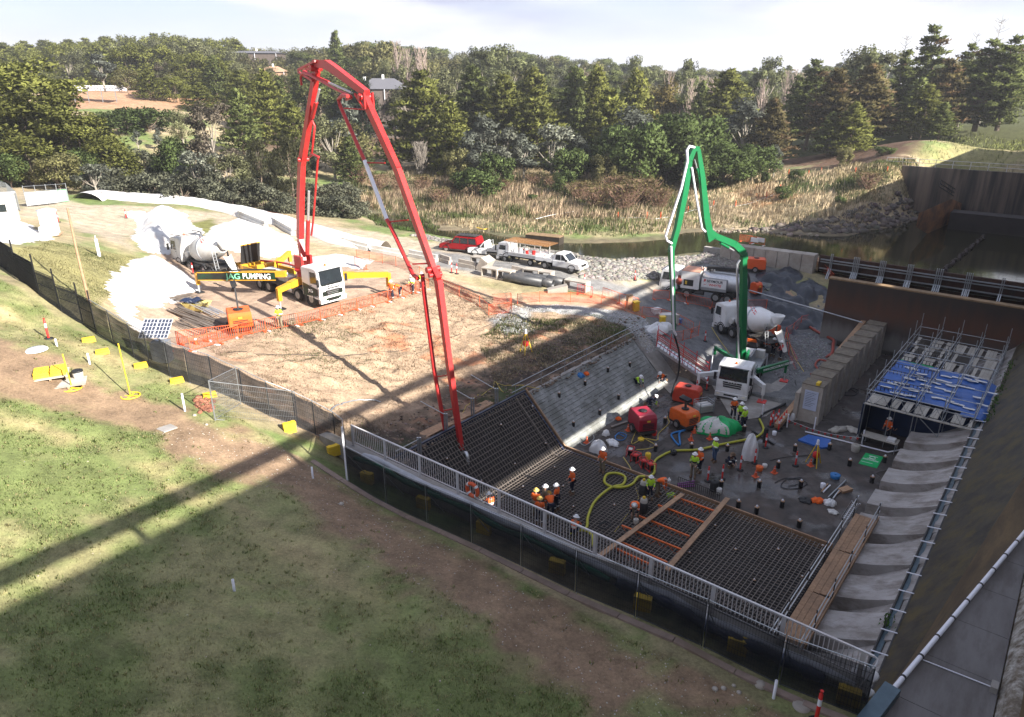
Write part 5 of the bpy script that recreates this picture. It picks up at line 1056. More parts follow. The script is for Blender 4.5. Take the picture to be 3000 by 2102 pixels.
barrier_line('orange barrier leading from the road to the yellow bin','barriers towards the yellow bin',[(1765,872),(1815,890),(1870,905)],1.0)
barrier_line('orange barrier in front of the vacuum truck','barriers before the vacuum truck',[(1912,878),(1960,880),(2010,890),(2085,905),(2120,898),(2165,905)],1.0)
barrier_line('orange barrier curving round the equipment at the stair head','barriers at the stair head',[(1880,930),(1935,935),(1985,950),(2030,975)],1.0)
barrier_line('orange netting between equipment and the red stair','netting at the stair head',[(1975,1005),(2045,985),(2048,970)],1.0,style='net')
barrier_line('orange netting sagging down beside the gravel heap','netting round the gravel heap',[(2245,905),(2175,905),(2180,880)],.95,style='net')
barrier_line('red-brown netting round the gravel heap','netting round the gravel heap',[(2300,990),(2345,955),(2365,950)],1.0,'redplastic','net')
barrier_line('red-brown netting along the left of the gravel heap','netting round the gravel heap',[(2300,990),(2310,1040),(2332,1085)],1.0,'redplastic','net')
barrier_line('orange netting beyond the black sheeting','netting beyond the sheeting',[(2340,790),(2385,775),(2440,830)],1.0,style='net')
barrier_line('orange barrier with notices on the precast blocks','barriers on the blocks',[(2165,708),(2240,722)],.9,z=5.4)
for i,px in enumerate((2210,2228)):
 p=at(px,710,5.9);mb=MB();mb.box(-.45,.45,-.02,.02,0,.5);o=mb.build('notice',M['bagwhite'],loc=p,rz=AZ-PI/2);tag(o,('left' if i==0 else 'right')+' white notice on the orange barrier by the river','notice')
 # reinforcing mats
rm=thing('rebar_mat','dark double mat of reinforcing bars covering the near floor and its left slope','reinforcing mat')
S0,S1,NF0,NF1=19.75,35.05,-23.9,-6.55
def matpt(s,n,dz):
 if n>=NF0:return W(s,n,dz)
 k=min(1,(NF0-n)/3.4);return W(s,n,3.3*k+dz)
def bars_s(name,dz,n0,n1,st,r_,m):
 mb=MB();n=n0
 while n<n1:mb.bar(matpt(S0,n,dz),matpt(S1,n,dz),r_,r_);n+=st
 mb.build(name,m,rm,kind='stuff')
def bars_n(name,dz,st,r_,m):
 mb=MB();s=S0+.05
 while s<S1:
  mb.bar(matpt(s,NF0,dz),matpt(s,NF1,dz),r_,r_);mb.bar(matpt(s,NF0,dz),matpt(s,-27.25,dz),r_,r_);s+=st
 mb.build(name,m,rm,kind='stuff')
bars_s('top_bars_lengthwise',.44,-27.2,NF1,.23,.032,M['rebar']);bars_n('top_bars_crosswise',.41,.23,.032,M['rebar'])
bars_s('lower_bars_lengthwise',.15,-27.1,NF1,.22,.026,M['rebar_d']);bars_n('lower_bars_crosswise',.12,.22,.026,M['rebar_d'])
mb=MB();mb.grid(lambda u,v:tuple(W(S0+(S1-S0)*u,-23.9-3.4*v,3.3*v)),4,2);sbox(mb,19.6,35.1,-27.7,-27.3,2.4,3.3);o=mb.build('slope_blinding',mat('dark_blinding',(.030,.027,.026),.8,0,.3,1.5),rm)
mb=MB();sbox(mb,19.7,35.05,-23.95,-6.3,.0,.012);mb.build('floor_blinding',MATS['dark_blinding'],rm)
fm=thing('formwork','timber-topped edge form bending from the slope across the floor','formwork')
def fpt(n,z):return matpt(35.2,n,z)
segs=[(-27.3,-23.9)]+[(-23.9+i*2.17,-23.9+(i+1)*2.17) for i in range(8)]
for a,b in segs:
 mb=MB();mb.bar(fpt(a,.52),fpt(b-.03,.52),.09,.10);mb.build('timber_cap',M['timber'],fm)
 mb=MB();mb.bar(fpt(a,.25),fpt(b-.03,.25),.04,.46);mb.build('form_board',M['ply'],fm)
mb=MB();mb.bar(matpt(35.0,-27.2,.40),matpt(35.0,-23.9,.40),.16,.05);mb.bar(matpt(35.0,-23.9,.40),matpt(35.0,-16,.40),.16,.05);mb.build('blue_membrane',M['film'],fm)
mb=MB();mb.bar(W(19.8,-27.35,3.55),W(35.2,-27.35,3.55),.16,.34);mb.build('top_waterstop',M['film'],fm)
mb=MB();mb.bar(matpt(33.9,-27.0,.49),matpt(33.9,-23.9,.49),.05);mb.bar(matpt(33.9,-23.9,.49),matpt(33.7,-23.0,.49),.05);mb.build('guide_bar',M['rebar'],fm)
for i in range(5):
 mb=MB();mb.bar(W(20.3+i*2.45,-28.25,3.55-.02*i),W(22.7+i*2.45,-28.25,3.53),.75,.05);o=mb.build('plank',M['timber'],None);tag(o,'red-brown plank on the crest above the mat, '+['hidden nearest the handrail','second from the handrail','third from the handrail','fourth from the handrail','farthest from the handrail'][i],'plank','planks on the slope crest')
for i,(px,py,hd) in enumerate(((1230,1335,0),(1307,1262,1),(1385,1215,1),(1455,1185,1))):
 p=at(px,py,3.6);t=thing('crest_post','paired galvanised post with a tube arm on the slope crest, '+['nearest the handrail','second from the handrail','third from the handrail','farthest up'][i],'post',p,0,'posts on the slope crest')
 mb=MB();mb.box(-.12,-.02,-.06,.06,0,1.15);mb.box(.02,.12,-.06,.06,0,1.15);mb.build('channel_pair',M['steel'],t)
 e=(at(px-75,py-92,4.9)-p) if hd else (at(px-70,py-10,4.7)-p);mb=MB();mb.cyl(Vector((0,0,1.05)),Vector((e.x,e.y,1.15)),.03,6);mb.build('tube_arm',M['steel'],t)
sr=thing('slab_rail','two-tube galvanised rail along the top edge of the sloping slab','rail')
for dz in (.55,1.05):mb=MB();mb.cyl(W(34,-27.55,3.3+dz),W(52.5,-27.55,3.3+dz),.03,6);mb.build('tube',M['steel'],sr)
for i in range(7):mb=MB();mb.cyl(W(34.4+i*2.9,-27.55,3.3),W(34.4+i*2.9,-27.55,4.4),.03,6);mb.build('standard',M['steel'],sr)
for i,(a,b) in enumerate((((1780,1612),(2000,1448)),((1975,1645),(2132,1460)))):
 p,q=at(*a,.85),at(*b,.85);mb=MB();mb.bar(p-(q-p)*.12,q,.28,.06);o=mb.build('long_plank',M['timber']);tag(o,('left' if i==0 else 'right')+' long brown plank lying across the orange trusses','plank','planks across the trusses')
for i,(a,b) in enumerate((((1812,1585),(1955,1648)),((1822,1540),(1995,1610)),((1862,1508),(2020,1572)),((1928,1480),(2065,1532)),((1975,1455),(2100,1500)),((1790,1600),(1900,1652)))):
 p,q=at(*a,.66),at(*b,.66);t=thing('formwork_truss','orange steel truss in the gap of the mat, '+['nearest the handrail but one','third from the handrail','fourth from the handrail','fifth from the handrail, brownish','farthest from the handrail','nearest the handrail'][i],'truss',p,0,'orange trusses under the planks')
 d=q-p;mb=MB();mb.bar((0,0,0),d,.09,.07);mb.build('top_chord',M['orange'],t);mb=MB();mb.bar(Vector((0,0,-.42)),d+Vector((0,0,-.42)),.07,.05);mb.build('bottom_chord',M['rebar'],t)
 mb=MB();k=10
 for j in range(k):mb.bar(d*(j/k)+Vector((0,0,-.42 if j%2 else -.02)),d*((j+1)/k)+Vector((0,0,-.02 if j%2 else -.42)),.025)
 mb.build('lattice',M['orange'],t)
mb=MB();
for k in range(3):mb.bar(at(2000+k*4,1447+k*14,.60),at(2125+k*3,1492+k*14,.60),.03)
t=thing('starter_bars','row of black upright starter bars behind the orange trusses','starter bars');
a,b=at(1985,1428,.1),at(2105,1478,.1)
for i in range(22):mb=MB();q=a.lerp(b,i/21);mb.bar(q,q+Vector((0,0,.75)),.028);mb.build('bar',M['rebar_d'],t)
mb=MB();mb.bar(a+Vector((0,0,.75)),b+Vector((0,0,.75)),.03);mb.build('tie_bar',M['rebar_d'],t)
pw=thing('plank_walkway','brown plank walkway with tube rails leading from the handrail across the basin edge','walkway')
for j,n_ in enumerate((-6.02,-5.76,-5.50,-5.24)):
 for s0,s1 in ((21.2,25.2),(25.22,29.2),(29.22,33.2),(33.22,37.2)):mb=MB();sbox(mb,s0+j*.06,s1,n_-.125,n_+.12,.98+.6+.004*j,1.63+.004*j);mb.build('plank',M['timber'],pw)
for n_ in (-6.2,-5.06):
 for dz in (.5,1.0):mb=MB();mb.cyl(W(20.8,n_,1.63+dz),W(37.4,n_,1.63+dz),.026,6);mb.build('tube',M['alu'] if n_<-6 else M['steel'],pw)
 for i in range(7):mb=MB();s=21.4+i*2.6;mb.cyl(W(s,n_,0 if n_<-6 else 1.4),W(s,n_,2.8),.026,6);mb.build('standard',M['dark'],pw)
mb=MB();sbox(mb,21,37.3,-5.04,-5.0,1.63,1.85);mb.build('toe_board',M['timber'],pw)
ld=thing('ladder','aluminium ladder leaning at the far end of the plank walkway','ladder');a,b=W(38.9,-6.9,.05),W(37.0,-6.2,2.4)
for q in (-.2,.2):mb=MB();o_=W(0,q);mb.bar(a+o_,b+o_,.06,.03);mb.build('stile',M['alu'],ld)
for i in range(9):mb=MB();p=a.lerp(b,(i+.5)/9);mb.cyl(p+W(0,-.2),p+W(0,.2),.02,6);mb.build('rung',M['alu'],ld)
st=thing('site_stair','alloy tread stair with red tube handrails down to the basin','stair');a,b=at(1925,1008,3.1),at(2075,1108,.5);dd_=b-a;sx2=Vector((-dd_.y,dd_.x,0)).normalized()*.6
for i in range(15):mb=MB();p=a.lerp(b,(i+.5)/15);mb.bar(p-sx2,p+sx2,.26,.04);mb.build('tread',M['alu'],st)
for sg in (-1,1):
 mb=MB();mb.bar(a+sx2*sg*1.04-Vector((0,0,.1)),b+sx2*sg*1.04-Vector((0,0,.1)),.05,.22);mb.build('stringer',M['alu'],st)
 for dz in (.35,.7,1.05):mb=MB();mb.cyl(a+sx2*sg*1.1+Vector((0,0,dz)),b+sx2*sg*1.1+Vector((0,0,dz)),.028,6);mb.build('rail_tube',M['redplastic'],st)
 for i in range(5):mb=MB();p=a.lerp(b,i/4)+sx2*sg*1.1;mb.cyl(p,p+Vector((0,0,1.4)),.028,6);mb.build('standard',M['redplastic'],st)
 # scaffold over the intake bay
sc=thing('scaffold','tube scaffold with plank deck standing over the far baffle blocks','scaffold')
ns_=[-9.0,-7.4,-6.0,-4.4,-2.7];sss=[49.6,51.6,54.1,56.6,59.1,61.6,64.1,66.6]
for s in sss:
 for n_ in ns_:mb=MB();mb.cyl(W(s,n_,0 if n_<-3 else 2.2),W(s,n_,4.6+(.5 if s>60 else .1)),.026,6);mb.build('standard',M['steel'],sc)
for s in sss:
 for z_ in (2.85,3.9):mb=MB();mb.cyl(W(s,-9.1,z_),W(s,-2.6,z_),.025,6);mb.build('transom',M['steel'],sc)
for n_ in ns_:
 for z_ in (2.8,3.55,4.1):mb=MB();mb.cyl(W(49.5,n_+.03,z_),W(66.8,n_+.03,z_),.025,6);mb.build('ledger',M['steel'],sc)
for s in (52.0,53.6,55.8,57.4,59.4,61.8,64.2):
 mb=MB()
 for z_ in (3.10,3.42):mb.bar(W(s,-8.9,z_),W(s,-5.9,z_),.035)
 for j in range(13):mb.bar(W(s,-8.9+j*.25,3.1),W(s,-8.9+j*.25,3.42),.03)
 mb.build('ladder_beam',M['dark'],sc)
rr=random.Random(12)
for k,(s0,s1) in enumerate(((49.65,51.5),(59.2,61.5),(61.6,64.0),(64.1,66.6))):
 n_=-8.95
 while n_<-2.9:
  if rr.random()<(.62 if k else .70):mb=MB();sbox(mb,s0+rr.random()*.2,s1,n_,n_+.225,2.93+.006*rr.random(),2.975);mb.build('plank',M['plank'],sc)
  n_+=.24
for j in range(5):mb=MB();sbox(mb,49.35,49.62,-9.0+j*1.28,-7.75+j*1.28,2.90,2.95);mb.build('plank',M['plank'],sc)
mb=MB()
for j in range(12):mb.bar(W(49.4,-9+j*.53,2.9 if j%2 else 3.75),W(49.4,-8.47+j*.53,3.75 if j%2 else 2.9),.03)
mb.bar(W(49.4,-9,3.75),W(49.4,-2.65,3.75),.04);mb.build('front_lattice',M['steel'],sc)
for a,b in (((49.5,-2.9,.6),(49.5,-5.6,2.8)),((49.5,-9.1,.1),(51.6,-9.1,2.8)),((54.1,-9.1,.1),(51.6,-9.1,2.8))):mb=MB();mb.cyl(W(*a),W(*b),.025,6);mb.build('brace',M['steel'],sc)
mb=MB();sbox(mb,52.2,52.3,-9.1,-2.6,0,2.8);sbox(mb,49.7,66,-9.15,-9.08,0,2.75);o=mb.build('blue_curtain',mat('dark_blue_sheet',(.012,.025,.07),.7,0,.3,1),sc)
tb=thing('blue_tarpaulin','crumpled blue tarpaulins weighed down with pale sheets on the scaffold deck','tarpaulin')
def tarp(u,v,s0,s1,n0,n1,sd=0,hang=0):
 s=s0+(s1-s0)*u;n=n0+(n1-n0)*v;z=3.05+.10*vnoise(np.array([s*1.6+sd]),np.array([n*2.1]),3)[0]+.05*vnoise(np.array([s*5.]),np.array([n*6.+sd]),4)[0]
 if hang and v>.75:z-=(v-.75)*hang;
 return tuple(W(s,n,z))
for i,(s0,s1,n0,n1,hg) in enumerate(((51.7,54.0,-9.0,-6.2,0),(53.9,56.5,-9.05,-6.1,0),(56.4,59.2,-9.0,-6.2,0),(51.6,54.2,-6.25,-2.2,1.6),(54.1,56.8,-6.15,-2.0,2.0),(56.7,59.0,-6.25,-2.3,1.4),(50.9,53.0,-3.6,-2.0,1.5))):
 mb=MB();mb.grid(lambda u,v:tarp(u,v,s0,s1,n0,n1,i*3,hg),14,14);mb.build('tarp_sheet',M['tarpblue'],tb)
for i in range(46):
 s=51.9+rr.random()*7.0;n_=-8.8+rr.random()*6.6;mb=MB();a=rr.gauss(0,.15);zz=tarp((s-51.6)/7.6,.5,51.6,59.2,n_,n_)[2]+.07
 mb.grid(lambda u,v:(u*.7-.35,v*.34-.17,.012*math.sin(u*7+i)+.03*v),5,2);o=mb.build('pale_sheet',M['bagwhite'],tb);o.location=W(s,n_,zz);o.rotation_euler.z=AZ+PI/2+a
mb=MB();mb.grid(lambda u,v:tarp(u,v,59.0,59.5,-8.9,-6.6,9),4,12);o=mb.build('green_sheet',M['tarpgreen'],tb)
# white geotextile
def sheet_ribbon(name,label,pts,wid,h,seed=1,m=None,cat='geotextile'):
 P_=[hit(a,b) for a,b in pts];P_=[G3(p.x,p.y) for p in spline(P_,8)];n=len(P_)
 def fn(u,v):
  i=min(n-2,int(u*(n-1)));f=u*(n-1)-i;p=P_[i].lerp(P_[i+1],f);d=(P_[i+1]-P_[i]);q=Vector((-d.y,d.x,0)).normalized()
  w_=wid*(1+.25*math.sin(u*23+seed));x=p+q*w_*(v-.5);g=G3(x.x,x.y).z
  return (x.x,x.y,g+.02+h*math.sin(PI*min(1,max(0,v)))**.7+.10*fbm(np.array([x.x*1.1]),np.array([x.y*1.1]),3,seed)[0]*math.sin(PI*v))
 mb=MB();mb.grid(fn,n*2,10);return tag(mb.build(name,m or M['sheet']),label,cat)
def sheet_patch(name,label,px,h,seed=2,m=None,res=.35,cat='geotextile',rough=.22):
 P=hw(px);xs=[p[0] for p in P];ys=[p[1] for p in P];X,Y=np.meshgrid(np.arange(min(xs)-.5,max(xs)+.5,res),np.arange(min(ys)-.5,max(ys)+.5,res),indexing='ij')
 sd_=sdist(X,Y,P)+fbm(X*.7,Y*.7,3,seed)*.5;Z=_lookup(X,Y)+.05+h*ss(-sd_/2.2)+fbm(X*.8,Y*.8,4,seed+3)*rough*ss(-sd_/.8)
 k=sd_<0;vi=np.arange(X.size).reshape(X.shape);f=np.stack([vi[:-1,:-1],vi[1:,:-1],vi[1:,1:],vi[:-1,1:]],-1)[k[:-1,:-1]|k[1:,1:]]
 Z=np.where(k,Z,_lookup(X,Y)-.05)
 u,inv=np.unique(f,return_inverse=True);V=np.stack([X,Y,Z],-1).reshape(-1,3)[u]
 return tag(fast_mesh(name,V,inv.reshape(-1,4),m or M['sheet'],None,None,True),label,cat)
sheet_ribbon('geotextile_bund','long curved bund wrapped in white sheet beside the scrub',[(255,588),(300,580),(430,590),(560,600),(700,625),(830,655),(930,685),(1030,715),(1130,735)],3.2,1.0,1)
sheet_patch('geotextile_sheet','big white-sheeted mound in the middle of the upper left yard',[(400,640),(470,608),(540,625),(560,655),(600,680),(560,720),(500,745),(430,740),(385,700)],1.0,5)
sheet_patch('geotextile_sheet','smooth white sheet between the mound and the red pump',[(620,665),(700,640),(780,665),(860,700),(880,745),(800,755),(700,740),(640,720),(560,715),(600,690)],.4,6)
sheet_patch('geotextile_sheet','white-sheeted heap left of the long black sign board',[(330,810),(380,770),(430,750),(500,775),(560,810),(580,850),(540,880),(460,905),(400,890),(320,850)],1.1,7)
sheet_patch('geotextile_sheet','white sheet tail running down to the solar panel',[(320,850),(400,880),(390,930),(480,960),(470,990),(400,975),(350,920),(320,880)],.3,8)
sheet_patch('geotextile_sheet','white sheet behind the upper fence at far left',[(-20,660),(60,650),(140,690),(165,705),(100,708),(-20,712)],.3,9)
sheet_patch('geotextile_sheet','white sheet right of the red pump along the road',[(900,755),(1000,745),(1100,765),(1060,790),(1000,780),(930,785)],.3,10)
sheet_patch('black_sheeting','shiny crumpled black sheeting over the bank before the brown wall',[(2225,800),(2320,785),(2345,800),(2425,845),(2420,900),(2400,960),(2330,1000),(2270,960),(2225,915),(2190,880)],.25,20,mat('black_sheeting',(.030,.036,.048),.35,0,.5,1.6,1.0),.25,'sheeting',.9)
sheet_patch('brown_board','brown board half covered by the black sheeting',[(2270,850),(2300,838),(2345,870),(2350,905),(2320,895)],.42,21,mat('tan_board',(.34,.22,.13),.7,0,.2,1),.2,'board',.05)
# people
def skin_mesh(name,J,E,R,root,mats_fn):
 me=bpy.data.meshes.new(name);keys=list(J);ix={k:i for i,k in enumerate(keys)}
 me.from_pydata([J[k] for k in keys],[(ix[a],ix[b]) for a,b in E],[]);o=bpy.data.objects.new(name,me);col.objects.link(o)
 md=o.modifiers.new('s','SKIN');md.use_smooth_shade=True;md2=o.modifiers.new('u','SUBSURF');md2.levels=1;md2.render_levels=1
 sv=me.skin_vertices[0].data
 for k in keys:r=R[k];sv[ix[k]].radius=r if isinstance(r,tuple) else (r,r);sv[ix[k]].use_root=(k==root)
 dg=bpy.context.evaluated_depsgraph_get();dg.update();out_=bpy.data.meshes.new_from_object(o.evaluated_get(dg));bpy.data.objects.remove(o)
 out_.name=name;out_.materials.clear();mats_fn(out_);return out_
def pose(kind):
 """joints in metres, facing +x; feet at z 0"""
 V3=Vector
 if kind in ('stand','fold','walk'):
  P=dict(pel=(0,0,.96),ch=(.02,0,1.30),nk=(.02,0,1.50),hd=(.05,0,1.60),tp=(.05,0,1.74))
  st=.16 if kind=='walk' else .03
  legs={s:[(0,s*.10,.92),(.04+st*s*.6,s*.12,.50),(-.02+st*s,s*.13,.09),(.16+st*s,s*.15,.05)] for s in (1,-1)}
  if kind=='fold':arms={s:[(0,s*.19,1.42),(.06,s*.25,1.16),(.24,s*.04,1.20),(.25,-s*.06,1.20)] for s in (1,-1)}
  elif kind=='walk':arms={s:[(0,s*.19,1.42),(-.05*s,s*.26,1.14),(.14-.1*s,s*.24,.94),(.18-.1*s,s*.23,.86)] for s in (1,-1)}
  else:arms={s:[(0,s*.19,1.42),(.02,s*.25,1.13),(.20,s*.20,.98),(.28,s*.17,.95)] for s in (1,-1)}
 elif kind=='bend':
  P=dict(pel=(-.12,0,.92),ch=(.18,0,1.16),nk=(.36,0,1.22),hd=(.46,0,1.22),tp=(.60,0,1.20))
  legs={s:[(-.12,s*.10,.88),(.0,s*.14,.48),(-.06,s*.16,.09),(.12,s*.18,.05)] for s in (1,-1)}
  arms={s:[(.30,s*.19,1.16),(.36,s*.22,.88),(.42,s*.14,.62),(.44,s*.12,.53)] for s in (1,-1)}
 elif kind=='kneel':
  P=dict(pel=(-.20,0,.40),ch=(.10,0,.62),nk=(.26,0,.72),hd=(.34,0,.78),tp=(.44,0,.88))
  legs={s:[(-.18,s*.10,.38),(.10,s*.16,.10),(-.34,s*.15,.09),(-.44,s*.15,.05)] for s in (1,-1)}
  arms={s:[(.20,s*.19,.66),(.34,s*.23,.40),(.50,s*.14,.16),(.57,s*.12,.08)] for s in (1,-1)}
 else:
  P=dict(pel=(-.16,0,.36),ch=(.0,0,.68),nk=(.08,0,.86),hd=(.14,0,.94),tp=(.18,0,1.07))
  legs={s:[(-.14,s*.11,.34),(.26,s*.18,.50),(.02,s*.16,.09),(.18,s*.17,.05)] for s in (1,-1)}
  arms={s:[(.05,s*.19,.78),(.22,s*.26,.58),(.40,s*.10,.46),(.47,s*.08,.42)] for s in (1,-1)}
 return P,legs,arms
PEOPLE={}
def people_meshes(kind):
 if kind in PEOPLE:return PEOPLE[kind]
 P,legs,arms=pose(kind);v={k:Vector(q) for k,q in P.items()}
 J,R,E={},{},[]
 for k,r in (('pel',.125),('ch',(.15,.115)),('nk',.055),('hd',.088),('tp',.07)):J[k]=v[k];R[k]=r
 E+=[('pel','ch'),('ch','nk'),('nk','hd'),('hd','tp')]
 J['nose']=v['hd']+Vector((.10,0,.0)) if kind not in ('bend',) else v['hd']+Vector((.05,0,-.10));R['nose']=.018;E.append(('hd','nose'))
 for s in (1,-1):
  L=[Vector(q) for q in legs[s]];A=[Vector(q) for q in arms[s]]
  for i,(q,r) in enumerate(zip(L,(.085,.062,.042,.036))):J['l%d%d'%(s,i)]=q;R['l%d%d'%(s,i)]=r
  for i,(q,r) in enumerate(zip(A,(.058,.044,.032,.030))):J['a%d%d'%(s,i)]=q;R['a%d%d'%(s,i)]=r
  E+=[('pel','l%d0'%s),('l%d0'%s,'l%d1'%s),('l%d1'%s,'l%d2'%s),('l%d2'%s,'l%d3'%s),('ch','a%d0'%s),('a%d0'%s,'a%d1'%s),('a%d1'%s,'a%d2'%s),('a%d2'%s,'a%d3'%s)]
  d=(A[3]-A[2]).normalized();sd_=d.cross(Vector((0,0,1)));sd_=sd_.normalized() if sd_.length>.1 else Vector((0,1,0))
  for f,(o_,ln) in enumerate(((-.03,.062),(-.01,.074),(.011,.070),(.031,.055))):
   a=A[3]+d*.02+sd_*o_;b=a+d*ln*.6;c=b+d*ln*.4+Vector((0,0,-ln*.4));n1,n2='f%d%d'%(s,f),'g%d%d'%(s,f)
   J[n1]=b;R[n1]=.0095;J[n2]=c;R[n2]=.008;E+=[('a%d3'%s,n1),(n1,n2)]
  J['t%d'%s]=A[3]-sd_*.045*s+d*.02;R['t%d'%s]=.011;E.append(('a%d2'%s if False else 'a%d3'%s,'t%d'%s))
 body=skin_mesh('body',J,E,R,'pel',lambda m:m.materials.append(M['skin']))
 Jj={'pel':v['pel']+Vector((0,0,.02)),'ch':v['ch'],'cu':v['ch'].lerp(v['nk'],.65)};Rj={'pel':(.165,.135),'ch':(.185,.145),'cu':(.10,.085)};Ej=[('pel','ch'),('ch','cu')]
 Jt={'pel':v['pel']-(v['ch']-v['pel'])*.05};Rt={'pel':(.16,.135)};Et=[]
 for s in (1,-1):
  L=[Vector(q) for q in legs[s]];A=[Vector(q) for q in arms[s]]
  for i in range(3):Jj['a%d%d'%(s,i)]=A[i] if i<2 else A[1].lerp(A[2],.9);Rj['a%d%d'%(s,i)]=(.082,.066,.052)[i]
  Ej+=[('ch','a%d0'%s),('a%d0'%s,'a%d1'%s),('a%d1'%s,'a%d2'%s)]
  for i in range(3):Jt['l%d%d'%(s,i)]=L[i] if i<2 else L[1].lerp(L[2],.88);Rt['l%d%d'%(s,i)]=(.105,.085,.072)[i]
  Et+=[('pel','l%d0'%s),('l%d0'%s,'l%d1'%s),('l%d1'%s,'l%d2'%s)]
 jm=lambda m:None
 jac=skin_mesh('jacket',Jj,Ej,Rj,'pel',jm);tr=skin_mesh('trousers',Jt,Et,Rt,'pel',jm)
 mb=MB()
 for s in (1,-1):
  L=[Vector(q) for q in legs[s]];f=(L[3]-L[2]);f.z=0;f.normalize();side=Vector((-f.y,f.x,0))
  c=L[2]+f*.05;c.z=0
  vs=[c+f*a+side*b+Vector((0,0,z)) for a,b,z in ((-.14,-.05,0),(-.14,.05,0),(.16,.055,0),(.16,-.055,0),(-.13,-.05,.2),(-.13,.05,.2),(.0,.05,.2),(.0,-.05,.2),(.15,.045,.07),(.15,-.045,.07))]
  mb.add(vs,[(0,1,2,3),(4,7,6,5),(0,4,5,1),(3,2,8,9),(7,9,8,6),(0,3,9,7,4),(1,5,6,8,2)])
 mb.mats=[M['boot']];boots=mb.mesh('boots')
 ax=(v['tp']-v['hd']).normalized();c=v['hd']+ax*.07;q=ax.to_track_quat('Z','X');mb=MB()
 prof=[(.185,.0),(.185,.012),(.125,.022),(.118,.07),(.085,.125),(.035,.148),(0.005,.152)]
 mb.lathe(prof,14);mb.v=[tuple(q@Vector(p)*1.0+c) for p in mb.v]
 mb.mats=[M['helmet']];hm=mb.mesh('helmet')
 mb=MB();n_=v['nose'] if 'nose' in v else J['nose'];hd=v['hd'];fw=(J['nose']-hd).normalized();sd_=Vector((0,1,0));up=fw.cross(sd_)*-1
 for y in (-.034,.034):mb.cyl(hd+fw*.075+sd_*y-up*.02,hd+fw*.092+sd_*y-up*.02,.012,6)
 mb.bar(hd+fw*.088-sd_*.025+up*.05,hd+fw*.088+sd_*.025+up*.05,.012);mb.mats=[M['boot']];face=mb.mesh('face')
 PEOPLE[kind]=(body,jac,tr,boots,hm,face);return PEOPLE[kind]
CL={}
def cloth(me,key,fn):
 if key in CL:return CL[key]
 m=me.copy();fn(m);CL[key]=m;return m
def two_tone(top,low,tape=True,cut=.42):
 def fn(m):
  for q in (top,low,M['reflect']):m.materials.append(q)
  zs=[v.co.z for v in m.vertices];z0,z1=min(zs),max(zs)
  for p in m.polygons:
   k=(p.center.z-z0)/(z1-z0);p.material_index=2 if (tape and (.38<k<.47)) else (0 if k>cut else 1)
 return fn
def one(mt,tape=False):
 def fn(m):
  m.materials.append(mt);m.materials.append(M['reflect']);zs=[v.co.z for v in m.vertices];z0,z1=min(zs),max(zs)
  for p in m.polygons:k=(p.center.z-z0)/(z1-z0);p.material_index=1 if tape and .10<k<.20 else 0
 return fn
def person(label,loc,face,kind='stand',top='hivis',low='navy',pants='navy',helmet='helmet',brim=True,full=False,scale=1.0):
 body,jac,tr,boots,hm,fc=people_meshes(kind)
 t=thing('person',label,'person',loc,math.radians(face));t.scale=(scale,)*3
 j=cloth(jac,(kind,'j',top,low,full),two_tone(M[top],M[top if full else low],True,.30));tt=cloth(tr,(kind,'t',pants),one(M[pants],pants=='navy'))
 h=cloth(hm,(kind,'h',helmet),lambda m:(m.materials.clear(),m.materials.append(M[helmet])))
 for n_,me in (('body',body),('jacket',j),('trousers',tt),('boots',boots),('helmet',h),('face',fc)):
  if n_=='helmet' and helmet is None:continue
  o=bpy.data.objects.new(n_,me);col.objects.link(o);setp(o,t)
 return t
def PP(px,py,z):return at(px,py,z)
ZM=.46
TOW=lambda px,py:0
person('worker in orange jacket and white helmet standing alone on the dark reinforcing mat',PP(1676,1447,ZM),200,'stand','hivis','hivis','navy')
person('worker in orange shirt and khaki trousers beside the formwork edge and a heap of cable',PP(1764,1384,ZM),230,'stand','hivis','hivis','khaki')
person('worker in plain orange jacket and yellow helmet, back to camera, nearest the handrail',PP(1580,1538,ZM),75,'stand','hivis','hivis','navy','helmety')
person('worker in orange with yellow helmet behind the one nearest the handrail',PP(1568,1512,ZM),60,'stand','hivis','hivis','khaki','helmety')
person('worker in khaki with a white helmet in the middle of the group at the handrail',PP(1594,1500,ZM),20,'stand','khaki','khaki','khaki')
person('worker in orange with a dirty orange hood, right side of the handrail group',PP(1612,1515,ZM),100,'bend','hivis','hivis','navy','helmety')
person('worker in orange and navy with white helmet at the right of the handrail group',PP(1630,1497,ZM),150,'stand','hivis','navy','navy')
person('crouched worker whose white helmet shows just over the handrail by the life ring',PP(1437,1496,ZM),120,'crouch','hivis','hivis','navy')
person('worker low behind the handrail where the yellow hose comes down',PP(1683,1565,ZM),60,'crouch','hivis','hivis','navy')
person('worker in lime vest between two grey vacuum drums',PP(1903,1462,ZM),260,'stand','lime','lime','navy',scale=.9)
person('worker in orange bending over the mat beside the lime-vested worker',PP(1928,1452,ZM),330,'bend','hivis','hivis','khaki')
person('worker in orange and navy bending at the end of the timber plank',PP(1860,1520,ZM),250,'bend','hivis','navy','khaki')
person('worker in lime jacket and jeans with folded arms by the yellow hose',PP(2092,1353,0),200,'fold','lime','lime','denim')
person('worker in lime shirt and shorts standing with back to the orange worker',PP(2030,1398,0),240,'stand','lime','navy','khaki')
person('worker in orange vest close behind the lime shirted worker in shorts',PP(2048,1384,0),200,'stand','hivis','hivis','navy')
person('worker in dark clothes crouching over a box on the wet floor',PP(2138,1368,0),290,'crouch','navy','navy','navy','boot')
person('worker in orange jacket standing before the white truck cab',PP(2146,1229,0),270,'stand','hivis','navy','navy')
person('worker in lime jacket and white helmet, left of the pair by the green tarp',PP(2167,1243,0),250,'stand','lime','lime','navy')
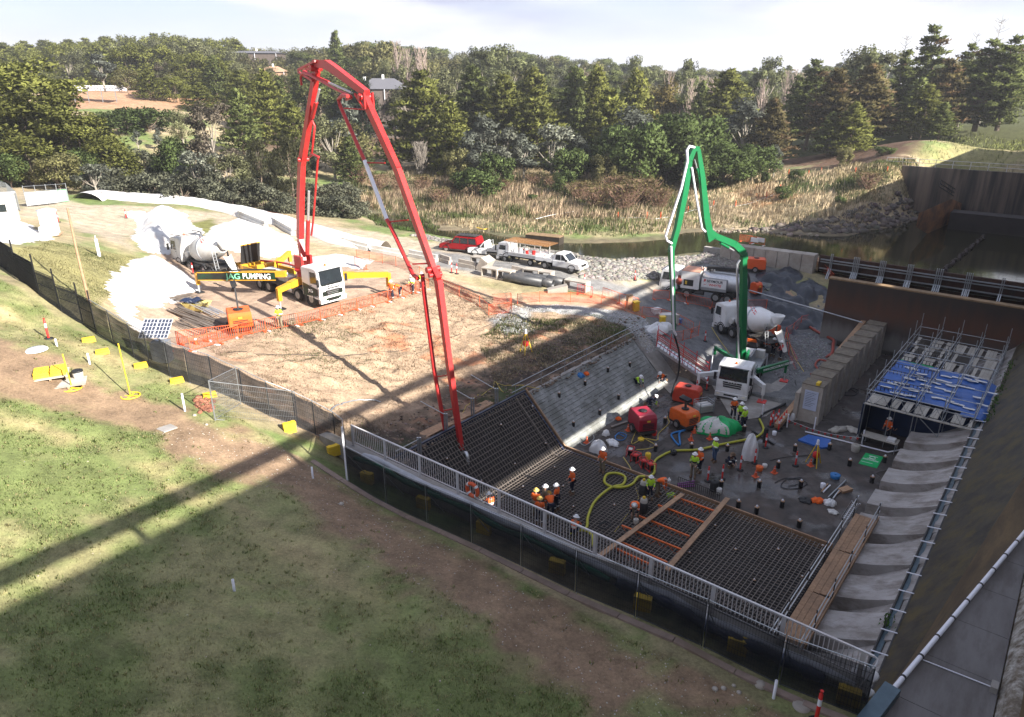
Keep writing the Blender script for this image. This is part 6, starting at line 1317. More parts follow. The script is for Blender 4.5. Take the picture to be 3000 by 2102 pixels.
person('worker in bright lime with back turned, right of the pair by the green tarp',PP(2177,1259,0),120,'stand','lime','lime','navy')
person('worker in orange and navy watching the mixer unload on the gravel',G3(*at(2262,1052,.25)[:2]),230,'stand','hivis','navy','navy')
person('worker in red hi-vis jacket beside the one watching the mixer',G3(*at(2284,1062,.25)[:2]),180,'stand','redplastic','redplastic','navy')
person('worker in orange under the front of the scaffold',PP(2594,1290,0),210,'stand','hivis','hivis','navy')
person('worker crouched deep in the dark opening under the scaffold',PP(2626,1268,0),220,'crouch','navy','navy','navy')
def onslab(px,py):
 best=min((((at(px,py,3.3*k)-slab_pt(0,k)).dot(Vector((NN[0],NN[1],0))))**2,k) for k in [i/40 for i in range(41)])[1];return at(px,py,3.3*best)
person('worker in lime kneeling on the sloping slab above the sun strip',onslab(1868,1128),300,'kneel','lime','navy','navy')
person('worker in orange kneeling high on the sloping slab at the end of the sun strip',onslab(1940,1118),220,'kneel','hivis','navy','navy')
person('worker in black and lime kneeling low on the sloping slab near the red generator',onslab(1906,1188),340,'kneel','navy','lime','navy')
def gp_(px,py):return hit(px,py)
person('worker in lime jacket with hand raised behind the orange barrier',gp_(822,964),270,'fold','lime','lime','khaki')
person('worker in orange next to the right outrigger, left of two',gp_(1148,880),250,'stand','hivis','hivis','navy')
person('worker in orange next to the right outrigger, right of two',gp_(1170,872),200,'bend','hivis','hivis','navy')
person('worker in white shirt left of the pair under the red boom',gp_(1208,862),250,'stand','reflect','lime','navy')
person('worker in pale lime vest right of the pair under the red boom',gp_(1236,854),300,'stand','lime','reflect','navy')
person('worker in jeans half hidden by the long black sign board',gp_(684,852),230,'stand','hivis','hivis','denim')
# trees and bushes
attr_mat('foliage',.7,.18,.35,2.2,0,trans=.48,rnd=.25,spec=.2)
attr_mat('grass_blades',.85,0,1,1,0,trans=.25,spec=.2)
class LV:
 """cloud of leaf-sized faces"""
 def __init__(s,seed):s.P=[];s.C=[];s.Nn=[];s.r=np.random.RandomState(seed)
 def clump(s,c,rad,n,size,colr,out=None,droop=0.0,aspect=.45,shell=.0,cvar=.18):
  r=s.r;d=r.normal(size=(n,3));d/=np.linalg.norm(d,axis=1)[:,None]+1e-9
  q=np.where(r.rand(n)<shell,1.0,r.rand(n)**.4)[:,None];rad=np.array(rad if hasattr(rad,'__len__') else (rad,)*3)
  p=np.array(c)+d*q*rad
  a=r.normal(size=(n,3))*.6+(d*.8 if out is None else np.array(out))+np.array([0,0,-droop]);a/=np.linalg.norm(a,axis=1)[:,None]
  b=np.cross(a,r.normal(size=(n,3)));b/=np.linalg.norm(b,axis=1)[:,None]+1e-9
  L=size*(.6+.8*r.rand(n))[:,None]
  t=np.stack([p-b*L*aspect,p+b*L*aspect,p+a*L],1)
  cc0=np.array(c,float);oo=np.array([cc0[0],cc0[1],0.]);oo=oo/(np.linalg.norm(oo)+.8);nn=d*.75+oo*.45+np.array([0,0,.35])+r.normal(size=(n,3))*.12;nn/=np.linalg.norm(nn,axis=1)[:,None];s.Nn.append(np.repeat(nn,3,0))
  s.P.append(t.reshape(-1,3));cc=np.array(colr)*(1+r.normal()*cvar)*(1+r.normal(size=(n,1))*.12);s.C.append(np.repeat(np.clip(cc,.005,.9),3,0))
 def mesh(s,name,m):
  P=np.concatenate(s.P);C=np.concatenate(s.C);n=len(P)//3
  me=bpy.data.meshes.new(name);me.vertices.add(len(P));me.vertices.foreach_set('co',P.astype(np.float32).ravel())
  me.loops.add(n*3);me.loops.foreach_set('vertex_index',np.arange(n*3,dtype=np.int32));me.polygons.add(n)
  me.polygons.foreach_set('loop_start',np.arange(0,n*3,3,dtype=np.int32));me.polygons.foreach_set('loop_total',np.full(n,3,dtype=np.int32))
  me.materials.append(m);me.update(calc_edges=True)
  ca=me.color_attributes.new('Col','FLOAT_COLOR','POINT');c4=np.ones((len(P),4),np.float32);c4[:,:3]=C;ca.data.foreach_set('color',c4.ravel());me.normals_split_custom_set_from_vertices(np.concatenate(s.Nn).tolist());return me
FO=M['foliage'] if 'foliage' in M else MATS['foliage']
PINE,PINE2,EUC,EUC2,SILV,WAT,OLV,BROWN,TWIG=(.195,.205,.052),(.145,.170,.055),(.20,.205,.105),(.17,.185,.085),(.22,.23,.18),(.11,.15,.048),(.21,.20,.085),(.15,.10,.052),(.24,.17,.13)
def trunk_mesh(h,r,limbs,m,seed,lean=.03):
 rr=random.Random(seed);mb=MB();mb.cur=0
 pts=[(rr.gauss(0,lean)*h*q,rr.gauss(0,lean)*h*q,h*q) for q in (0,.3,.6,.85,1)];pts[0]=(0,0,-.5)
 mb.tube(pts,[r,r*.8,r*.55,r*.3,r*.08],7)
 for a,b,lr in limbs:mb.tube([a,((a[0]+b[0])/2,(a[1]+b[1])/2,(a[2]*.6+b[2]*.4)),b],[lr,lr*.7,lr*.3],5)
 mb.mats=[m];mb.mi=[0]*len(mb.f);return mb.mesh('trunk')
PROTO={}
def mk_pine(key,h,R,seed,c1,c2,dens=1.0,start=.12,ragged=.25,irregular=0):
 L=LV(seed);r=L.r;limbs=[]
 nw=int(17*dens)
 for i in range(nw):
  z=h*(start+(1-start)*(i+.3)/nw);f=(1-(z/h-start)/(1-start));rad=R*(f**.72)*(.72+.28*min(1,(z/h-start)*6+.4))
  nb=int(6+3*f);a0=r.rand()*6.28
  for b in range(nb):
   a=a0+b*6.283/nb+r.normal()*.22;ln=rad*(1-ragged+2*ragged*r.rand());dz=ln*.18;z=min(h*.98,h*(start+(1-start)*(i+.3)/nw)+r.normal()*h*.022)
   limbs.append(((0,0,z-dz*.4),(ln*.75*math.cos(a),ln*.75*math.sin(a),z+dz*.3),.07+.05*f)) if (b%3==0) else None
   col_=np.array(c1)*(.75+.5*r.rand())
   if r.rand()<irregular:col_=np.array(c2)
   for k in range(4 if ln>1.5 else 2):
    q=.42+.2*k+r.normal()*.05 if ln>1.5 else .6+.3*k
    c=(ln*q*math.cos(a),ln*q*math.sin(a),z+dz*q+r.normal()*.12)
    L.clump(c,(.75+.12*ln,.75+.12*ln,.42),15,.72,col_,(math.cos(a)*.7,math.sin(a)*.7,.55),aspect=.32)
 L.clump((0,0,h*.985),(.35,.35,.9),18,.5,c1,(0,0,1),aspect=.22)
 PROTO[key]=(trunk_mesh(h*.97,h*.016+.05,limbs,M['bark'],seed),L.mesh('crown',FO),h,R)
def mk_broad(key,h,R,seed,c,nblob=16,bark=None,low=.3,leaf=.34,droop=.35,n=230,tall=1.0,gap=1.0):
 L=LV(seed);r=L.r;limbs=[]
 for i in range(nblob):
  a=r.rand()*6.283;zz=low+(1-low)*(r.rand()**.8);env=math.sin(min(1,max(.12,(zz-low)/(1-low)*.88+.12))*PI*.93)**.6
  q=R*env*(.35+.65*r.rand()**.5);x,y,z=q*math.cos(a),q*math.sin(a),h*(zz*.9)
  rb=(R*.36)*(.7+.5*r.rand())*gap
  for j in range(5):
   dx=r.normal(size=3)*rb*.42;L.clump((x+dx[0],y+dx[1],min(h-rb*.3,z+dx[2]*.6)),(rb*.72,rb*.72,rb*.58*tall),int(n*.30),leaf*1.25,c,None,droop,.42,shell=.35)
  limbs.append(((0,0,h*min(zz*.45,low*.9+.1)),(x*.8,y*.8,z*.95),.05+.004*h))
 PROTO[key]=(trunk_mesh(h*.72,h*.018+.06,limbs,bark or M['palebark'],seed,.02),L.mesh('crown',FO),h,R)
def mk_casu(key,h,R,seed,c):
 L=LV(seed);r=L.r;limbs=[]
 for i in range(120):
  zz=.10+.9*r.rand()**.9;env=R*(math.sin(min(1,zz*1.05)*PI*.9+.28)**.7 if zz<.97 else .25);a=r.rand()*6.283;q=env*(.3+.7*r.rand()**.5)
  L.clump((q*math.cos(a),q*math.sin(a),h*zz*.93),(.7,.7,1.0),38,.62,c,(math.cos(a)*.25,math.sin(a)*.25,1.0),aspect=.10,cvar=.14)
  if i%8==0:limbs.append(((0,0,h*zz*.6),(q*math.cos(a),q*math.sin(a),h*zz*.95),.09))
 PROTO[key]=(trunk_mesh(h*.9,.2,limbs,M['bark'],seed),L.mesh('crown',FO),h,R)
def mk_bare(key,h,R,seed,m,ntw=140,leaves=0,lc=TWIG,up=2.2,base=.15):
 rr=random.Random(seed);mb=MB();mb.cur=0;L=LV(seed)
 mb.tube([(0,0,-.4),(.1,0,h*.4),(0,.1,h*.75),(0,0,h)],[.16+.008*h,.12,.07,.02],5)
 for i in range(ntw):
  a=rr.random()*6.283;z0=h*(base+(.95-base)*rr.random());q=R*(.3+.7*rr.random())*(1-z0/h*.55);z1=min(h*1.0,z0+q*up*(.5+.5*rr.random()))
  p1=(q*.55*math.cos(a),q*.55*math.sin(a),z0+(z1-z0)*.4);p2=(q*math.cos(a),q*math.sin(a),z1)
  mb.tube([(0,0,z0),p1,p2],[.05,.035,.012],3)
  for k in range(2):b=a+rr.gauss(0,.7);mb.tube([p1,(p1[0]+.35*q*math.cos(b),p1[1]+.35*q*math.sin(b),p1[2]+(z1-z0)*.5)],[.025,.01],3)
  if leaves:L.clump(p2,(.4,.4,.5),leaves,.2,lc,None,0,.4)
 if not leaves:L.clump((0,0,h),.2,6,.2,lc)
 mb.mats=[m];mb.mi=[0]*len(mb.f);PROTO[key]=(mb.mesh('trunk'),L.mesh('crown',FO),h,R)
pinkt=mat('pinkish_twigs',(.36,.28,.24),.9,0,.2,1);greyt=mat('grey_twigs',(.24,.21,.18),.9,0,.2,1);redt=mat('reddish_twigs',(.26,.16,.11),.9,0,.25,1)
mk_pine('pine_a',20,6.2,1,PINE,BROWN,1.15,.05);mk_pine('pine_b',21,5.4,2,PINE2,BROWN,1.1,.10,.32);mk_pine('pine_c',18,6.8,3,(.165,.175,.045),BROWN,1.0,.04,.3)
mk_pine('pine_brown',20,5.6,4,(.12,.10,.042),BROWN,1.0,.14,.38,.22);mk_pine('pine_sparse',24,5.0,5,PINE2,BROWN,.72,.22,.45,.1)
mk_broad('euc_a',18,6.0,11,EUC,17,gap=.85);mk_broad('euc_b',16,5.0,12,EUC2,15,gap=.95);mk_broad('euc_pink',19,5.6,13,(.19,.16,.12),18,gap=.78,n=200)
mk_broad('silver',10,3.0,14,SILV,15,gap=.95,leaf=.28,n=170,low=.22);mk_broad('silver_slim',9,1.7,15,(.17,.185,.15),11,gap=1.2,leaf=.26,n=130,low=.25)
mk_broad('wattle',10,5.2,16,WAT,26,M['bark'],.06,.36,0,260,1.15,1.0);mk_broad('pineround',19,8.0,41,PINE,34,M['bark'],.04,.44,0,300,1.1,.82);mk_broad('pinedark',20,5.6,42,PINE2,26,M['bark'],.08,.42,0,260,1.3,.85);mk_broad('bush',4,2.6,17,WAT,14,M['bark'],.05,.22,0,170,1.1,1.05)
mk_broad('olive',12,4.5,18,OLV,18,M['bark'],.1,.34,.1,220,1.2,1.0);mk_broad('scrub',3.4,2.4,19,(.17,.175,.12),13,M['bark'],.05,.24,0,150,1.1,1.1)
mk_broad('yellow',14,3.6,20,(.20,.16,.055),14,M['palebark'],.12,.3,.2,150,1.5,.9)
mk_casu('casuarina',14,3.4,21,(.12,.12,.06));mk_casu('cypress',9,1.6,22,(.045,.065,.03))
mk_bare('poplar_bare',15,2.3,31,pinkt,90,up=3.4);mk_bare('dead_pine',22,4.0,32,greyt,60,up=.7,base=.3);mk_bare('twig_shrub',3.6,2.6,33,redt,150,5,(.20,.17,.07),1.6,.02);mk_bare('grey_brush',5.0,2.2,34,greyt,110,0,TWIG,2.4,.02)
NAMES={'pine':'pine_tree','euc_':'eucalyptus_tree','silv':'silver_gum','watt':'wattle_tree','bush':'round_bush','oliv':'broadleaf_tree','scru':'scrub_bush','yell':'willow_tree','casu':'casuarina_tree','cypr':'cypress_tree','popl':'bare_poplar','dead':'dead_tree','twig':'twiggy_shrub','grey':'bare_brush'}
CATS={'round_bush':'bush','scrub_bush':'bush','twiggy_shrub':'shrub','bare_brush':'shrub'}
RT_=random.Random(99)
def tree(kind,x,y,h,label,group=None,wid=1.0,z=None):
 tm,cm,h0,R=PROTO[kind];nm=NAMES[kind[:4]];s=h/h0
 t=thing(nm,label,CATS.get(nm,'tree'),(x,y,gz(x,y)-.1 if z is None else z),RT_.random()*6.28,group);ws=s**.75*wid if kind[:4] in ('pine','euc_','casu') else s*wid;t.scale=(ws,ws,s)
 for n_,me in (('trunk',tm),('crown',cm)):
  if n_=='crown' and kind in ('poplar_bare','dead_pine','grey_brush'):continue
  o=bpy.data.objects.new(n_,me);col.objects.link(o);setp(o,t)
 return t
def tpx(kind,px,ytop,D,label,group=None,wid=1.0):
 d=ray(px,ytop);k=D/d.y;x=d.x*k;zt=CAMZ+d.z*k;b=gz(x,D);return tree(kind,x,D,max(1.5,zt-b),label,group,wid)
NAMED=[('pineround',20,175,122,'huge dense pine at the left edge of the photo, tallest there',1.5),('pineround',125,262,118,'broad pine standing behind the big left-edge pine',1.4),('pineround',215,330,116,'mid-green pine above the silvery wattle bush, left side',1.3),('pineround',60,400,108,'low-branched pine just above the site gate at far left',1.5),('wattle',10,450,104,'dense green tree at the left border above the mesh gate',1.0),('pineround',300,400,116,'pine with drooping right side above the white bund',1.1),('olive',150,440,104,'rounded tree overhanging the green banner fence',1.3),('wattle',220,440,112,'dark round tree between the left pines and the silver bush',1.0),('silver',262,470,101,'big silvery wattle bush beside the end of the white bund',1.5),('bush',355,322,150,'dark green rounded bush on the dry left slope',1.7),('bush',425,318,154,'dark green bush touching its twin on the dry left slope',1.7),('silver_slim',395,378,138,'small pale gum on the dry slope, left of two',.9),('silver_slim',455,375,140,'small pale gum on the dry slope, right of two',.9),('euc_a',520,315,145,'grey-green gum above the dry left clearing',.8),('euc_pink',600,288,122,'tall pinkish-grey gum with a white trunk, left of the red boom',1.0),('silver',560,430,108,'spreading grey gum at the foot of the tall pinkish gum',1.3),('euc_a',655,440,106,'grey leafy gum between pinkish gum and casuarinas',1.0),('wattle',495,410,118,'dark bush left of the tall pinkish gum',.8),('pine_c',430,205,200,'dark wide pine between the two left house lots',1.2),('olive',360,195,215,'olive broadleaf tree beside the left house lot',1.2),('euc_pink',470,178,235,'brownish gum above the left house lots',.9),('euc_a',540,108,290,'big rounded gum high on the left ridge',1.3),('silver_slim',285,148,215,'slim silver dead-topped gum among the left ridge pines',1.2),('pine_b',620,165,215,'dark pine right of the house lots',1.0),('casuarina',750,402,112,'feathery olive casuarina just left of the red boom',1.0),('casuarina',838,392,112,'feathery olive casuarina behind the red boom foot',1.2),('pine_b',690,262,150,'pine above the casuarinas, left of the red boom',1.1),('pine_a',770,205,170,'tall pine left of the red boom knuckle',1.0),('pine_c',850,300,150,'pine partly hidden by the red boom mast',1.0),('pine_b',815,225,190,'dark pine behind the top of the red mast',1.0),('euc_a',965,330,140,'grey gum framed under the red boom arch',1.1),('silver_slim',1000,290,150,'silver gum in front of the far grey-roofed house',1.0),('cypress',1058,232,190,'pale conical cypress left of the grey-roofed house',1.4),('olive',1010,340,150,'olive tree between the two legs of the red boom',1.0),('pine_b',1020,400,138,'lower pine just left of the red boom arm',1.0),('pine_c',1235,212,158,'great layered pine right of the red boom, widest in the centre',1.3),('pine_a',1320,300,148,'yellow-green pine at the right skirt of the great pine',1.0),('olive',1335,425,134,'rounded olive bush under the great layered pine',.8),('pine_b',1385,198,172,'dark pine with rounded crown right of the great pine',1.3),('pine_c',1475,222,165,'mid-green pine leaning against the dark rounded one',1.1),('pine_a',1562,200,180,'dark bushy-topped pine in the centre of the tree line',1.2),('pine_c',1572,268,158,'olive-brown pine standing in front of the centre pines',1.2),('pine_b',1690,200,178,'tall dark pine right of centre with black shade below',1.3),('pine_a',1750,195,172,'tall pine beside the centre-right dark pine',1.0),('pine_c',1790,265,158,'bright green pine above the reed bank',1.1),('pine_b',1700,262,160,'slender pine lit at the edge of the deep shade',.7),('pine_a',1868,205,180,'dark green pine left of the yellow willow',1.0),('silver_slim',1405,330,140,'slim silver gum against the centre pines',1.3),('silver',1478,362,138,'brown-grey round gum above the red leaf litter',1.0),('silver_slim',1535,388,138,'small grey gum with two pale stems',1.3),('silver',1618,350,140,'bright silver gum, whitest in the centre of the bank',1.15),('silver_slim',1393,436,132,'little grey gum standing alone on the bank',1.2),('silver_slim',1690,385,140,'thin gum with bare pale limbs beside the shade',1.1),('silver_slim',1722,420,136,'small dusty gum left of the round wattles',1.3),('bush',1450,455,132,'small bright green conifer bush on the bank edge',.9),('bush',1675,440,134,'dark round bush right of the bright silver gum',.9),('bush',1395,500,124,'bright green bush in the dry reeds',1.3),('bush',1655,502,126,'low green bush beside the brown brush',.8),('olive',1770,440,131,'rounded olive tree left of the dark wattles',.9),('silver_slim',1855,305,150,'tall pale gum above the dark wattles',1.5),('silver_slim',1890,320,150,'second pale gum above the dark wattles',1.2),('yellow',1930,215,182,'yellow-brown willow with trailing pale branches',1.1),('wattle',1800,385,134,'dark wattle at the left end of the wattle thicket',.8),('wattle',1880,372,132,'dark wattle left of the green boom knuckle',1.0),('wattle',1965,350,136,'dark wattle behind the green boom knuckle',1.1),('wattle',2040,345,136,'dark wattle right behind the green boom top',1.0),('wattle',2130,425,128,'big bright-topped wattle right of the green boom',1.3),('wattle',2215,430,128,'broad dark wattle at the right end of the thicket',1.2),('wattle',2060,450,126,'lower wattle between the green boom arms',.9),('wattle',2245,505,126,'low wattle closest to the orange-flagged line',.7),('pine_a',2138,205,172,'blue-green pine above the wattle thicket',1.4),('pine_b',2060,240,185,'pine between bare poplars and the blue-green pine',.9),('euc_b',2255,148,215,'tall rounded gum standing clear on the skyline',.8),('pine_brown',2272,290,142,'rust-tinted pine right of the wattle thicket',1.1),('silver_slim',2195,280,150,'small white-flecked gum left of the rust-tinted pine',1.4),('silver_slim',2278,420,128,'thin pale gum under the rust-tinted pine',1.0),('pine_b',2345,225,172,'dark ivy-clad pine left of the big right-hand group',1.0),('pine_sparse',2395,178,160,'sparse brown-green pine with dead top left',1.3),('pine_brown',2460,205,150,'brown-needled pine in the right-hand group',1.3),('pine_b',2440,330,140,'bright lower pine in the right-hand group',1.2),('euc_b',2530,125,175,'rounded yellow-green gum top above the right-hand group',1.0),('euc_a',2585,122,178,'second rounded gum top above the right-hand group',1.2),('pine_brown',2560,190,150,'tall ragged pine in the middle of the right-hand group',1.5),('pine_a',2510,300,138,'drooping pine at the front of the right-hand group',1.2),('pine_b',2600,260,150,'dark pine left of the mossy bank',1.1),('olive',2478,425,128,'olive bush at the foot of the right-hand group',.9),('bush',2592,440,126,'round green bush beside the abutment railing end',1.9),('pine_sparse',2660,150,160,'open-crowned pine with dark flat layers',1.1),('dead_pine',2662,92,166,'bare dead treetop left of the tall wispy pine',.8),('pine_sparse',2742,78,162,'tall wispy pine, highest in the right group',1.2),('pine_b',2700,230,148,'pine shading the red litter near the far house',1.2),('pine_brown',2790,175,150,'greyish pine right of the far right house',1.2),('pine_b',2770,300,136,'sunlit pine on the edge of the grassy bank',1.2),('pine_c',2725,250,142,'leaning pine above the abutment railing',1.1),('dead_pine',2868,85,160,'bare dead treetop second from the right edge',.7),('dead_pine',2940,42,160,'bare dead treetop reaching highest near the right edge',.9),('pine_sparse',2850,130,156,'thin greyish pine under the dead treetops',1.1),('pine_sparse',2915,118,150,'flat-layered pine under the highest dead treetop',1.5),('pine_b',2890,205,150,'dark pine on the hilltop right',1.1),('pine_sparse',2985,108,146,'dark open pine cut off by the right edge',1.4),('pine_b',2960,220,146,'lower dark pine at the right edge',1.0),('euc_b',1490,112,245,'tall gum with a clean white trunk and flat-topped crown',1.2),('euc_b',1425,122,240,'dark wide gum beside the tall white-trunked gum',1.1),('euc_pink',1700,188,215,'greyish-pink gum in the gap between centre pines',.9),('euc_b',1880,148,250,'small round gum on the centre-right skyline',.8),('euc_b',1995,160,235,'dark rounded gum right of the willow on the skyline',.9),('pine_b',980,92,280,'dark pine standing clear on the skyline above the red boom',.8),('olive',1090,108,270,'tall olive poplar-like tree on the skyline right of the red boom',1.2),('euc_a',1145,170,215,'grey gum above the grey-roofed house',.9),('euc_a',1330,185,215,'wide grey-green gum behind the great pine',1.0),]
for k_i,px,yt,D,lb,wd in NAMED:tpx(k_i,px,yt,D,lb,None,wd)
for px,yt,D in ((1160,118,235),(1225,135,225),(1240,142,228),(2030,228,190),(2062,220,192),(2090,225,190),(2240,230,190),(2310,205,205),(2335,200,205),(2360,212,200),(1965,205,205),(1190,140,230)):
 tpx('poplar_bare',px,yt,D,'bare pinkish poplar among the dark trees of the ridge','bare poplars on the ridge',1.1)
SKY_=[(-200,118),(0,118),(200,112),(330,100),(460,98),(530,92),(620,105),(700,112),(740,130),(840,135),(900,125),(960,118),(1100,112),(1180,128),(1280,125),(1340,150),(1400,135),(1500,128),(1540,150),(1620,150),(1700,165),(1760,160),(1800,178),(1900,180),(2060,190),(2160,195),(2250,188),(2330,190),(2450,178),(2550,160),(2650,190),(2800,165),(3000,130),(3200,120)]
sx_,sy_=[a for a,_ in SKY_],[b for _,b in SKY_]
cnt=0
for D,off,step in ((420,2,50),(360,10,50),(310,26,58),(265,48,66),(228,75,80),(200,105,110)):
 px=-120+RT_.random()*30
 while px<3120:
  px+=step*(.7+.6*RT_.random());yt=np.interp(px,sx_,sy_)+off*(.6+.8*RT_.random())+RT_.random()*7
  if D<300 and (100<px<470) and yt>150:continue
  if D<240 and 1040<px<1180:continue
  if px>2250 and D<250:continue
  g=RT_.random()
  if px<720:k_,lb,gr=(('pineround' if g<.45 else 'pine_c'),'pine in the dense plantation along the left ridge','pines along the left ridge') if g<.85 else ('euc_a','gum among the pines of the left ridge','gums along the left ridge')
  elif px<1350:k_,lb,gr=(('olive','olive broadleaf tree on the ridge behind the red boom','broadleaf trees behind the red boom') if g<.4 else (('euc_a','grey-green gum on the ridge behind the red boom','gums behind the red boom') if g<.75 else ('pinedark','dark pine on the ridge behind the red boom','pines behind the red boom')))
  elif px<2200:k_,lb,gr=(('euc_b','dark gum on the ridge behind the centre pines','gums on the centre ridge') if g<.4 else (('pinedark','dark pine on the ridge behind the centre pines','pines on the centre ridge') if g<.75 else ('olive','olive tree on the ridge behind the centre pines','broadleaf trees on the centre ridge')))
  else:k_,lb,gr=(('pinedark' if g<.3 else 'pine_b','dark pine on the far hill at the right','pines on the right hill') if g<.5 else ('euc_b','dark gum on the far hill at the right','gums on the right hill'))
  tpx(k_,px,yt,D+RT_.uniform(-12,12),lb,gr,1.15+(.25 if k_[:4]=='pine' else 0));cnt+=1
i=0
for px,py in [(270+j*31+(j%3)*9,578+j*3.2+((j*37)%23)-14) for j in range(26)]+[(300+j*42,545+j*3+((j*53)%19)) for j in range(18)]+[(420+j*60,520+((j*31)%17)) for j in range(9)]:
 q=hit(px,py-18);tree('scrub',q.x,q.y,1.8+RT_.random()*1.6,'grey-green scrub bush in the thicket behind the white bund','scrub behind the bund',1.2)
for px,py,k_,h in ((1290,600,'twig_shrub',2.6),(1240,565,'twig_shrub',3),(1330,575,'twig_shrub',2.4),(1750,615,'twig_shrub',3.6),(1830,620,'twig_shrub',4.2),(1880,605,'twig_shrub',4.4),(1800,585,'twig_shrub',4),(1930,615,'twig_shrub',3.4),(1700,590,'twig_shrub',3.2),(1620,555,'twig_shrub',2.4),(1560,545,'twig_shrub',2.2),(1480,560,'twig_shrub',2),(1110,560,'twig_shrub',3.0),(1060,540,'twig_shrub',3.4),(1170,560,'twig_shrub',2.6),(2540,560,'twig_shrub',2.8)):
 q=hit(px,py);tree(k_,q.x,q.y,h,'reddish twiggy shrub in the dry reeds of the far bank','twiggy shrubs on the far bank',1.3)
for px,py,h in ((1235,520,7),(985,500,7.5),(1010,490,6.5),(1700,520,4.5)):
 q=hit(px,py);tree('grey_brush',q.x,q.y,h,'clump of bare upright stems behind the reed bank','bare stems behind the reeds',.8)
for px,py,h in ((1330,500,2.2),(2290,585,2.0),(2020,540,1.8),(2090,545,1.6),(2330,530,1.8),(1900,540,2.0),(1560,590,1.2),(2460,600,1.2),(1150,500,2.6),(1070,505,3)):
 q=hit(px,py);tree('bush',q.x,q.y,h,'small green bush at the edge of the dry far bank','small green bushes on the far bank',1.1)
 # grasses, reeds, stones: nobody could count them
def blades(name,X,Y,hgt,wid,cols,parent=None,lean=.35,seed=1,z=None):
 r=np.random.RandomState(seed);n=len(X);Z=_lookup(X,Y) if z is None else z
 a=r.rand(n)*6.283;l=r.rand(n)*6.283;h=hgt*(.5+.9*r.rand(n))
 P=np.empty((n,3,3));dx,dy=np.cos(a)*wid/2,np.sin(a)*wid/2
 P[:,0]=np.stack([X-dx,Y-dy,Z-.02],-1);P[:,1]=np.stack([X+dx,Y+dy,Z-.02],-1);P[:,2]=np.stack([X+np.cos(l)*h*lean,Y+np.sin(l)*h*lean,Z+h],-1)
 o=fast_mesh(name,P.reshape(-1,3),np.arange(3*n).reshape(-1,3),MATS['grass_blades'],np.repeat(cols,3,0),'stuff')
 nn=np.stack([np.cos(l)*.35,np.sin(l)*.35,np.ones(n)],-1);nn/=np.linalg.norm(nn,axis=1)[:,None];o.data.normals_split_custom_set_from_vertices(np.repeat(nn,3,0).tolist());return o
def scatter_px(poly,n,seed,z=None):
 r=np.random.RandomState(seed);P=hw(poly);xs=[p[0] for p in P];ys=[p[1] for p in P];X=[];
 while sum(len(a) for a,_ in X)<n:
  x=r.uniform(min(xs),max(xs),n*2);y=r.uniform(min(ys),max(ys),n*2);k=inside(x,y,P);X.append((x[k],y[k]))
 x=np.concatenate([a for a,_ in X])[:n];y=np.concatenate([b for _,b in X])[:n];return x,y
r=np.random.RandomState(4);n=430000
s_=r.uniform(-10,17.2,n*2);n_=-1.5-(r.rand(n*2)**1.5)*52;X=s_*SS[0]+n_*NN[0];Y=s_*SS[1]+n_*NN[1]
lim=16.7-np.clip(-23.5-n_,0,60)*.165
gi_,gj_=np.clip(np.searchsorted(sa,s_)-1,0,len(sa)-1),np.clip(np.searchsorted(na,n_)-1,0,len(na)-1)
bc=base[gi_,gj_];green=(bc[:,1]/(bc[:,0]+1e-6));dns=fbm(X*.9,Y*.9,3,88)
keep=(s_<lim)&(r.rand(len(s_))<np.clip((green-.78)*2.2,.03,1)*np.clip(.75+dns*1.4,.1,1))&(Y>3)
X,Y,bc=X[keep],Y[keep],bc[keep];k2=r.rand(len(X))
bcol=bc*(1.55+1.0*r.rand(len(X),1));bcol[k2<.22]=np.array([.50,.43,.23])*(.7+.6*r.rand((k2<.22).sum(),1))
clump_=np.clip(1+fbm(X*.5,Y*.5,3,95)*.8,.6,1.6)
g_=blades('grass',X,Y,.055*clump_,.020,bcol,seed=5);tag(g_,'patchy green and straw grass covering the near terrace','grass')
k=r.randint(0,len(X),9000);XT=np.repeat(X[k],9)+r.normal(size=81000)*.05;YT=np.repeat(Y[k],9)+r.normal(size=81000)*.05;ct=np.repeat(np.where(r.rand(9000,1)<.45,np.array([[.50,.43,.22]]),np.array([[.22,.29,.08]]))*(.75+.5*r.rand(9000,1)),9,0)
g_=blades('grass_tufts',XT,YT,.085,.03,ct,seed=15,lean=.5);tag(g_,'taller straw and green tufts dotted over the near terrace','grass')
X,Y=scatter_px([(563,1160),(622,1165),(628,1205),(585,1212)],60,51);attr_mat('stone',.85,.2,3,20,.3);RUB=(X,Y)
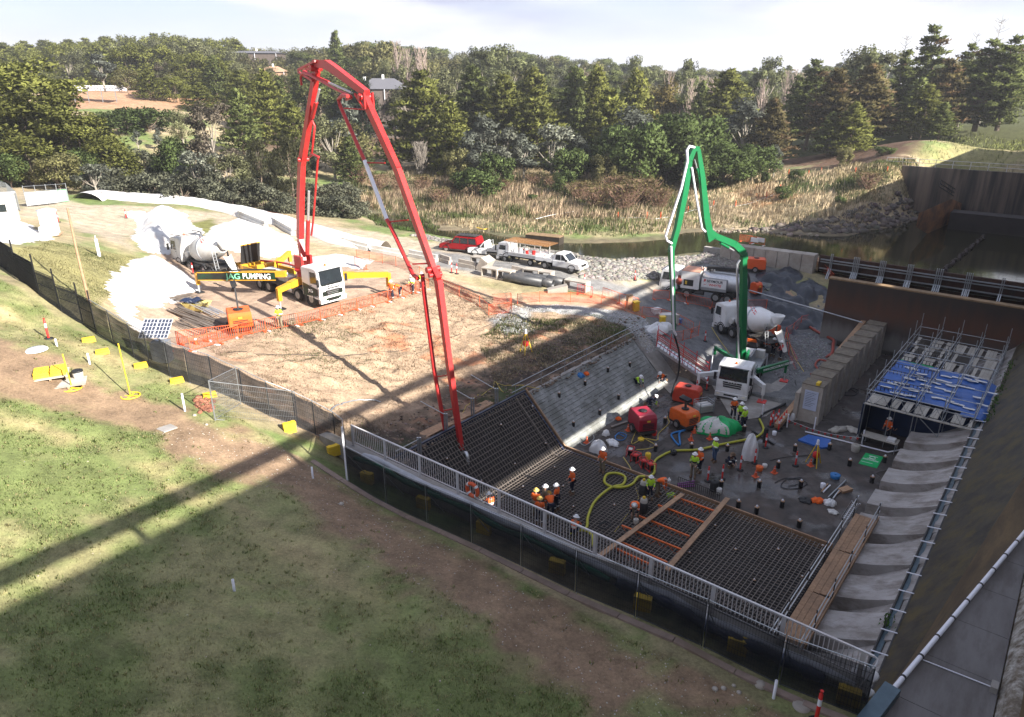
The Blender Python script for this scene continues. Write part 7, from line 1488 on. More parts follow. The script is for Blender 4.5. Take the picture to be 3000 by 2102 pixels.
for poly,n,hh,ww,c0,nm,lb,sd in (([(560,1000),(1000,900),(1240,800),(1500,890),(1880,950),(1700,970),(1400,1090),(1200,1200),(1040,1300),(800,1130)],60000,.09,.03,(.37,.27,.175),'dry_grass','straw-coloured grass on the slope under the pad',6),([(900,560),(1300,470),(2000,480),(2300,500),(2600,490),(2620,600),(2500,680),(2200,668),(2000,672),(1850,695),(1560,692),(1290,662),(1100,620)],90000,.62,.10,(.56,.44,.28),'reeds','pale dry reeds along the far river bank',7),([(1050,600),(1300,520),(1850,520),(1950,640),(1550,640),(1250,620)],30000,1.0,.10,(.60,.45,.30),'tall_reeds','taller tan reeds in the middle of the far bank',8),([(1070,620),(1230,640),(1290,668),(1250,690),(1100,660)],5000,.4,.08,(.10,.16,.04),'water_weed','green weed at the left end of the river',9),([(40,760),(140,705),(420,760),(330,860),(250,900),(120,860)],22000,.07,.03,(.46,.41,.21),'verge_grass','grass on the verge inside the left fence',10),([(2440,500),(2600,480),(2700,500),(2730,560),(2700,610),(2600,600),(2450,620)],14000,.5,.10,(.52,.42,.24),'slope_grass','straw grass on the slope falling to the dark boulders',14),([(2640,470),(2830,400),(2920,330),(3080,330),(3080,490)],12000,.4,.10,(.22,.24,.08),'bank_grass','grass on the bank above the abutment wall',12),([(1480,930),(1700,935),(1840,960),(1800,1010),(1560,1090),(1450,1120),(1400,1000)],16000,.16,.05,(.40,.33,.20),'mound_grass','bleached grass on the mound inside the gravel path',13)):
 X,Y=scatter_px(poly,n,sd);r=np.random.RandomState(sd);v=fbm(X*.25,Y*.25,3,sd+40)[:,None]
 cc=np.array(c0)*(1+v*.5)*(.65+.7*r.rand(n,1));gmask=(fbm(X*.15,Y*.15,3,sd+60)+r.normal(size=n)*.15)>.22;cc[gmask]=np.array([.13,.16,.05])*(.6+.7*r.rand(gmask.sum(),1))
 hv=hh*np.clip(1+fbm(X*.4,Y*.4,3,sd+80)*1.2,.35,2.0);o=blades(nm,X,Y,hv,ww,cc,seed=sd,lean=.3);tag(o,lb,'grass' if 'reed' not in nm else 'reeds')
def stones(name,X,Y,size,colr,seed,m=None,zoff=0,Z=None,flat=.75):
 r=np.random.RandomState(seed);n=len(X);t=(1+5**.5)/2
 ico=np.array([(-1,t,0),(1,t,0),(-1,-t,0),(1,-t,0),(0,-1,t),(0,1,t),(0,-1,-t),(0,1,-t),(t,0,-1),(t,0,1),(-t,0,-1),(-t,0,1)],float)/1.9
 fi=np.array([(0,11,5),(0,5,1),(0,1,7),(0,7,10),(0,10,11),(1,5,9),(5,11,4),(11,10,2),(10,7,6),(7,1,8),(3,9,4),(3,4,2),(3,2,6),(3,6,8),(3,8,9),(4,9,5),(2,4,11),(6,2,10),(8,6,7),(9,8,1)])
 Zz=(_lookup(X,Y) if Z is None else Z)+zoff;sz=size*(.45+1.0*r.rand(n)**1.6)
 V=ico[None]*(1+r.normal(size=(n,12,1))*.16)*sz[:,None,None]*np.stack([.8+.5*r.rand(n),.8+.5*r.rand(n),flat*(.8+.4*r.rand(n))],-1)[:,None]
 a=r.rand(n)*6.283;ca,sn_=np.cos(a)[:,None],np.sin(a)[:,None];x=V[...,0]*ca-V[...,1]*sn_;y=V[...,0]*sn_+V[...,1]*ca
 V=np.stack([x+X[:,None],y+Y[:,None],V[...,2]+Zz[:,None]],-1)
 cc=np.array(colr)*(.55+.75*r.rand(n,1))*(1+r.normal(size=(n,3))*.05);Fc=(fi[None]+np.arange(n)[:,None,None]*12).reshape(-1,3)
 return fast_mesh(name,V.reshape(-1,3),Fc,MATS['stone'],np.repeat(np.clip(cc,.01,.9),12,0),'stuff')
o=stones('broken_brick',RUB[0],RUB[1],.13,(.30,.13,.08),52);tag(o,'small heap of broken red brick beside the bare mesh gate','bricks')
X,Y=scatter_px([(1500,738),(1620,736),(1700,752),(1800,766),(1900,760),(2060,746),(2150,722),(2280,745),(2200,790),(2060,770),(2010,800),(1950,820),(1800,824),(1700,812),(1640,770),(1540,752),(1440,735),(1300,712),(1200,690),(1230,688),(1400,716)],11000,21)
o=stones('rock_bank',X,Y,.22,(.20,.185,.165),22);tag(o,'bank of loose pale rocks between the river and the parked cars','rocks')
X,Y=scatter_px([(2440,640),(2560,600),(2640,560),(2700,600),(2690,650),(2600,672),(2450,690),(2300,676),(2180,672)],420,23);o=stones('bank_boulders',X,Y,.45,(.12,.10,.085),24);tag(o,'dark boulders on the shaded bank by the pool','rocks')
r=np.random.RandomState(31);n=5000;s_=r.uniform(4,17,n);n_=-r.uniform(1.5,30,n);X=s_*SS[0]+n_*NN[0];Y=s_*SS[1]+n_*NN[1];k=(inside(X,Y,dirt))|(r.rand(n)<.05);o=stones('gravel_bits',X[k],Y[k],.022,(.42,.38,.33),32);tag(o,'small pale pebbles scattered over the bare dirt strip','pebbles')
X,Y=scatter_px([(1100,1370),(1060,1250),(1250,1190),(1400,1090),(1560,1020),(1700,970),(1870,930),(1895,985),(1700,1090),(1500,1185),(1300,1280)],1500,33);o=stones('slope_rubble',X,Y,.09,(.17,.13,.10),34);tag(o,'broken rock and clods on the dark cut slope','rubble')
X,Y=scatter_px([(2270,1000),(2400,965),(2445,1050),(2300,1120),(2250,1080)],2500,35);o=stones('gravel_heap',X,Y,.07,(.20,.20,.20),36);tag(o,'heap of grey gravel beside the buttress wall','gravel')
X,Y=scatter_px([(1430,940),(1500,895),(1620,893),(1760,905),(1880,930),(1960,1010),(1900,1040),(1830,955),(1700,925),(1560,915),(1545,945),(1570,970),(1480,985)],2500,37);o=stones('path_gravel',X,Y,.045,(.42,.42,.42),38);tag(o,'pale grey gravel of the curved path','gravel')
X,Y=scatter_px([(2040,650),(2150,660),(2300,672),(2450,685),(2350,700),(2200,690),(2060,690)],160,39);o=stones('river_stones',X,Y,.22,(.24,.20,.16),40,Z=np.full(160,WL));tag(o,'scattered stones breaking the river surface','rocks')
print ('trees',cnt+len(NAMED))
# small things on the site
def obj1(name,label,cat,m,loc,fn,rz=0,group=None,kids=()):
 mb=MB();fn(mb);o=mb.build(name,m,None,loc,rz)
 for nm,mm,f2 in kids:k=MB();f2(k);k.build(nm,mm,o)
 return tag(o,label,cat,group)
def B0(px,py):return at(px,py,0.0)
RI=random.Random(41)
sa_=MB();sa_.cyl((0,0,0),(0,0,.42),.13,10);sa_.mats=[M['black']];sam=sa_.mesh('stub');sb_=MB();sb_.box(-.11,.11,-.11,.11,.42,.46);sb_.mats=[M['timber']];sbm=sb_.mesh('plate');sc_=MB();sc_.lathe([(.06,.46),(.06,.54),(.03,.57)],8);sc_.mats=[M['pvc']];scm=sc_.mesh('cap')
def stub(p,label,group,scale=1.0):
 o=bpy.data.objects.new('anchor_stub',sam);col.objects.link(o);o.location=p;o.scale=(scale,)*3;o.rotation_euler.z=RI.random()*3
 for nm,me in (('plate',sbm),('cap',scm)):k=bpy.data.objects.new(nm,me);col.objects.link(k);setp(k,o)
 return tag(o,label,'anchor',group)
for x,y,lb in ((2328,1322,'black capped anchor stub left of the folded blue tarp'),(2429,1318,'black capped anchor stub at the right corner of the blue tarp'),(2279,1371,'black capped anchor stub right of the small cone'),(2488,1365,'black capped anchor stub left of the green mat'),(2223,1428,'black capped anchor stub below the orange jug'),(2345,1428,'black capped anchor stub on the grey cable coil'),(2162,1487,'black capped anchor stub above the right long plank end'),(2290,1487,'black capped anchor stub left of the orange bundle'),(2340,1545,'black capped anchor stub nearest the mat edge at right'),(2112,1428,'black capped anchor stub beside the round dark bin'),(2215,1505,'small dark stub just beyond the formwork cap'),(2130,1322,'thin capped stub right of the lime worker'),(1948,1240,'capped stub behind the orange machine'),(1920,1322,'capped stub by the yellow hose left bend'),(2025,1318,'capped stub beside the yellow hose middle'),(2553,1415,'capped stub in the joint by the third block'),(2180,1265,'small capped stub by the yellow hose end'),(2388,1358,'capped stub under the survey tripod'),(2590,1355,'capped stub right of the green mat')):
 stub(B0(x,y),lb,'anchor stubs on the wet floor')
for x,y in ((1468,1245),(1310,1345),(1410,1410),(1509,1360),(1599,1300),(1625,1370),(1532,1427),(1650,1425),(1680,1485),(1800,1480),(1905,1530),(2020,1620),(2095,1540),(2155,1610),(2210,1700),(2280,1610),(2350,1690),(2410,1600)):
 k=[q/30 for q in range(31)];p=min((matpt(0,-23.9,.46),),key=lambda z:0)
 p=at(x,y,.46);s_,n_=SN(p.x,p.y)
 if n_<-23.9:
  best=min(((abs(((at(x,y,3.3*q+.46)).x*NN[0]+(at(x,y,3.3*q+.46)).y*NN[1])-(-23.9-3.4*q)),q) for q in k))[1];p=at(x,y,3.3*best+.46)
 stub(p-Vector((0,0,.25)),'pale capped anchor head poking through the reinforcing mat','anchor heads in the mat',.6)
for x,y in ((1845,1075),(1781,1090),(1714,1130),(1638,1165),(1560,1205),(1680,1250),(1757,1215),(1812,1170)):stub(onslab(x,y),'capped anchor head standing on the sloping slab','anchor heads on the slab',.8)
def bollard(p,label,group,h=1.05):
 t=thing('bollard',label,'bollard',p,0,group)
 for nm,m,f in (('base',M['black'],lambda q:q.lathe([(.22,0),(.22,.05),(.10,.08)],12)),('post',M['redplastic'],lambda q:q.lathe([(.055,.05),(.055,h-.12),(.03,h-.1),(.03,h-.04),(.05,h-.03),(.05,h)],10)),('sleeve',M['pvc'],lambda q:q.lathe([(.058,h*.55),(.058,h*.75)],10,cap=False))):mb=MB();f(mb);mb.build(nm,m,t)
for x,y,lb in ((2330,1365,'red and white bollard standing alone on the open floor'),(2168,1378,'red and white bollard left of the white-wrapped object'),(2210,1358,'red and white bollard right of the white-wrapped object'),(2070,1143,'red bollard at the left wheel of the pump truck'),(2040,1150,'red bollard by the left outrigger leg'),(2115,1405,'red and white bollard beyond the purple rods'),(2242,1312,'red bollard next to the black upright drum'),(2073,1410,'red bollard by the round dark bin'),(2280,1262,'red bollard behind the flag line start')):bollard(B0(x,y),lb,'bollards on the basin floor')
for i,(x,y) in enumerate(((2262,1240),(2270,1248),(2278,1236),(2293,1245),(2300,1238),(2256,1250),(2285,1255))):bollard(B0(x,y),'red bollard in the tight cluster at the foot of the buttress','cluster of red bollards',1.0)
bollard(hit(143,994),'red and white bollard alone on the upper left lawn','lawn bollards',1.15);bollard(hit(2389,2118),'red and white bollard cut off by the bottom edge','lawn bollards',1.2)
bollard(hit(370,640),'red and white bollard beside the white yard barrier','yard bollards');bollard(hit(172,652),'red and white bollard right of the portable toilet','yard bollards');bollard(hit(566,803),'red and white bollard at the mixer front wheel','yard bollards');bollard(hit(1712,835),'red and white bollard on the road below the rock bank','yard bollards');bollard(hit(1323,800),'red and white bollard left of the tilted block','road bollards');bollard(hit(1338,803),'red and white bollard touching the tilted block','road bollards');bollard(hit(1860,822),'red and white bollard in front of the rock bank','yard bollards');bollard(G3(*at(2065,1000,.8)[:2]),'leaning red bollard left of the ramp mixer','yard bollards')
def cone(p,label,group,h=.5):
 t=thing('traffic_cone',label,'cone',p,RI.random(),group)
 for nm,m,f in (('base',M['orangeplastic'],lambda q:q.box(-.18,.18,-.18,.18,0,.03)),('body',M['orangeplastic'],lambda q:q.cyl((0,0,.03),(0,0,h),.13,10,.03)),('band',M['pvc'],lambda q:q.cyl((0,0,h*.45),(0,0,h*.7),.088,10,.062,cap=False))):mb=MB();f(mb);mb.build(nm,m,t)
for x,y,lb in ((2268,1386,'small orange cone on the open wet floor'),(2213,1397,'orange cone below the orange jug'),(2079,1287,'orange cone at the foot of the green tarpaulin'),(2024,1290,'orange cone with a tripod leg by the blue strap'),(2034,1268,'orange cone right of the orange compressor'),(2374,1365,'orange cone between the legs of the survey tripod'),(1719,1298,'orange cone among the grey hoses near the mat corner'),(1840,1262,'orange cone left of the crimson compressor')):cone(B0(x,y),lb,'cones in the basin')
cone(hit(497,1030),'tall orange cone on the verge below the solar panel','pad cones',.7);cone(hit(575,1010),'orange cone at the start of the pad barrier','pad cones',.7)
def machine(name,label,cat,loc,rz,L,Wd,H,m,wheels=True,roof=None,extra=None):
 t=thing(name,label,cat,loc,rz);zb=.38 if wheels else .12
 prism_part(t,'canopy',[(-L/2,zb+.1),(-L/2+.12,zb),(L/2-.12,zb),(L/2,zb+.12),(L/2-.04,H-.22),(L/2-.22,H),(-L/2+.2,H),(-L/2+.03,H-.2)],-Wd/2,Wd/2,m,.04)
 part(t,'grille',M['black'],lambda mb:[mb.box(L/2-.02,L/2+.012,-Wd*.32,Wd*.32,zb+.2+i*.12,zb+.26+i*.12) for i in range(4)])
 for sg in (-1,1):part(t,'side_door',m,lambda mb:mb.box(-L*.3,L*.3,sg*Wd/2-.012,sg*Wd/2+.012,zb+.15,H-.3))
 part(t,'roof_vent',M['black'],lambda mb:mb.lathe([(Wd*.2,H),(Wd*.22,H+.06),(Wd*.1,H+.07)],12));part(t,'label_plate',M['yellowplastic'],lambda mb:mb.box(L/2+.0,L/2+.02,-.12,.12,zb+.75,zb+.87))
 part(t,'skid',M['dark'],lambda mb:mb.box(-L/2,L/2+.05,-Wd/2+.05,Wd/2-.05,zb-.16,zb))
 if wheels:
  for sg in (-1,1):wheel(t,0,sg*(Wd/2+.08),.33,.18)
  part(t,'tow_bar',M['dark'],lambda mb:(mb.bar((-L/2,0,.42),(-L/2-.8,0,.40),.09),mb.cyl((-L/2-.7,0,0),(-L/2-.7,0,.5),.035,6)))
 if extra:extra(t)
 return t
def lamps(t,H=1.3,top=2.4):
 part(t,'mast',M['dark'],lambda mb:mb.bar((0,0,H),(0,0,top),.12));
 for i in range(4):part(t,'flood_lamp',M['black'],lambda mb:mb.taper((-.35+.23*i,-.25,top+.0),(-.35+.23*i,.12,top+.1),.2,.22,.24,.26))
m_crim=mat('crimson_canopy',(.30,.012,.03),.45,0,.12,2)
machine('air_compressor','crimson trailer compressor with a round roof vent near the slab','compressor',B0(1880,1262),math.radians(-75),2.0,1.35,1.55,m_crim)
machine('light_tower','dull orange trailer unit with folded black flood lamps','light tower',B0(2003,1248),math.radians(-60),1.9,1.3,1.35,M['orange'],extra=lambda t:lamps(t,1.35,2.1))
machine('generator','red-orange generator with a yellow stripe behind the folded lamps','generator',B0(2012,1178),math.radians(-30),2.1,1.1,1.35,mat('redorange_canopy',(.55,.06,.03),.45,0,.12,2),False)
machine('light_tower','bright orange light tower with lamps raised inside the pad barrier','light tower',hit(706,965),math.radians(-65),2.2,1.6,1.5,M['orange'],extra=lambda t:lamps(t,1.5,3.4))
machine('air_compressor','orange trailer compressor on the gravel near the river blocks','compressor',hit(2212,795),math.radians(-20),2.2,1.4,1.5,mat('bright_orange',(.72,.10,.02),.45,0,.1,2))
machine('site_pump','orange-red pump unit at the rear of the vacuum truck','pump',hit(2213,862),math.radians(-60),1.0,.9,1.3,MATS['bright_orange'],False)
cg=thing('steel_cage','grey steel stillage on the floor left of the pump truck','cage',B0(2060,1205),math.radians(20))
part(cg,'frame',M['steel'],lambda mb:([mb.bar((x,y,0),(x,y,.9),.05) for x in (-.6,.6) for y in (-.45,.45)],[mb.bar((-.6,y,z),(.6,y,z),.03) for y in (-.45,.45) for z in (.1,.3,.5,.7,.9)],[mb.bar((x,-.45,z),(x,.45,z),.03) for x in (-.6,.6) for z in (.1,.3,.5,.7,.9)]));part(cg,'contents',M['dirtywhite'],lambda mb:mb.box(-.55,.55,-.4,.4,.1,.6))
def heap(name,label,cat,m,loc,rx,ry,h,rz=0,seed=1,sharp=.25,spl=None):
 r=random.Random(seed);ph=[r.random()*6 for _ in range(5)]
 def fn(u,v,e=0):
  a=2*PI*u;q=math.sin(PI/2*v);w_=1+sharp*.5*math.sin(5*a+ph[0])+sharp*.4*math.sin(9*a+ph[1]+4*v);hh=h*math.cos(PI/2*v)**.7*(1+sharp*math.sin(4*a+ph[2]+6*v)*.6)+.02
  return (rx*q*w_*math.cos(a)*(1+e),ry*q*w_*math.sin(a)*(1+e),hh+e)
 mb=MB();mb.grid(fn,28,9);o=mb.build(name,m,None,loc,rz)
 if spl:k=MB();k.grid(lambda u,v:fn(.45+.35*u,.05+.9*v,.012),12,8);k.build('pale_side',spl,o)
 return tag(o,label,cat)
heap('green_tarpaulin','green and grey tarpaulin heaped over stores in the basin','tarpaulin',M['tarpgreen'],B0(2100,1262),1.55,.95,.95,.0,3,.22,M['dirtywhite'])
heap('wrapped_object','tall thing wrapped in white sheet between the bollards','wrapped object',M['bagwhite'],B0(2195,1345),.48,.42,1.7,0,4,.2)
for x,y,a,b,c,lb,m,sd in ((1752,1322,.55,.5,.75,'open white bulk bag of scrap by the formwork corner','bagwhite',5),(1795,1300,.55,.35,.22,'flat white sacks left of the crimson compressor','bagwhite',6),(1775,1275,.28,.25,.35,'small white sack by the blue hose coil','bagwhite',7),(2325,1222,.75,.55,.65,'white sheeted pile at the foot of the notice buttress','bagwhite',8),(2330,1170,.9,.35,.3,'black sheet slumped over the long beam','film',9),(2395,1470,.38,.28,.22,'bright orange bundle on a black coil','hivis',10),(2360,1468,.4,.35,.12,'black bundle left of the bright orange one','black',11),(2430,1478,.35,.3,.3,'crumpled white sack right of the orange bundle','bagwhite',12),(2440,1502,.3,.25,.12,'pale rubble heap near the ladder foot','dirtywhite',13),(2455,1262,.7,.35,.25,'grey slab rubble left of the scaffold opening','plank',14),(2500,1262,.7,.4,.15,'flat grey board beside the scaffold leg','plank',15),(1966,1455,.3,.22,.25,'lime jacket lying at the end of the left long plank','lime',16),(1700,1105,.3,.25,.3,'blue bucket bag on the slab edge by the rail','hoseblue',17),(1718,1098,.25,.2,.2,'orange cloth beside the blue bag on the slab edge','hivis',18),(1812,1230,.22,.2,.2,'orange helmet-sized bundle at the slab toe','hivis',19)):
 p=B0(x,y) if 'slab edge' not in lb else onslab(x,y);heap('cloth_heap' if m in ('lime','hivis','film','black') else 'sack',lb,'sack' if m=='bagwhite' else 'bundle',M[m],p,a,b,c,RI.random()*3,sd)
def flat(name,label,cat,m,px,z=.03,th=.03,tex=None):
 o=flatpoly(name,px,z,m,th);return tag(o,label,cat)
flat('folded_tarp','flat folded blue tarpaulin on the wet floor','tarpaulin',M['tarpblue'],[(2338,1288),(2368,1273),(2435,1287),(2425,1310),(2408,1312)],.12,.12)
gmx=thing('green_mat','square green mat with a white emblem on the wet floor','mat',B0(2552,1349));gq=[at(*q,.04)-gmx.location for q in ((2515,1358),(2569,1372),(2588,1339),(2536,1327))]
mb=MB();mb.add(gq+[p-Vector((0,0,.03)) for p in gq],[(0,1,2,3),(0,4,5,1),(1,5,6,2),(2,6,7,3),(3,7,4,0)]);mb.build('mat',M['tarpgreen'],gmx)
gc_=sum(gq,Vector())/4;gx=(gq[1]-gq[0]).normalized();gy=(gq[3]-gq[0]).normalized()
mb=MB();mb.tube([gc_+gy*.38+gx*(.17*math.cos(t))+gy*(.17*math.sin(t))+Vector((0,0,.012)) for t in np.linspace(0,2*PI,17)[:-1]],.022,4,True);mb.build('ring_emblem',M['helmet'],gmx)
mb=MB();[mb.bar(gc_+gx*(-.28)+gy*(.38+b)+Vector((0,0,.012)),gc_+gx*.28+gy*(.38+b)+Vector((0,0,.012)),.02) for b in (-.22,.22)];[mb.bar(gc_+gx*(-.5)+gy*b+Vector((0,0,.012)),gc_+gx*(.45 if b>-.1 else .2)+gy*b+Vector((0,0,.012)),.035,.005) for b in (.02,-.08,-.5)];mb.build('printed_lines',M['helmet'],gmx)
def hose(name,label,cat,m,px,r_,z=None,zf=None,k=6):
 P_=[(at(*q,z) if z is not None else hit(*q)) for q in px];P_=spline(P_,k)
 if z is None:P_=[G3(p.x,p.y,r_) for p in P_]
 mb=MB();mb.tube(P_,r_,6);return tag(mb.build(name,m),label,cat)
hose('delivery_hose','thick yellow-green hose winding over the wet floor','hose',M['hoseyellow'],[(2225,1228),(2237,1259),(2218,1280),(2183,1289),(2107,1304),(2044,1318),(1974,1322),(1939,1336),(1918,1353),(1917,1384),(1905,1395),(1890,1397)],.085,.12)
hose('delivery_hose','thick yellow-green hose looping across the reinforcing mat','hose',M['hoseyellow'],[(1890,1397),(1870,1398),(1852,1419),(1825,1428),(1790,1426),(1771,1412),(1778,1391),(1806,1387),(1831,1398),(1824,1420),(1789,1430),(1744,1468),(1723,1513),(1719,1545),(1700,1553),(1670,1562)],.085,.58)
hose('delivery_hose','short yellow-green hose branch dropping behind the handrail','hose',M['hoseyellow'],[(1700,1553),(1720,1556),(1736,1572),(1738,1600)],.085,.58)
hose('suction_hose','dark grey hose running beside the long beam to the yellow hose','hose',M['hoseblack'],[(2225,1228),(2240,1210),(2305,1180),(2310,1155),(2335,1145),(2330,1115),(2360,1100),(2395,1090)],.08,.14)
for lb,m,r_,z,px in (('thin yellow airline from the orange trailer unit to the pumps','hoseline',.028,.05,[(1973,1215),(1955,1222),(1960,1240),(1930,1270),(1925,1290),(1890,1285),(1920,1305),(1900,1315),(1865,1318)]),('yellow airline from the compressor down to the vacuum drums','hoseline',.028,.3,[(1826,1340),(1850,1378),(1862,1428),(1870,1460),(1850,1490),(1800,1560)]),('yellow cable looped by the crimson compressor','hoseline',.028,.05,[(1866,1258),(1850,1300),(1880,1285),(1875,1275)]),('blue strap lying in a bend on the wet floor','hoseblue',.07,.08,[(2030,1250),(2000,1262),(1968,1272),(1975,1290),(1992,1305),(1990,1270),(2005,1262)]),('blue hose coil left of the compressor','hoseblue',.03,.05,[(1800,1280),(1815,1268),(1835,1275),(1825,1290),(1803,1286),(1810,1272),(1830,1280)]),('grey cable coil left of the tool heap','hoseblack',.022,.04,[(2270,1415),(2300,1402),(2340,1405),(2365,1418),(2330,1432),(2290,1428),(2300,1408),(2345,1400),(2350,1415),(2310,1425)]),('black coil on the reinforcing mat','hoseblack',.03,.52,[(1755,1535),(1775,1528),(1788,1538),(1770,1550),(1755,1541),(1772,1532),(1785,1541)]),('grey hoses tangled near the mat corner','steel',.025,.04,[(1695,1290),(1705,1275),(1730,1270),(1740,1285),(1715,1305),(1700,1295),(1712,1270),(1735,1262)]),('cable coil between wall and scaffold','hoseblack',.03,.06,[(2465,1150),(2490,1138),(2515,1145),(2505,1158),(2475,1158),(2490,1142),(2510,1152)]),('thin black cable straggling over the open floor','hoseblack',.018,.03,[(2255,1350),(2300,1340),(2360,1335),(2400,1330)])):
 hose('hose' if 'hose' in lb or 'airline' in lb else ('strap' if 'strap' in lb else 'cable'),lb,'hose' if 'hose' in lb or 'airline' in lb else ('strap' if 'strap' in lb else 'cable'),M[m],px,r_,z)
for lb,m,r_,px in (('fat red hose curving along the gravel heap','hosered',.13,[(2372,962),(2410,985),(2440,1000),(2440,1015),(2438,1035),(2430,1050)]),('red hose coiled at the end of the gravel heap','hosered',.09,[(2420,1050),(2435,1040),(2445,1052),(2430,1062),(2400,1058),(2388,1072),(2395,1088),(2375,1100)]),('orange cable lying down the gravel ramp','hoseline',.03,[(2310,950),(2305,985),(2320,1030),(2345,1075),(2355,1090)]),('yellow rope line across the ramp','hoseline',.03,[(2085,960),(2110,1000),(2140,1040),(2160,1060)]),('black hose from the pump unit','hoseblack',.07,[(2220,830),(2235,840),(2250,855),(2270,862)]),('thin cable sagging across the straw slope','hoseblack',.02,[(665,1035),(800,1040),(950,1042),(1100,1030),(1250,1012),(1400,960),(1520,945),(1600,950)]),('orange cord tangled over the dark cut slope','hoseline',.022,[(1345,1225),(1380,1180),(1440,1140),(1450,1120),(1475,1150),(1460,1125),(1530,1130),(1580,1140)]),('bent grey conduit arching over the slope by the fence','steel',.05,[(970,1205),(1000,1188),(1040,1176),(1080,1174),(1115,1181)]),('black pipe by the river blocks','hoseblack',.06,[(2180,720),(2195,735),(2205,750)])):
 hose('cable' if 'c'==m[0] or 'cable' in lb else 'hose',lb,'cable' if 'cable' in lb else 'hose',M[m],px,r_)
def stick(name,label,cat,m,a,b,r_,z=.06,sq=False,z2=None,group=None):
 p,q=at(*a,z),at(*b,z if z2 is None else z2);mb=MB();mb.bar(p,q,r_*2,r_) if sq else mb.cyl(p,q,r_,8);return tag(mb.build(name,m),label,cat,group)
stick('pvc_pipe','long white pipe along the floor towards the scaffold','pipe',M['pvc'],(2359,1265),(2601,1325),.05);stick('pvc_pipe','short white pipe end running up to the farthest block','pipe',M['pvc'],(2601,1325),(2648,1317),.05,.06,z2=.25)
for i,(a,b,m,lb) in enumerate((((2426,1458),(2478,1408),'steel','longest grey steel tube in the tool heap'),((2432,1462),(2474,1420),'black','dark tube beside the longest steel tube'),((2440,1462),(2462,1432),'alu','short bright tube in the tool heap'),((2445,1452),(2480,1425),'timber','timber offcut in the tool heap'),((2407,1440),(2425,1418),'timber','thin stake in the tool heap'),((2412,1442),(2432,1422),'pvc','white offcut in the tool heap'))):stick('tube',lb,'tube' if 'tube' in lb else 'offcut',M[m],a,b,.05,.08,i==3)
stick('plywood_offcut','square brown board right of the steel tubes','board',M['timber'],(2462,1440),(2490,1432),.22,.05,True)
stick('long_rod','dark beam lying by the end of the yellow hose','beam',M['black'],(2204,1262),(2268,1302),.07,.07,True);stick('channel','rusty channel lying at the slab toe','channel',M['rebar'],(1790,1252),(1838,1236),.1,.08,True)
for i,q in enumerate((0,12,24)):stick('levelling_rod',['upper','middle','lower'][i]+' purple rod of three lying beyond the mat edge','rod',mat('purple_plastic',(.25,.05,.25),.5),(1985,1418+q*.4),(2035,1410+q*.6),.035,.08)
for x,y,lb,m,r_,h in ((2410,1430,'white bucket with a red lid in the tool heap','pvc',.16,.34),(2224,1378,'orange plastic jug by the tall bollards','orange',.24,.3),(2240,1370,'pale round bucket right of the orange jug','dirtywhite',.17,.25),(2091,1438,'round dark bin beyond the starter bars','black',.28,.7),(2106,1445,'small grey bucket beside the dark bin','dirtywhite',.18,.35),(2505,1322,'grey drum beside the long white pipe','plank',.3,.5),(1898,1345,'yellow plastic jug by the red pump frames','yellowplastic',.2,.45),(1973,1332,'dark round float on the yellow hose','black',.22,.3),(2268,1275,'white bucket right of the hose end','pvc',.16,.3),(1863,1532,'grey bucket on the left long plank','plank',.15,.25),(2240,1296,'black upright drum between bollards','black',.16,1.1),(2446,1400,'blue hose coil stacked at the back of the tool heap','hoseblue',.32,.25),(1878,1290,'yellow coil in front of the crimson compressor','yellowplastic',.24,.16),(1916,1275,'small red fuel can with green lid','redplastic',.2,.35)):
 obj1('container',lb,'bucket' if 'bucket' in lb else 'container',M[m],B0(x,y) if 'plank' not in lb else at(x,y,.9),lambda q:(q.lathe([(r_*.85,0),(r_,h*.9),(r_*.7,h),(r_*.3,h)],12),q.cyl((0,0,h),(0,0,h+.04),r_*.25,6)))
for i,(x,y) in enumerate(((1884,1447),(1884,1500))):
 t=thing('vacuum_drum',['far','near'][i]+' grey vacuum drum with yellow motor beside the lime worker','vacuum cleaner',at(x,y,.46))
 for nm,m,f in (('drum',M['dark'],lambda q:q.lathe([(.25,0),(.28,.1),(.26,.62),(.22,.66)],14)),('motor',M['plank'],lambda q:q.lathe([(.22,.66),(.2,.85),(.08,.9)],12)),('handle',M['yellowplastic'],lambda q:q.lathe([(.08,.88),(.1,1.0),(.03,1.05)],8)),('vacuum_hose',M['dark'],lambda q:q.tube(spline([(.25,0,.45),(.5,.1,.3),(.5,.3,.05),(.2,.6,.05)]),.035,6))):mb=MB();f(mb);mb.build(nm,m,t)
for i,(x,y) in enumerate(((1846,1335),(1862,1352),(1885,1368),(1905,1378))):
 t=thing('petrol_pump','small red framed pump set, '+['farthest of the four by the yellow coil','second of the four','third of the four','nearest the thick yellow hose'][i],'pump',B0(x,y),RI.random()*2,'red pump sets');part(t,'frame',M['redplastic'],lambda q:([q.bar((a,b,0),(a,b,.55),.035) for a in (-.3,.3) for b in (-.22,.22)],[q.bar((-.3,b,z),(.3,b,z),.035) for b in (-.22,.22) for z in (.05,.55)],[q.bar((a,-.22,.55),(a,.22,.55),.035) for a in (-.3,.3)]));part(t,'engine',M['black'],lambda q:q.box(-.18,.12,-.14,.14,.08,.4));part(t,'fuel_tank',M['dirtywhite'] if i==0 else M['redplastic'],lambda q:q.box(-.15,.15,-.12,.12,.42,.52))
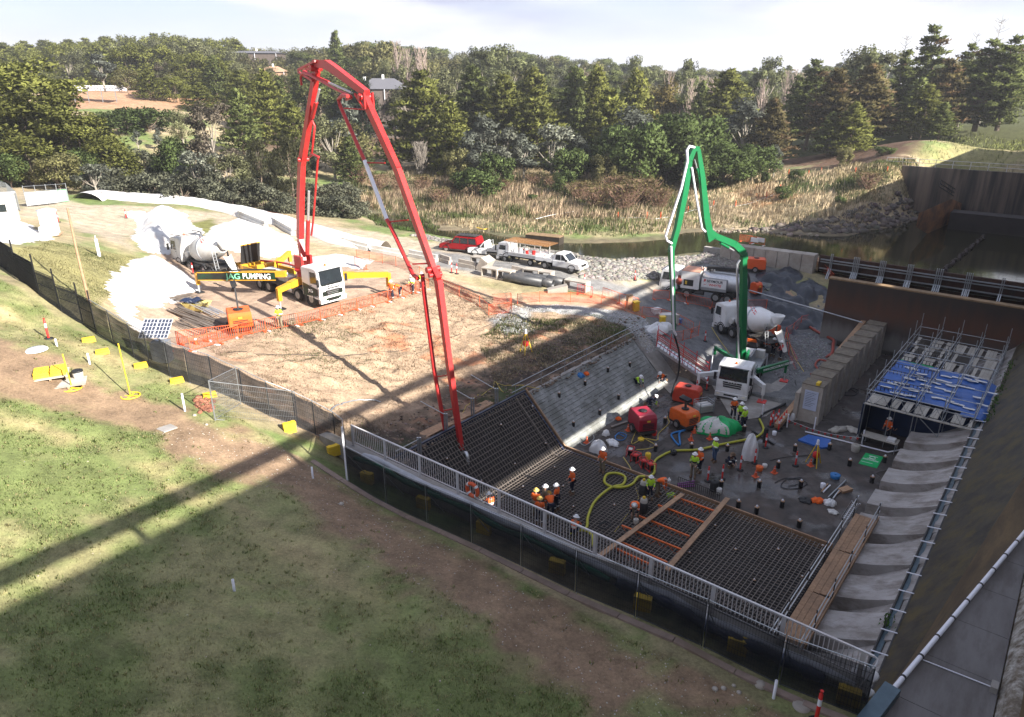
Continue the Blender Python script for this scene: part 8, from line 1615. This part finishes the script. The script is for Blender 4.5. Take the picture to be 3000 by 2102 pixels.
def tripod(p,label,m,h=1.5,box=True):
 t=thing('survey_tripod',label,'tripod',p)
 for i in range(3):a=i*2.09+.4;part(t,'leg',M['yellowplastic'],lambda q:q.bar((math.cos(a)*.55,math.sin(a)*.55,0),(math.cos(a)*.06,math.sin(a)*.06,h),.05))
 part(t,'head',M['pvc'],lambda q:(q.lathe([(.11,h),(.11,h+.05),(.08,h+.1),(.08,h+.32),(.03,h+.36)],10)));part(t,'hung_bag',m,lambda q:q.lathe([(.05,h*.32),(.2,h*.4),(.2,h*.58),(.05,h*.66)],8))
tripod(B0(2385,1362),'yellow-legged survey tripod on the open wet floor',M['redplastic']);tripod(hit(1540,1035),'yellow-legged survey tripod on the dark cut slope',M['redplastic'],1.6)
tb_=thing('site_table','grey work table with a box in front of the scaffold opening','table',B0(2575,1312),AZ);part(tb_,'table_top',M['plank'],lambda q:q.box(-.45,.45,-1.1,1.1,.72,.78));part(tb_,'box',M['bagwhite'],lambda q:q.box(-.3,.2,-.9,-.4,.78,.95))
for a in (-.4,.4):
 for b in (-1.0,1.0):part(tb_,'leg',M['steel'],lambda q:q.bar((a,b,0),(a,b,.72),.05))
fl=thing('flag_line','string of small red flags from the buttress towards the scaffold','flag line');A_1,B_1=at(2305,1228,1.0),at(2523,1283,.9)
mb=MB();LP_=[A_1.lerp(B_1,q/12)-Vector((0,0,.3*math.sin(PI*q/12))) for q in range(13)];mb.tube(LP_,.012,4);mb.build('string',M['bagwhite'],fl)
for i in range(12):mb=MB();p=LP_[i].lerp(LP_[i+1],.5);mb.add([p+Vector((-.12,0,0)),p+Vector((.12,0,0)),p+Vector((0,.02,-.24))],[(0,1,2)]);mb.build('flag',M['redplastic'],fl)
for i,(x,y) in enumerate(((2305,1252),(2384,1262),(2232,1222),(2525,1300))):obj1('pvc_post','white plastic post '+['at the buttress end of the flag line','in the middle of the flag line','at the end of the thick yellow hose','by the work table'][i],'post',M['pvc'],B0(x,y),lambda q:q.cyl((0,0,0),(0,0,1.05),.05,8))
for i,(x,y,h) in enumerate(((167,1015,.45),(263,1067,.62),(542,1205,.95),(917,1402,.62),(687,1731,.50),(2266,2047,.75))):
 obj1('pvc_pipe','short white pipe standing in the lawn, '+['highest up the left lawn','left of the tall yellow stake','beside the bare mesh gate','left of the corner post on bare dirt','alone in the shaded grass','next to the cut-off bollard'][i],'pipe',M['pvc'],hit(x,y,-.05),lambda q:q.lathe([(.045,0),(.045,h),(.035,h),(.035,h-.1)],10),kids=())
for i,(x,y,h) in enumerate(((212,1140,1.75),(383,1162,2.7))):
 t=thing('yellow_stake',['shorter','taller'][i]+' yellow stake with a flat round base on the lawn','stake',hit(x,y));part(t,'stake_post',M['yellowplastic'],lambda q:q.cyl((0,0,0),(-.06,0,h),.03,6));part(t,'round_base',M['yellowplastic'],lambda q:(q.tube([(math.cos(a)*.42,math.sin(a)*.42,.04) for a in np.linspace(0,2*PI,17)[:-1]],.035,5,True),q.bar((-.42,0,.04),(.42,0,.04),.04),q.bar((0,-.42,.04),(0,.42,.04),.04)))
pl=thing('pallet','pallet carrying flat yellow blocks on the upper left lawn','pallet',hit(150,1105),.5)
for i in range(7):part(pl,'board',M['plank'],lambda q:q.box(-.75,.75,-.6+i*.19,-.47+i*.19,.10,.13))
for i in range(3):part(pl,'bearer',M['timber'],lambda q:q.box(-.7+i*.65,-.6+i*.65,-.6,.67,0,.1))
for i in range(6):q=pl.matrix_world;a=(i//3)*.68-.34;b=(i%3-1)*.32;v=Matrix.Rotation(.5,3,'Z')@Vector((a,b+.05,.14));yblock(hit(150,1105)+v,.5,'flat yellow block lying on the lawn pallet','yellow blocks on the pallet',True)
pl=thing('pallet','empty grey pallet beside the yellow blocks','pallet',hit(205,1128),.45)
for i in range(7):part(pl,'board',M['plank'],lambda q:q.box(-.7,.7,-.55+i*.17,-.43+i*.17,.10,.13))
for i in range(3):part(pl,'bearer',M['timber'],lambda q:q.box(-.65+i*.6,-.55+i*.6,-.55,.6,0,.1))
obj1('bucket','pale bucket with a black lid on the empty pallet','bucket',M['dirtywhite'],hit(232,1114)+Vector((0,0,.05)),lambda q:q.lathe([(.2,0),(.24,.38)],12),kids=(('lid',M['black'],lambda q:q.lathe([(.25,.38),(.25,.46),(.2,.47)],12)),))
obj1('plastic_disc','white plastic disc lying on the upper left lawn','lid',M['bagwhite'],hit(105,1027),lambda q:q.lathe([(.55,.02),(.5,.08),(.1,.12)],14));flat('ground_frame','pale square surface box frame in the bare dirt','frame',M['concrete'],[(455,1256),(500,1242),(520,1252),(480,1266)],gz(*hit(488,1254)[:2])+.03,.05)
obj1('pit_cover','oval pale cover in the dirt by the kerb at the bottom','cover',M['block'],hit(2348,2072),lambda q:q.lathe([(.26,.02),(.25,.06),(.1,.07)],16))
for i,(x,y,r_) in enumerate(((2228,2010,.20),(2095,2020,.10),(2120,2018,.09),(2150,2010,.07),(2165,2030,.08),(1000,1478,.12),(570,1218,.10),(605,1245,.08))):r=np.random.RandomState(i);o=obj1('stone','loose pale stone on the bare dirt, '+['largest, by the kerb','left of a small group near the kerb','middle of a small group near the kerb','smallest near the kerb','right of a small group near the kerb','on the shaded dirt left of the fence','by the gate in the sun','below the gate in the sun'][i],'stone',M['block'],hit(x,y),lambda q:q.lathe([(r_*.9,-.02),(r_,r_*.3),(r_*.5,r_*.7),(.01,r_*.75)],7),i)
pt=thing('portable_toilet','white portable toilet on the dirt yard at far left','portable toilet',hit(152,688),.35);part(pt,'cabin',M['pvc'],lambda q:q.box(-.6,.6,-.6,.6,.1,2.2));part(pt,'roof',M['pvc'],lambda q:q.lathe([(.86,2.2),(.8,2.32),(.3,2.42)],4,(0,0,0)));part(pt,'door',M['dirtywhite'],lambda q:q.box(-.42,.42,-.63,-.6,.15,2.05));part(pt,'base',M['timber'],lambda q:q.box(-.8,.8,-.8,.8,0,.1));part(pt,'lower_tank',M['bagwhite'],lambda q:q.box(-.7,.7,-1.1,-.62,.1,.9))
pole=thing('leaning_pole','tall thin weathered pole on the left verge','pole',hit(263,892));pv=hit(263,892);part(pole,'pole_shaft',M['timber'],lambda q:q.tube([(0,0,0),(-.25,.3,3.2),(-.35,.5,6.1)],[.10,.08,.06],8))
obj1('marker_post','thick white pipe marker on the verge near the yard','post',M['pvc'],hit(291,752),lambda q:(q.cyl((0,0,0),(0,0,1.5),.13,10),q.cyl((0,0,1.5),(0,0,1.8),.04,6)))
obj1('white_barrier','white block barrier at the mouth of the yard road','barrier',M['bagwhite'],hit(402,640),lambda q:q.prism([(-1.1,0),(1.1,0),(1.0,.8),(-1.0,.8)],-.3,.3),-.2)
fg=thing('site_fence','mesh site fence with white and green banners at the yard gate','fence',hit(80,606));e=hit(203,592)-hit(80,606);Pq_=lambda u,z:(e.x*u,e.y*u,e.z*u+z)
for i in range(4):u0,u1=i/4,(i+1)/4-.01;part(fg,'banner',M['bagwhite'] if i<3 else mat('pale_green_banner',(.30,.62,.35),.7),lambda q:q.add([Pq_(u0,.1),Pq_(u1,.1),Pq_(u1,1.6),Pq_(u0,1.6)],[(0,1,2,3)]))
part(fg,'fence_frame',M['steel'],lambda q:([q.cyl(Pq_(i/4,0),Pq_(i/4,2.4),.04,6) for i in range(5)],q.cyl(Pq_(0,2.3),Pq_(1,2.3),.03,6),q.cyl(Pq_(0,1.7),Pq_(1,1.7),.03,6)))
for i,(a,b) in enumerate((((-40,560),(30,590)),((30,590),(60,620)),((-40,640),(40,640)))):
 a,b=hit(*a),hit(*b);mesh_panel('yard_gate_panel',['upper','middle','lower'][i]+' mesh gate panel at the far left edge',a,b,2.2,netw if False else None,'gate panels at the left edge')
obj1('site_office','white site cabin half cut by the left edge','cabin',M['dirtywhite'],hit(-5,655),lambda q:q.box(-1.5,1.6,-1.2,1.2,0,2.6),.4,kids=(('window',M['glass'],lambda q:q.box(.3,1.2,-1.23,-1.2,1.2,1.9)),('roof',M['bagwhite'],lambda q:q.box(-1.6,1.7,-1.3,1.3,2.6,2.7))))
sp=thing('solar_light','solar panel trailer with a grey cabinet behind the sagging fence','solar unit',hit(480,1062));sp.scale=(.62,.62,.72);part(sp,'cabinet',M['steel'],lambda q:q.box(-.7,.7,-.5,.5,.1,1.7))
for i in (0,1):
 pa=part(sp,'solar_panel',mat('solar_cell',(.05,.06,.09),.25,.1,.2,3),lambda q:q.add([(-1.3+i*1.25,-.9,2.2),(-.12+i*1.25,-.9,2.2),(-.12+i*1.25,.7,3.2),(-1.3+i*1.25,.7,3.2)],[(0,1,2,3)]))
 part(pa,'cell_lines',M['pvc'],lambda q:([q.bar((-1.3+i*1.25+j*.295,-.9,2.21),(-1.3+i*1.25+j*.295,.7,3.21),.03,.02) for j in range(5)],[q.bar((-1.3+i*1.25,-.9+j*.32,2.21+j*.2),(-.12+i*1.25,-.9+j*.32,2.21+j*.2),.03,.02) for j in range(6)]))
part(sp,'mast',M['steel'],lambda q:q.bar((0,0,1.7),(0,0,2.7),.12))
for g_i,(x0,y0,x1,y1,n_b,lb,m) in enumerate(((505,885,570,870,16,'bundle of rusty bars behind the yellow skip','rebar'),(508,912,650,968,22,'long stack of brown bars left of the light tower','rebar'),(548,902,655,948,9,'stack of bright steel tubes on the brown bars','alu'),(520,948,610,985,12,'twisted scrap bars by the pad barrier','rebar'))):
 a,b=hit(x0,y0),hit(x1,y1);t=thing('bar_stack',lb,'bar stack',a);d=b-a;sdv=Vector((-d.y,d.x,0)).normalized()
 for i in range(n_b):o_=sdv*RI.uniform(-.6,.6)+Vector((0,0,.06+RI.random()*.3+(.35 if m=='alu' else 0)));part(t,'bar',M[m],lambda q:q.cyl(o_,d*RI.uniform(.85,1.05)+o_+sdv*RI.uniform(-.3,.3),.035,5))
sk=thing('concrete_skip','pale yellow skip with black sheeting on the pad','skip',hit(580,912),-.3);part(sk,'tub',mat('pale_yellow',(.70,.60,.22),.6,0,.1,2),lambda q:q.add([(-1,-.6,.7),(1,-.6,.8),(1,.6,.8),(-1,.6,.7),(-.6,-.3,.1),(.6,-.3,.1),(.6,.3,.1),(-.6,.3,.1)],[(0,1,5,4),(1,2,6,5),(2,3,7,6),(3,0,4,7),(4,5,6,7)]));part(sk,'black_liner',M['film'],lambda q:q.grid(lambda u,v:(-1.2+1.6*u,-.6+1.2*v,.85+.2*math.sin(9*u)*math.sin(4*v)),10,6))
for i,(x,y,L,rz,tl,lb) in enumerate(((1405,778,1.6,-.5,0,'small concrete box left of the tilted block'),(1414,790,1.8,-.5,.9,'tilted concrete block at the roadside'),(1440,812,1.9,-.55,0,'box culvert left of the twin culverts'),(1475,818,2.2,-.55,0,'box culvert beside the long black pipes'),(1560,815,1.8,-.5,0,'grey concrete piece above the black pipes'),(1600,822,1.4,-.5,0,'smaller grey concrete piece above the black pipes'),(1632,856,1.9,.1,.3,'pale concrete wedge at the pipe ends'),(1690,850,2.4,-.6,0,'brown concrete piece behind the red barriers'))):
 t=thing('box_culvert' if 'culvert' in lb else 'concrete_piece',lb,'concrete block',hit(x,y),rz)
 if tl:part(t,'block',M['block'],lambda q:q.taper((0,0,.0),(.7,0,1.2),L*.9,.9,L*.9,.9) if tl>.5 else q.prism([(-L/2,0),(L/2,0),(L/2,.7),(-L/2,.3)],-.4,.4))
 else:part(t,'shell',M['block'],lambda q:(q.box(-L/2,L/2,-.5,.5,0,.12),q.box(-L/2,L/2,-.5,.5,.85,.97),q.box(-L/2,-L/2+.12,-.5,.5,.12,.85),q.box(L/2-.12,L/2,-.5,.5,.12,.85)))
for i,(a,b,r_,lb) in enumerate((((1478,822),(1590,842),.48,'long black pipe nearest the camera'),((1500,818),(1605,832),.42,'long black pipe behind the nearest one'),((1580,836),(1620,846),.44,'short black pipe piece with a pale rim'),((1605,832),(1650,842),.46,'short black pipe piece at the right end'))):
 p,q=hit(*a)+Vector((0,0,r_)),hit(*b)+Vector((0,0,r_));d=(q-p).normalized();t=thing('poly_pipe',lb,'pipe',p,0,'black pipes at the roadside');L=(q-p).length
 mb=MB();mb.lathe([(r_,0),(r_,L),(r_-.05,L),(r_-.05,L*.6)],22,cap=False);o=mb.build('pipe_shell',M['pipe'],t);o.rotation_euler=d.to_track_quat('Z','X').to_euler();mb=MB();mb.cyl((0,0,L*.6),(0,0,L*.6+.02),r_-.05,18);o2=mb.build('dark_inside',M['block'],t);o2.rotation_euler=o.rotation_euler
for i,(a,b,lb) in enumerate((((1290,765),(1320,775),'pale concrete barrier left of the roadside bollards'),((1345,780),(1395,790),'low concrete barrier above the small box'),((1500,800),(1560,812),'low concrete barrier above the twin culverts'),((1000,715),(1080,735),'white concrete barrier behind the red pump'),((1090,738),(1180,755),'white concrete barrier right of the red boom'),((700,635),(780,668),'white concrete barrier beside the yard road'),((800,655),(860,690),'white concrete barrier nearer the boom'),((1200,752),(1280,768),'white concrete barrier under the boom joint'))):
 p,q=hit(*a),hit(*b);mb=MB();mb.taper(p+Vector((0,0,.2)),q+Vector((0,0,.2)),.5,.4,.5,.4);mb.taper(p+Vector((0,0,.58)),q+Vector((0,0,.58)),.22,.38,.22,.38);tag(mb.build('road_barrier',M['dirtywhite'] if i>2 else M['block']),lb,'barrier','concrete road barriers')
for x,y,n_,lb,m,sx,sy,sz in ((1842,905,'site_box','tall brown box at the end of the orange barrier','timber',.5,.5,1.3),(1862,912,'yellow_bin','yellow bin beside the tall brown box','yellowplastic',.55,.5,.9),(1922,920,'white_tub','white tub among the stair head equipment','bagwhite',.8,.6,.5),(1955,945,'batching_unit','pale batching unit behind the green boom tip','dirtywhite',1.6,.8,.8),(1975,950,'pink_container','pinkish container right of the batching unit','plank',.6,.6,.9),(1940,950,'yellow_mixer','small yellow mixer before the batching unit','yellowplastic',.5,.5,.7),(1992,948,'blue_container','small blue container at the barrier','hoseblue',.3,.3,.4)):
 obj1(n_,lb,n_.split('_')[-1],M[m],hit(x,y),lambda q:(q.prism([(-sx/2,.05),(sx/2,.05),(sx/2-.05,sz),(-sx/2+.05,sz)],-sy/2,sy/2),q.box(-sx/2-.03,sx/2+.03,-sy/2-.03,sy/2+.03,sz,sz+.05)),RI.random())
heap('sandbags','pile of white sandbags at the head of the stair','sandbags',M['bagwhite'],hit(1925,972),1.5,.8,.7,.6,30,.3)
for i,(x,y) in enumerate(((2172,1012),(2245,1068),(2085,1052))):obj1('white_post','thin white upright pipe '+['by the ramp mixer','by the two watching workers','left of the pump truck cab'][i],'post',M['pvc'],G3(*at(x,y,.3)[:2]) if i!=2 else at(2083,1085,.3),lambda q:q.cyl((0,0,0),(0,0,2.0 if i==2 else 1.0),.05,8))
for i,(x,y) in enumerate(((2255,970),(2275,985))):obj1('stacked_barriers',['left','right'][i]+' stack of folded orange barriers on the gravel ramp','barrier',M['orangeplastic'],G3(*at(x,y,.8)[:2]),lambda q:[q.taper((-.3+j*.12,0,0),(-.1+j*.1,0,1.3),.06,1.0,.06,.5,up=(0,1,0)) for j in range(3)],.5)
t=thing('timber_box','dark box with an ochre top standing in the river','box',at(1595,712,WL),-.45);part(t,'box_body',mat('dark_wet_timber',(.03,.022,.015),.8,0,.3,2),lambda q:q.box(-2.4,2.4,-.8,.8,-.5,1.0));part(t,'box_top',MATS['ochre_coping'],lambda q:q.box(-2.45,2.45,-.85,.85,1.003,1.08))
hose('yellow_boom','yellow floating boom lying bent across the reed edge','boom',M['yellowplastic'],[(1368,662),(1395,668),(1422,673),(1455,662),(1480,654),(1520,649),(1570,642)],.12,WL+.15)
hose('boom_rope','pale rope from the yellow boom into the reeds','rope',M['bagwhite'],[(1570,642),(1620,630),(1680,620)],.04,4.6)
FP=[(1810,640),(1895,640),(1935,640),(2015,622),(2090,605),(2155,605),(2245,580),(2285,558),(2310,512),(2368,516),(2405,508),(2505,508),(2598,506)]
for i,(x,y) in enumerate(FP):obj1('marker_stake','short orange stake on the far bank, '+['first from the left','second from the left','third from the left','fourth from the left','between the green arms','right of the green arm','below the wattles','on the bend of the line','at the shrub edge','before the ivy-clad pine','second before the ivy-clad pine','left of the round bush','nearest the abutment rail'][i],'stake',M['orangeplastic'],hit(x,y),lambda q:(q.cyl((0,0,0),(0,0,.9),.07,6),q.cyl((0,0,.9),(0,0,.95),.03,6)),0,'orange stakes on the far bank')
hose('flag_rope','pale flagged rope strung between the orange stakes','rope',M['bagwhite'],FP[:8],.035,None)
hose('bunting','orange bunting line in the scrub above the white bund','bunting',M['orange'],[(310,560),(380,562),(450,570),(520,578),(600,590),(700,605),(820,628)],.05,None)
def house(label,px,D,w_,d_,h_,rh,wm_,rm_,rz,zb=None,cat='house'):
 d=ray(px,zb or 300);k=D/d.y;x=d.x*k
 if zb:h_=CAMZ+d.z*k-rh-gz(x,D)
 t=thing('house',label,cat,(x,D,gz(x,D)),rz)
 part(t,'wall',wm_,lambda q:q.box(-w_/2,w_/2,-d_/2,d_/2,-2,h_))
 part(t,'roof',rm_,lambda q:q.add([(-w_/2-.6,-d_/2-.6,h_),(w_/2+.6,-d_/2-.6,h_),(w_/2+.6,d_/2+.6,h_),(-w_/2-.6,d_/2+.6,h_),(-w_/2+d_*.45,0,h_+rh),(w_/2-d_*.45,0,h_+rh)],[(0,1,5,4),(1,2,5),(2,3,4,5),(3,0,4),(3,2,1,0)]))
 for i in range(3):wv=part(t,'window',M['glass'],lambda q:q.box(-w_*.35+i*w_*.28,-w_*.35+i*w_*.28+1.4,-d_/2-.03,-d_/2+.02,1.0,2.2));part(wv,'frame',M['pvc'],lambda q:q.box(-w_*.35+i*w_*.28-.08,-w_*.35+i*w_*.28,-d_/2-.05,-d_/2,.95,2.25))
 part(t,'chimney',M['bagwhite'],lambda q:q.box(-.3,.3,-.3,.3,h_+rh*.6,h_+rh+.9));part(t,'verandah_post',M['pvc'],lambda q:[q.bar((x,-d_/2-.4,h_-2.6),(x,-d_/2-.4,h_),.15) for x in (-w_*.4,0,w_*.4)])
 return t
groof=mat('grey_green_roof',(.10,.10,.115),.85,0,.1,.5);hwall=mat('dark_house_wall',(.09,.07,.06),.8,0,.2,1)
house('grey-roofed house glimpsed right of the red boom top',1122,200,13,8,6.5,2.6,hwall,groof,.2,230);house('second grey roof beside the larger one under the boom',1068,206,8,7,5.5,2.2,hwall,groof,-.2,236)
house('long flat grey roof showing over the left ridge',752,330,22,9,20,1.0,hwall,groof,.1,150);house('pale roof glimpsed between the right-hand pines',2685,200,12,7,13,2,hwall,M['dirtywhite'],.3,238);house('small tan house between trees left of the boom',800,290,10,7,9,2,mat('tan_wall',(.36,.22,.14),.8,0,.1,1),MATS['tan_wall'],.2,195)
for lb,px,D,L,rz in (('white paling fence above the left house lot',300,238,17,.05),('white paling fence above the second house lot',510,238,12,.1),('dark rail fence below the second house lot',560,205,16,0)):
 d=ray(px,260);k=D/d.y;x=d.x*k;t=thing('paling_fence',lb,'fence',(x,D,gz(x,D)-.2),rz);w2='white' in lb
 for i in range(int(L/.9)):part(t,'paling',M['pvc'] if w2 else M['timber'],lambda q:q.box(-L/2+i*.9,-L/2+i*.9+.7,-.04,.04,0,1.9))
 part(t,'fence_rail',M['pvc'] if w2 else M['timber'],lambda q:q.box(-L/2,L/2,.04,.1,1.2,1.35))
t=thing('carport','open grey carport at the foot of the left house lot','carport',hit(275,300),.1);part(t,'carport_roof',groof,lambda q:q.box(-7,7,-2.5,2.5,3.0,3.15))
for i in range(5):part(t,'carport_post',M['steel'],lambda q:q.bar((-6.5+i*3.2,-2.2,0),(-6.5+i*3.2,-2.2,3),.15))
# air
hm_=bpy.data.materials.new('haze_air');hm_.use_nodes=True;t=hm_.node_tree;t.nodes.clear();o_=N_(t,'ShaderNodeOutputMaterial');pv_=N_(t,'ShaderNodeVolumePrincipled');pv_.inputs['Density'].default_value=.00026;pv_.inputs['Color'].default_value=(.93,.95,1,1);pv_.inputs['Anisotropy'].default_value=.2;t.links.new(pv_.outputs[0],o_.inputs['Volume'])
mb=MB();mb.box(-4200,4200,-4150,4300,-75,185);mb.build('haze',hm_,kind='stuff')
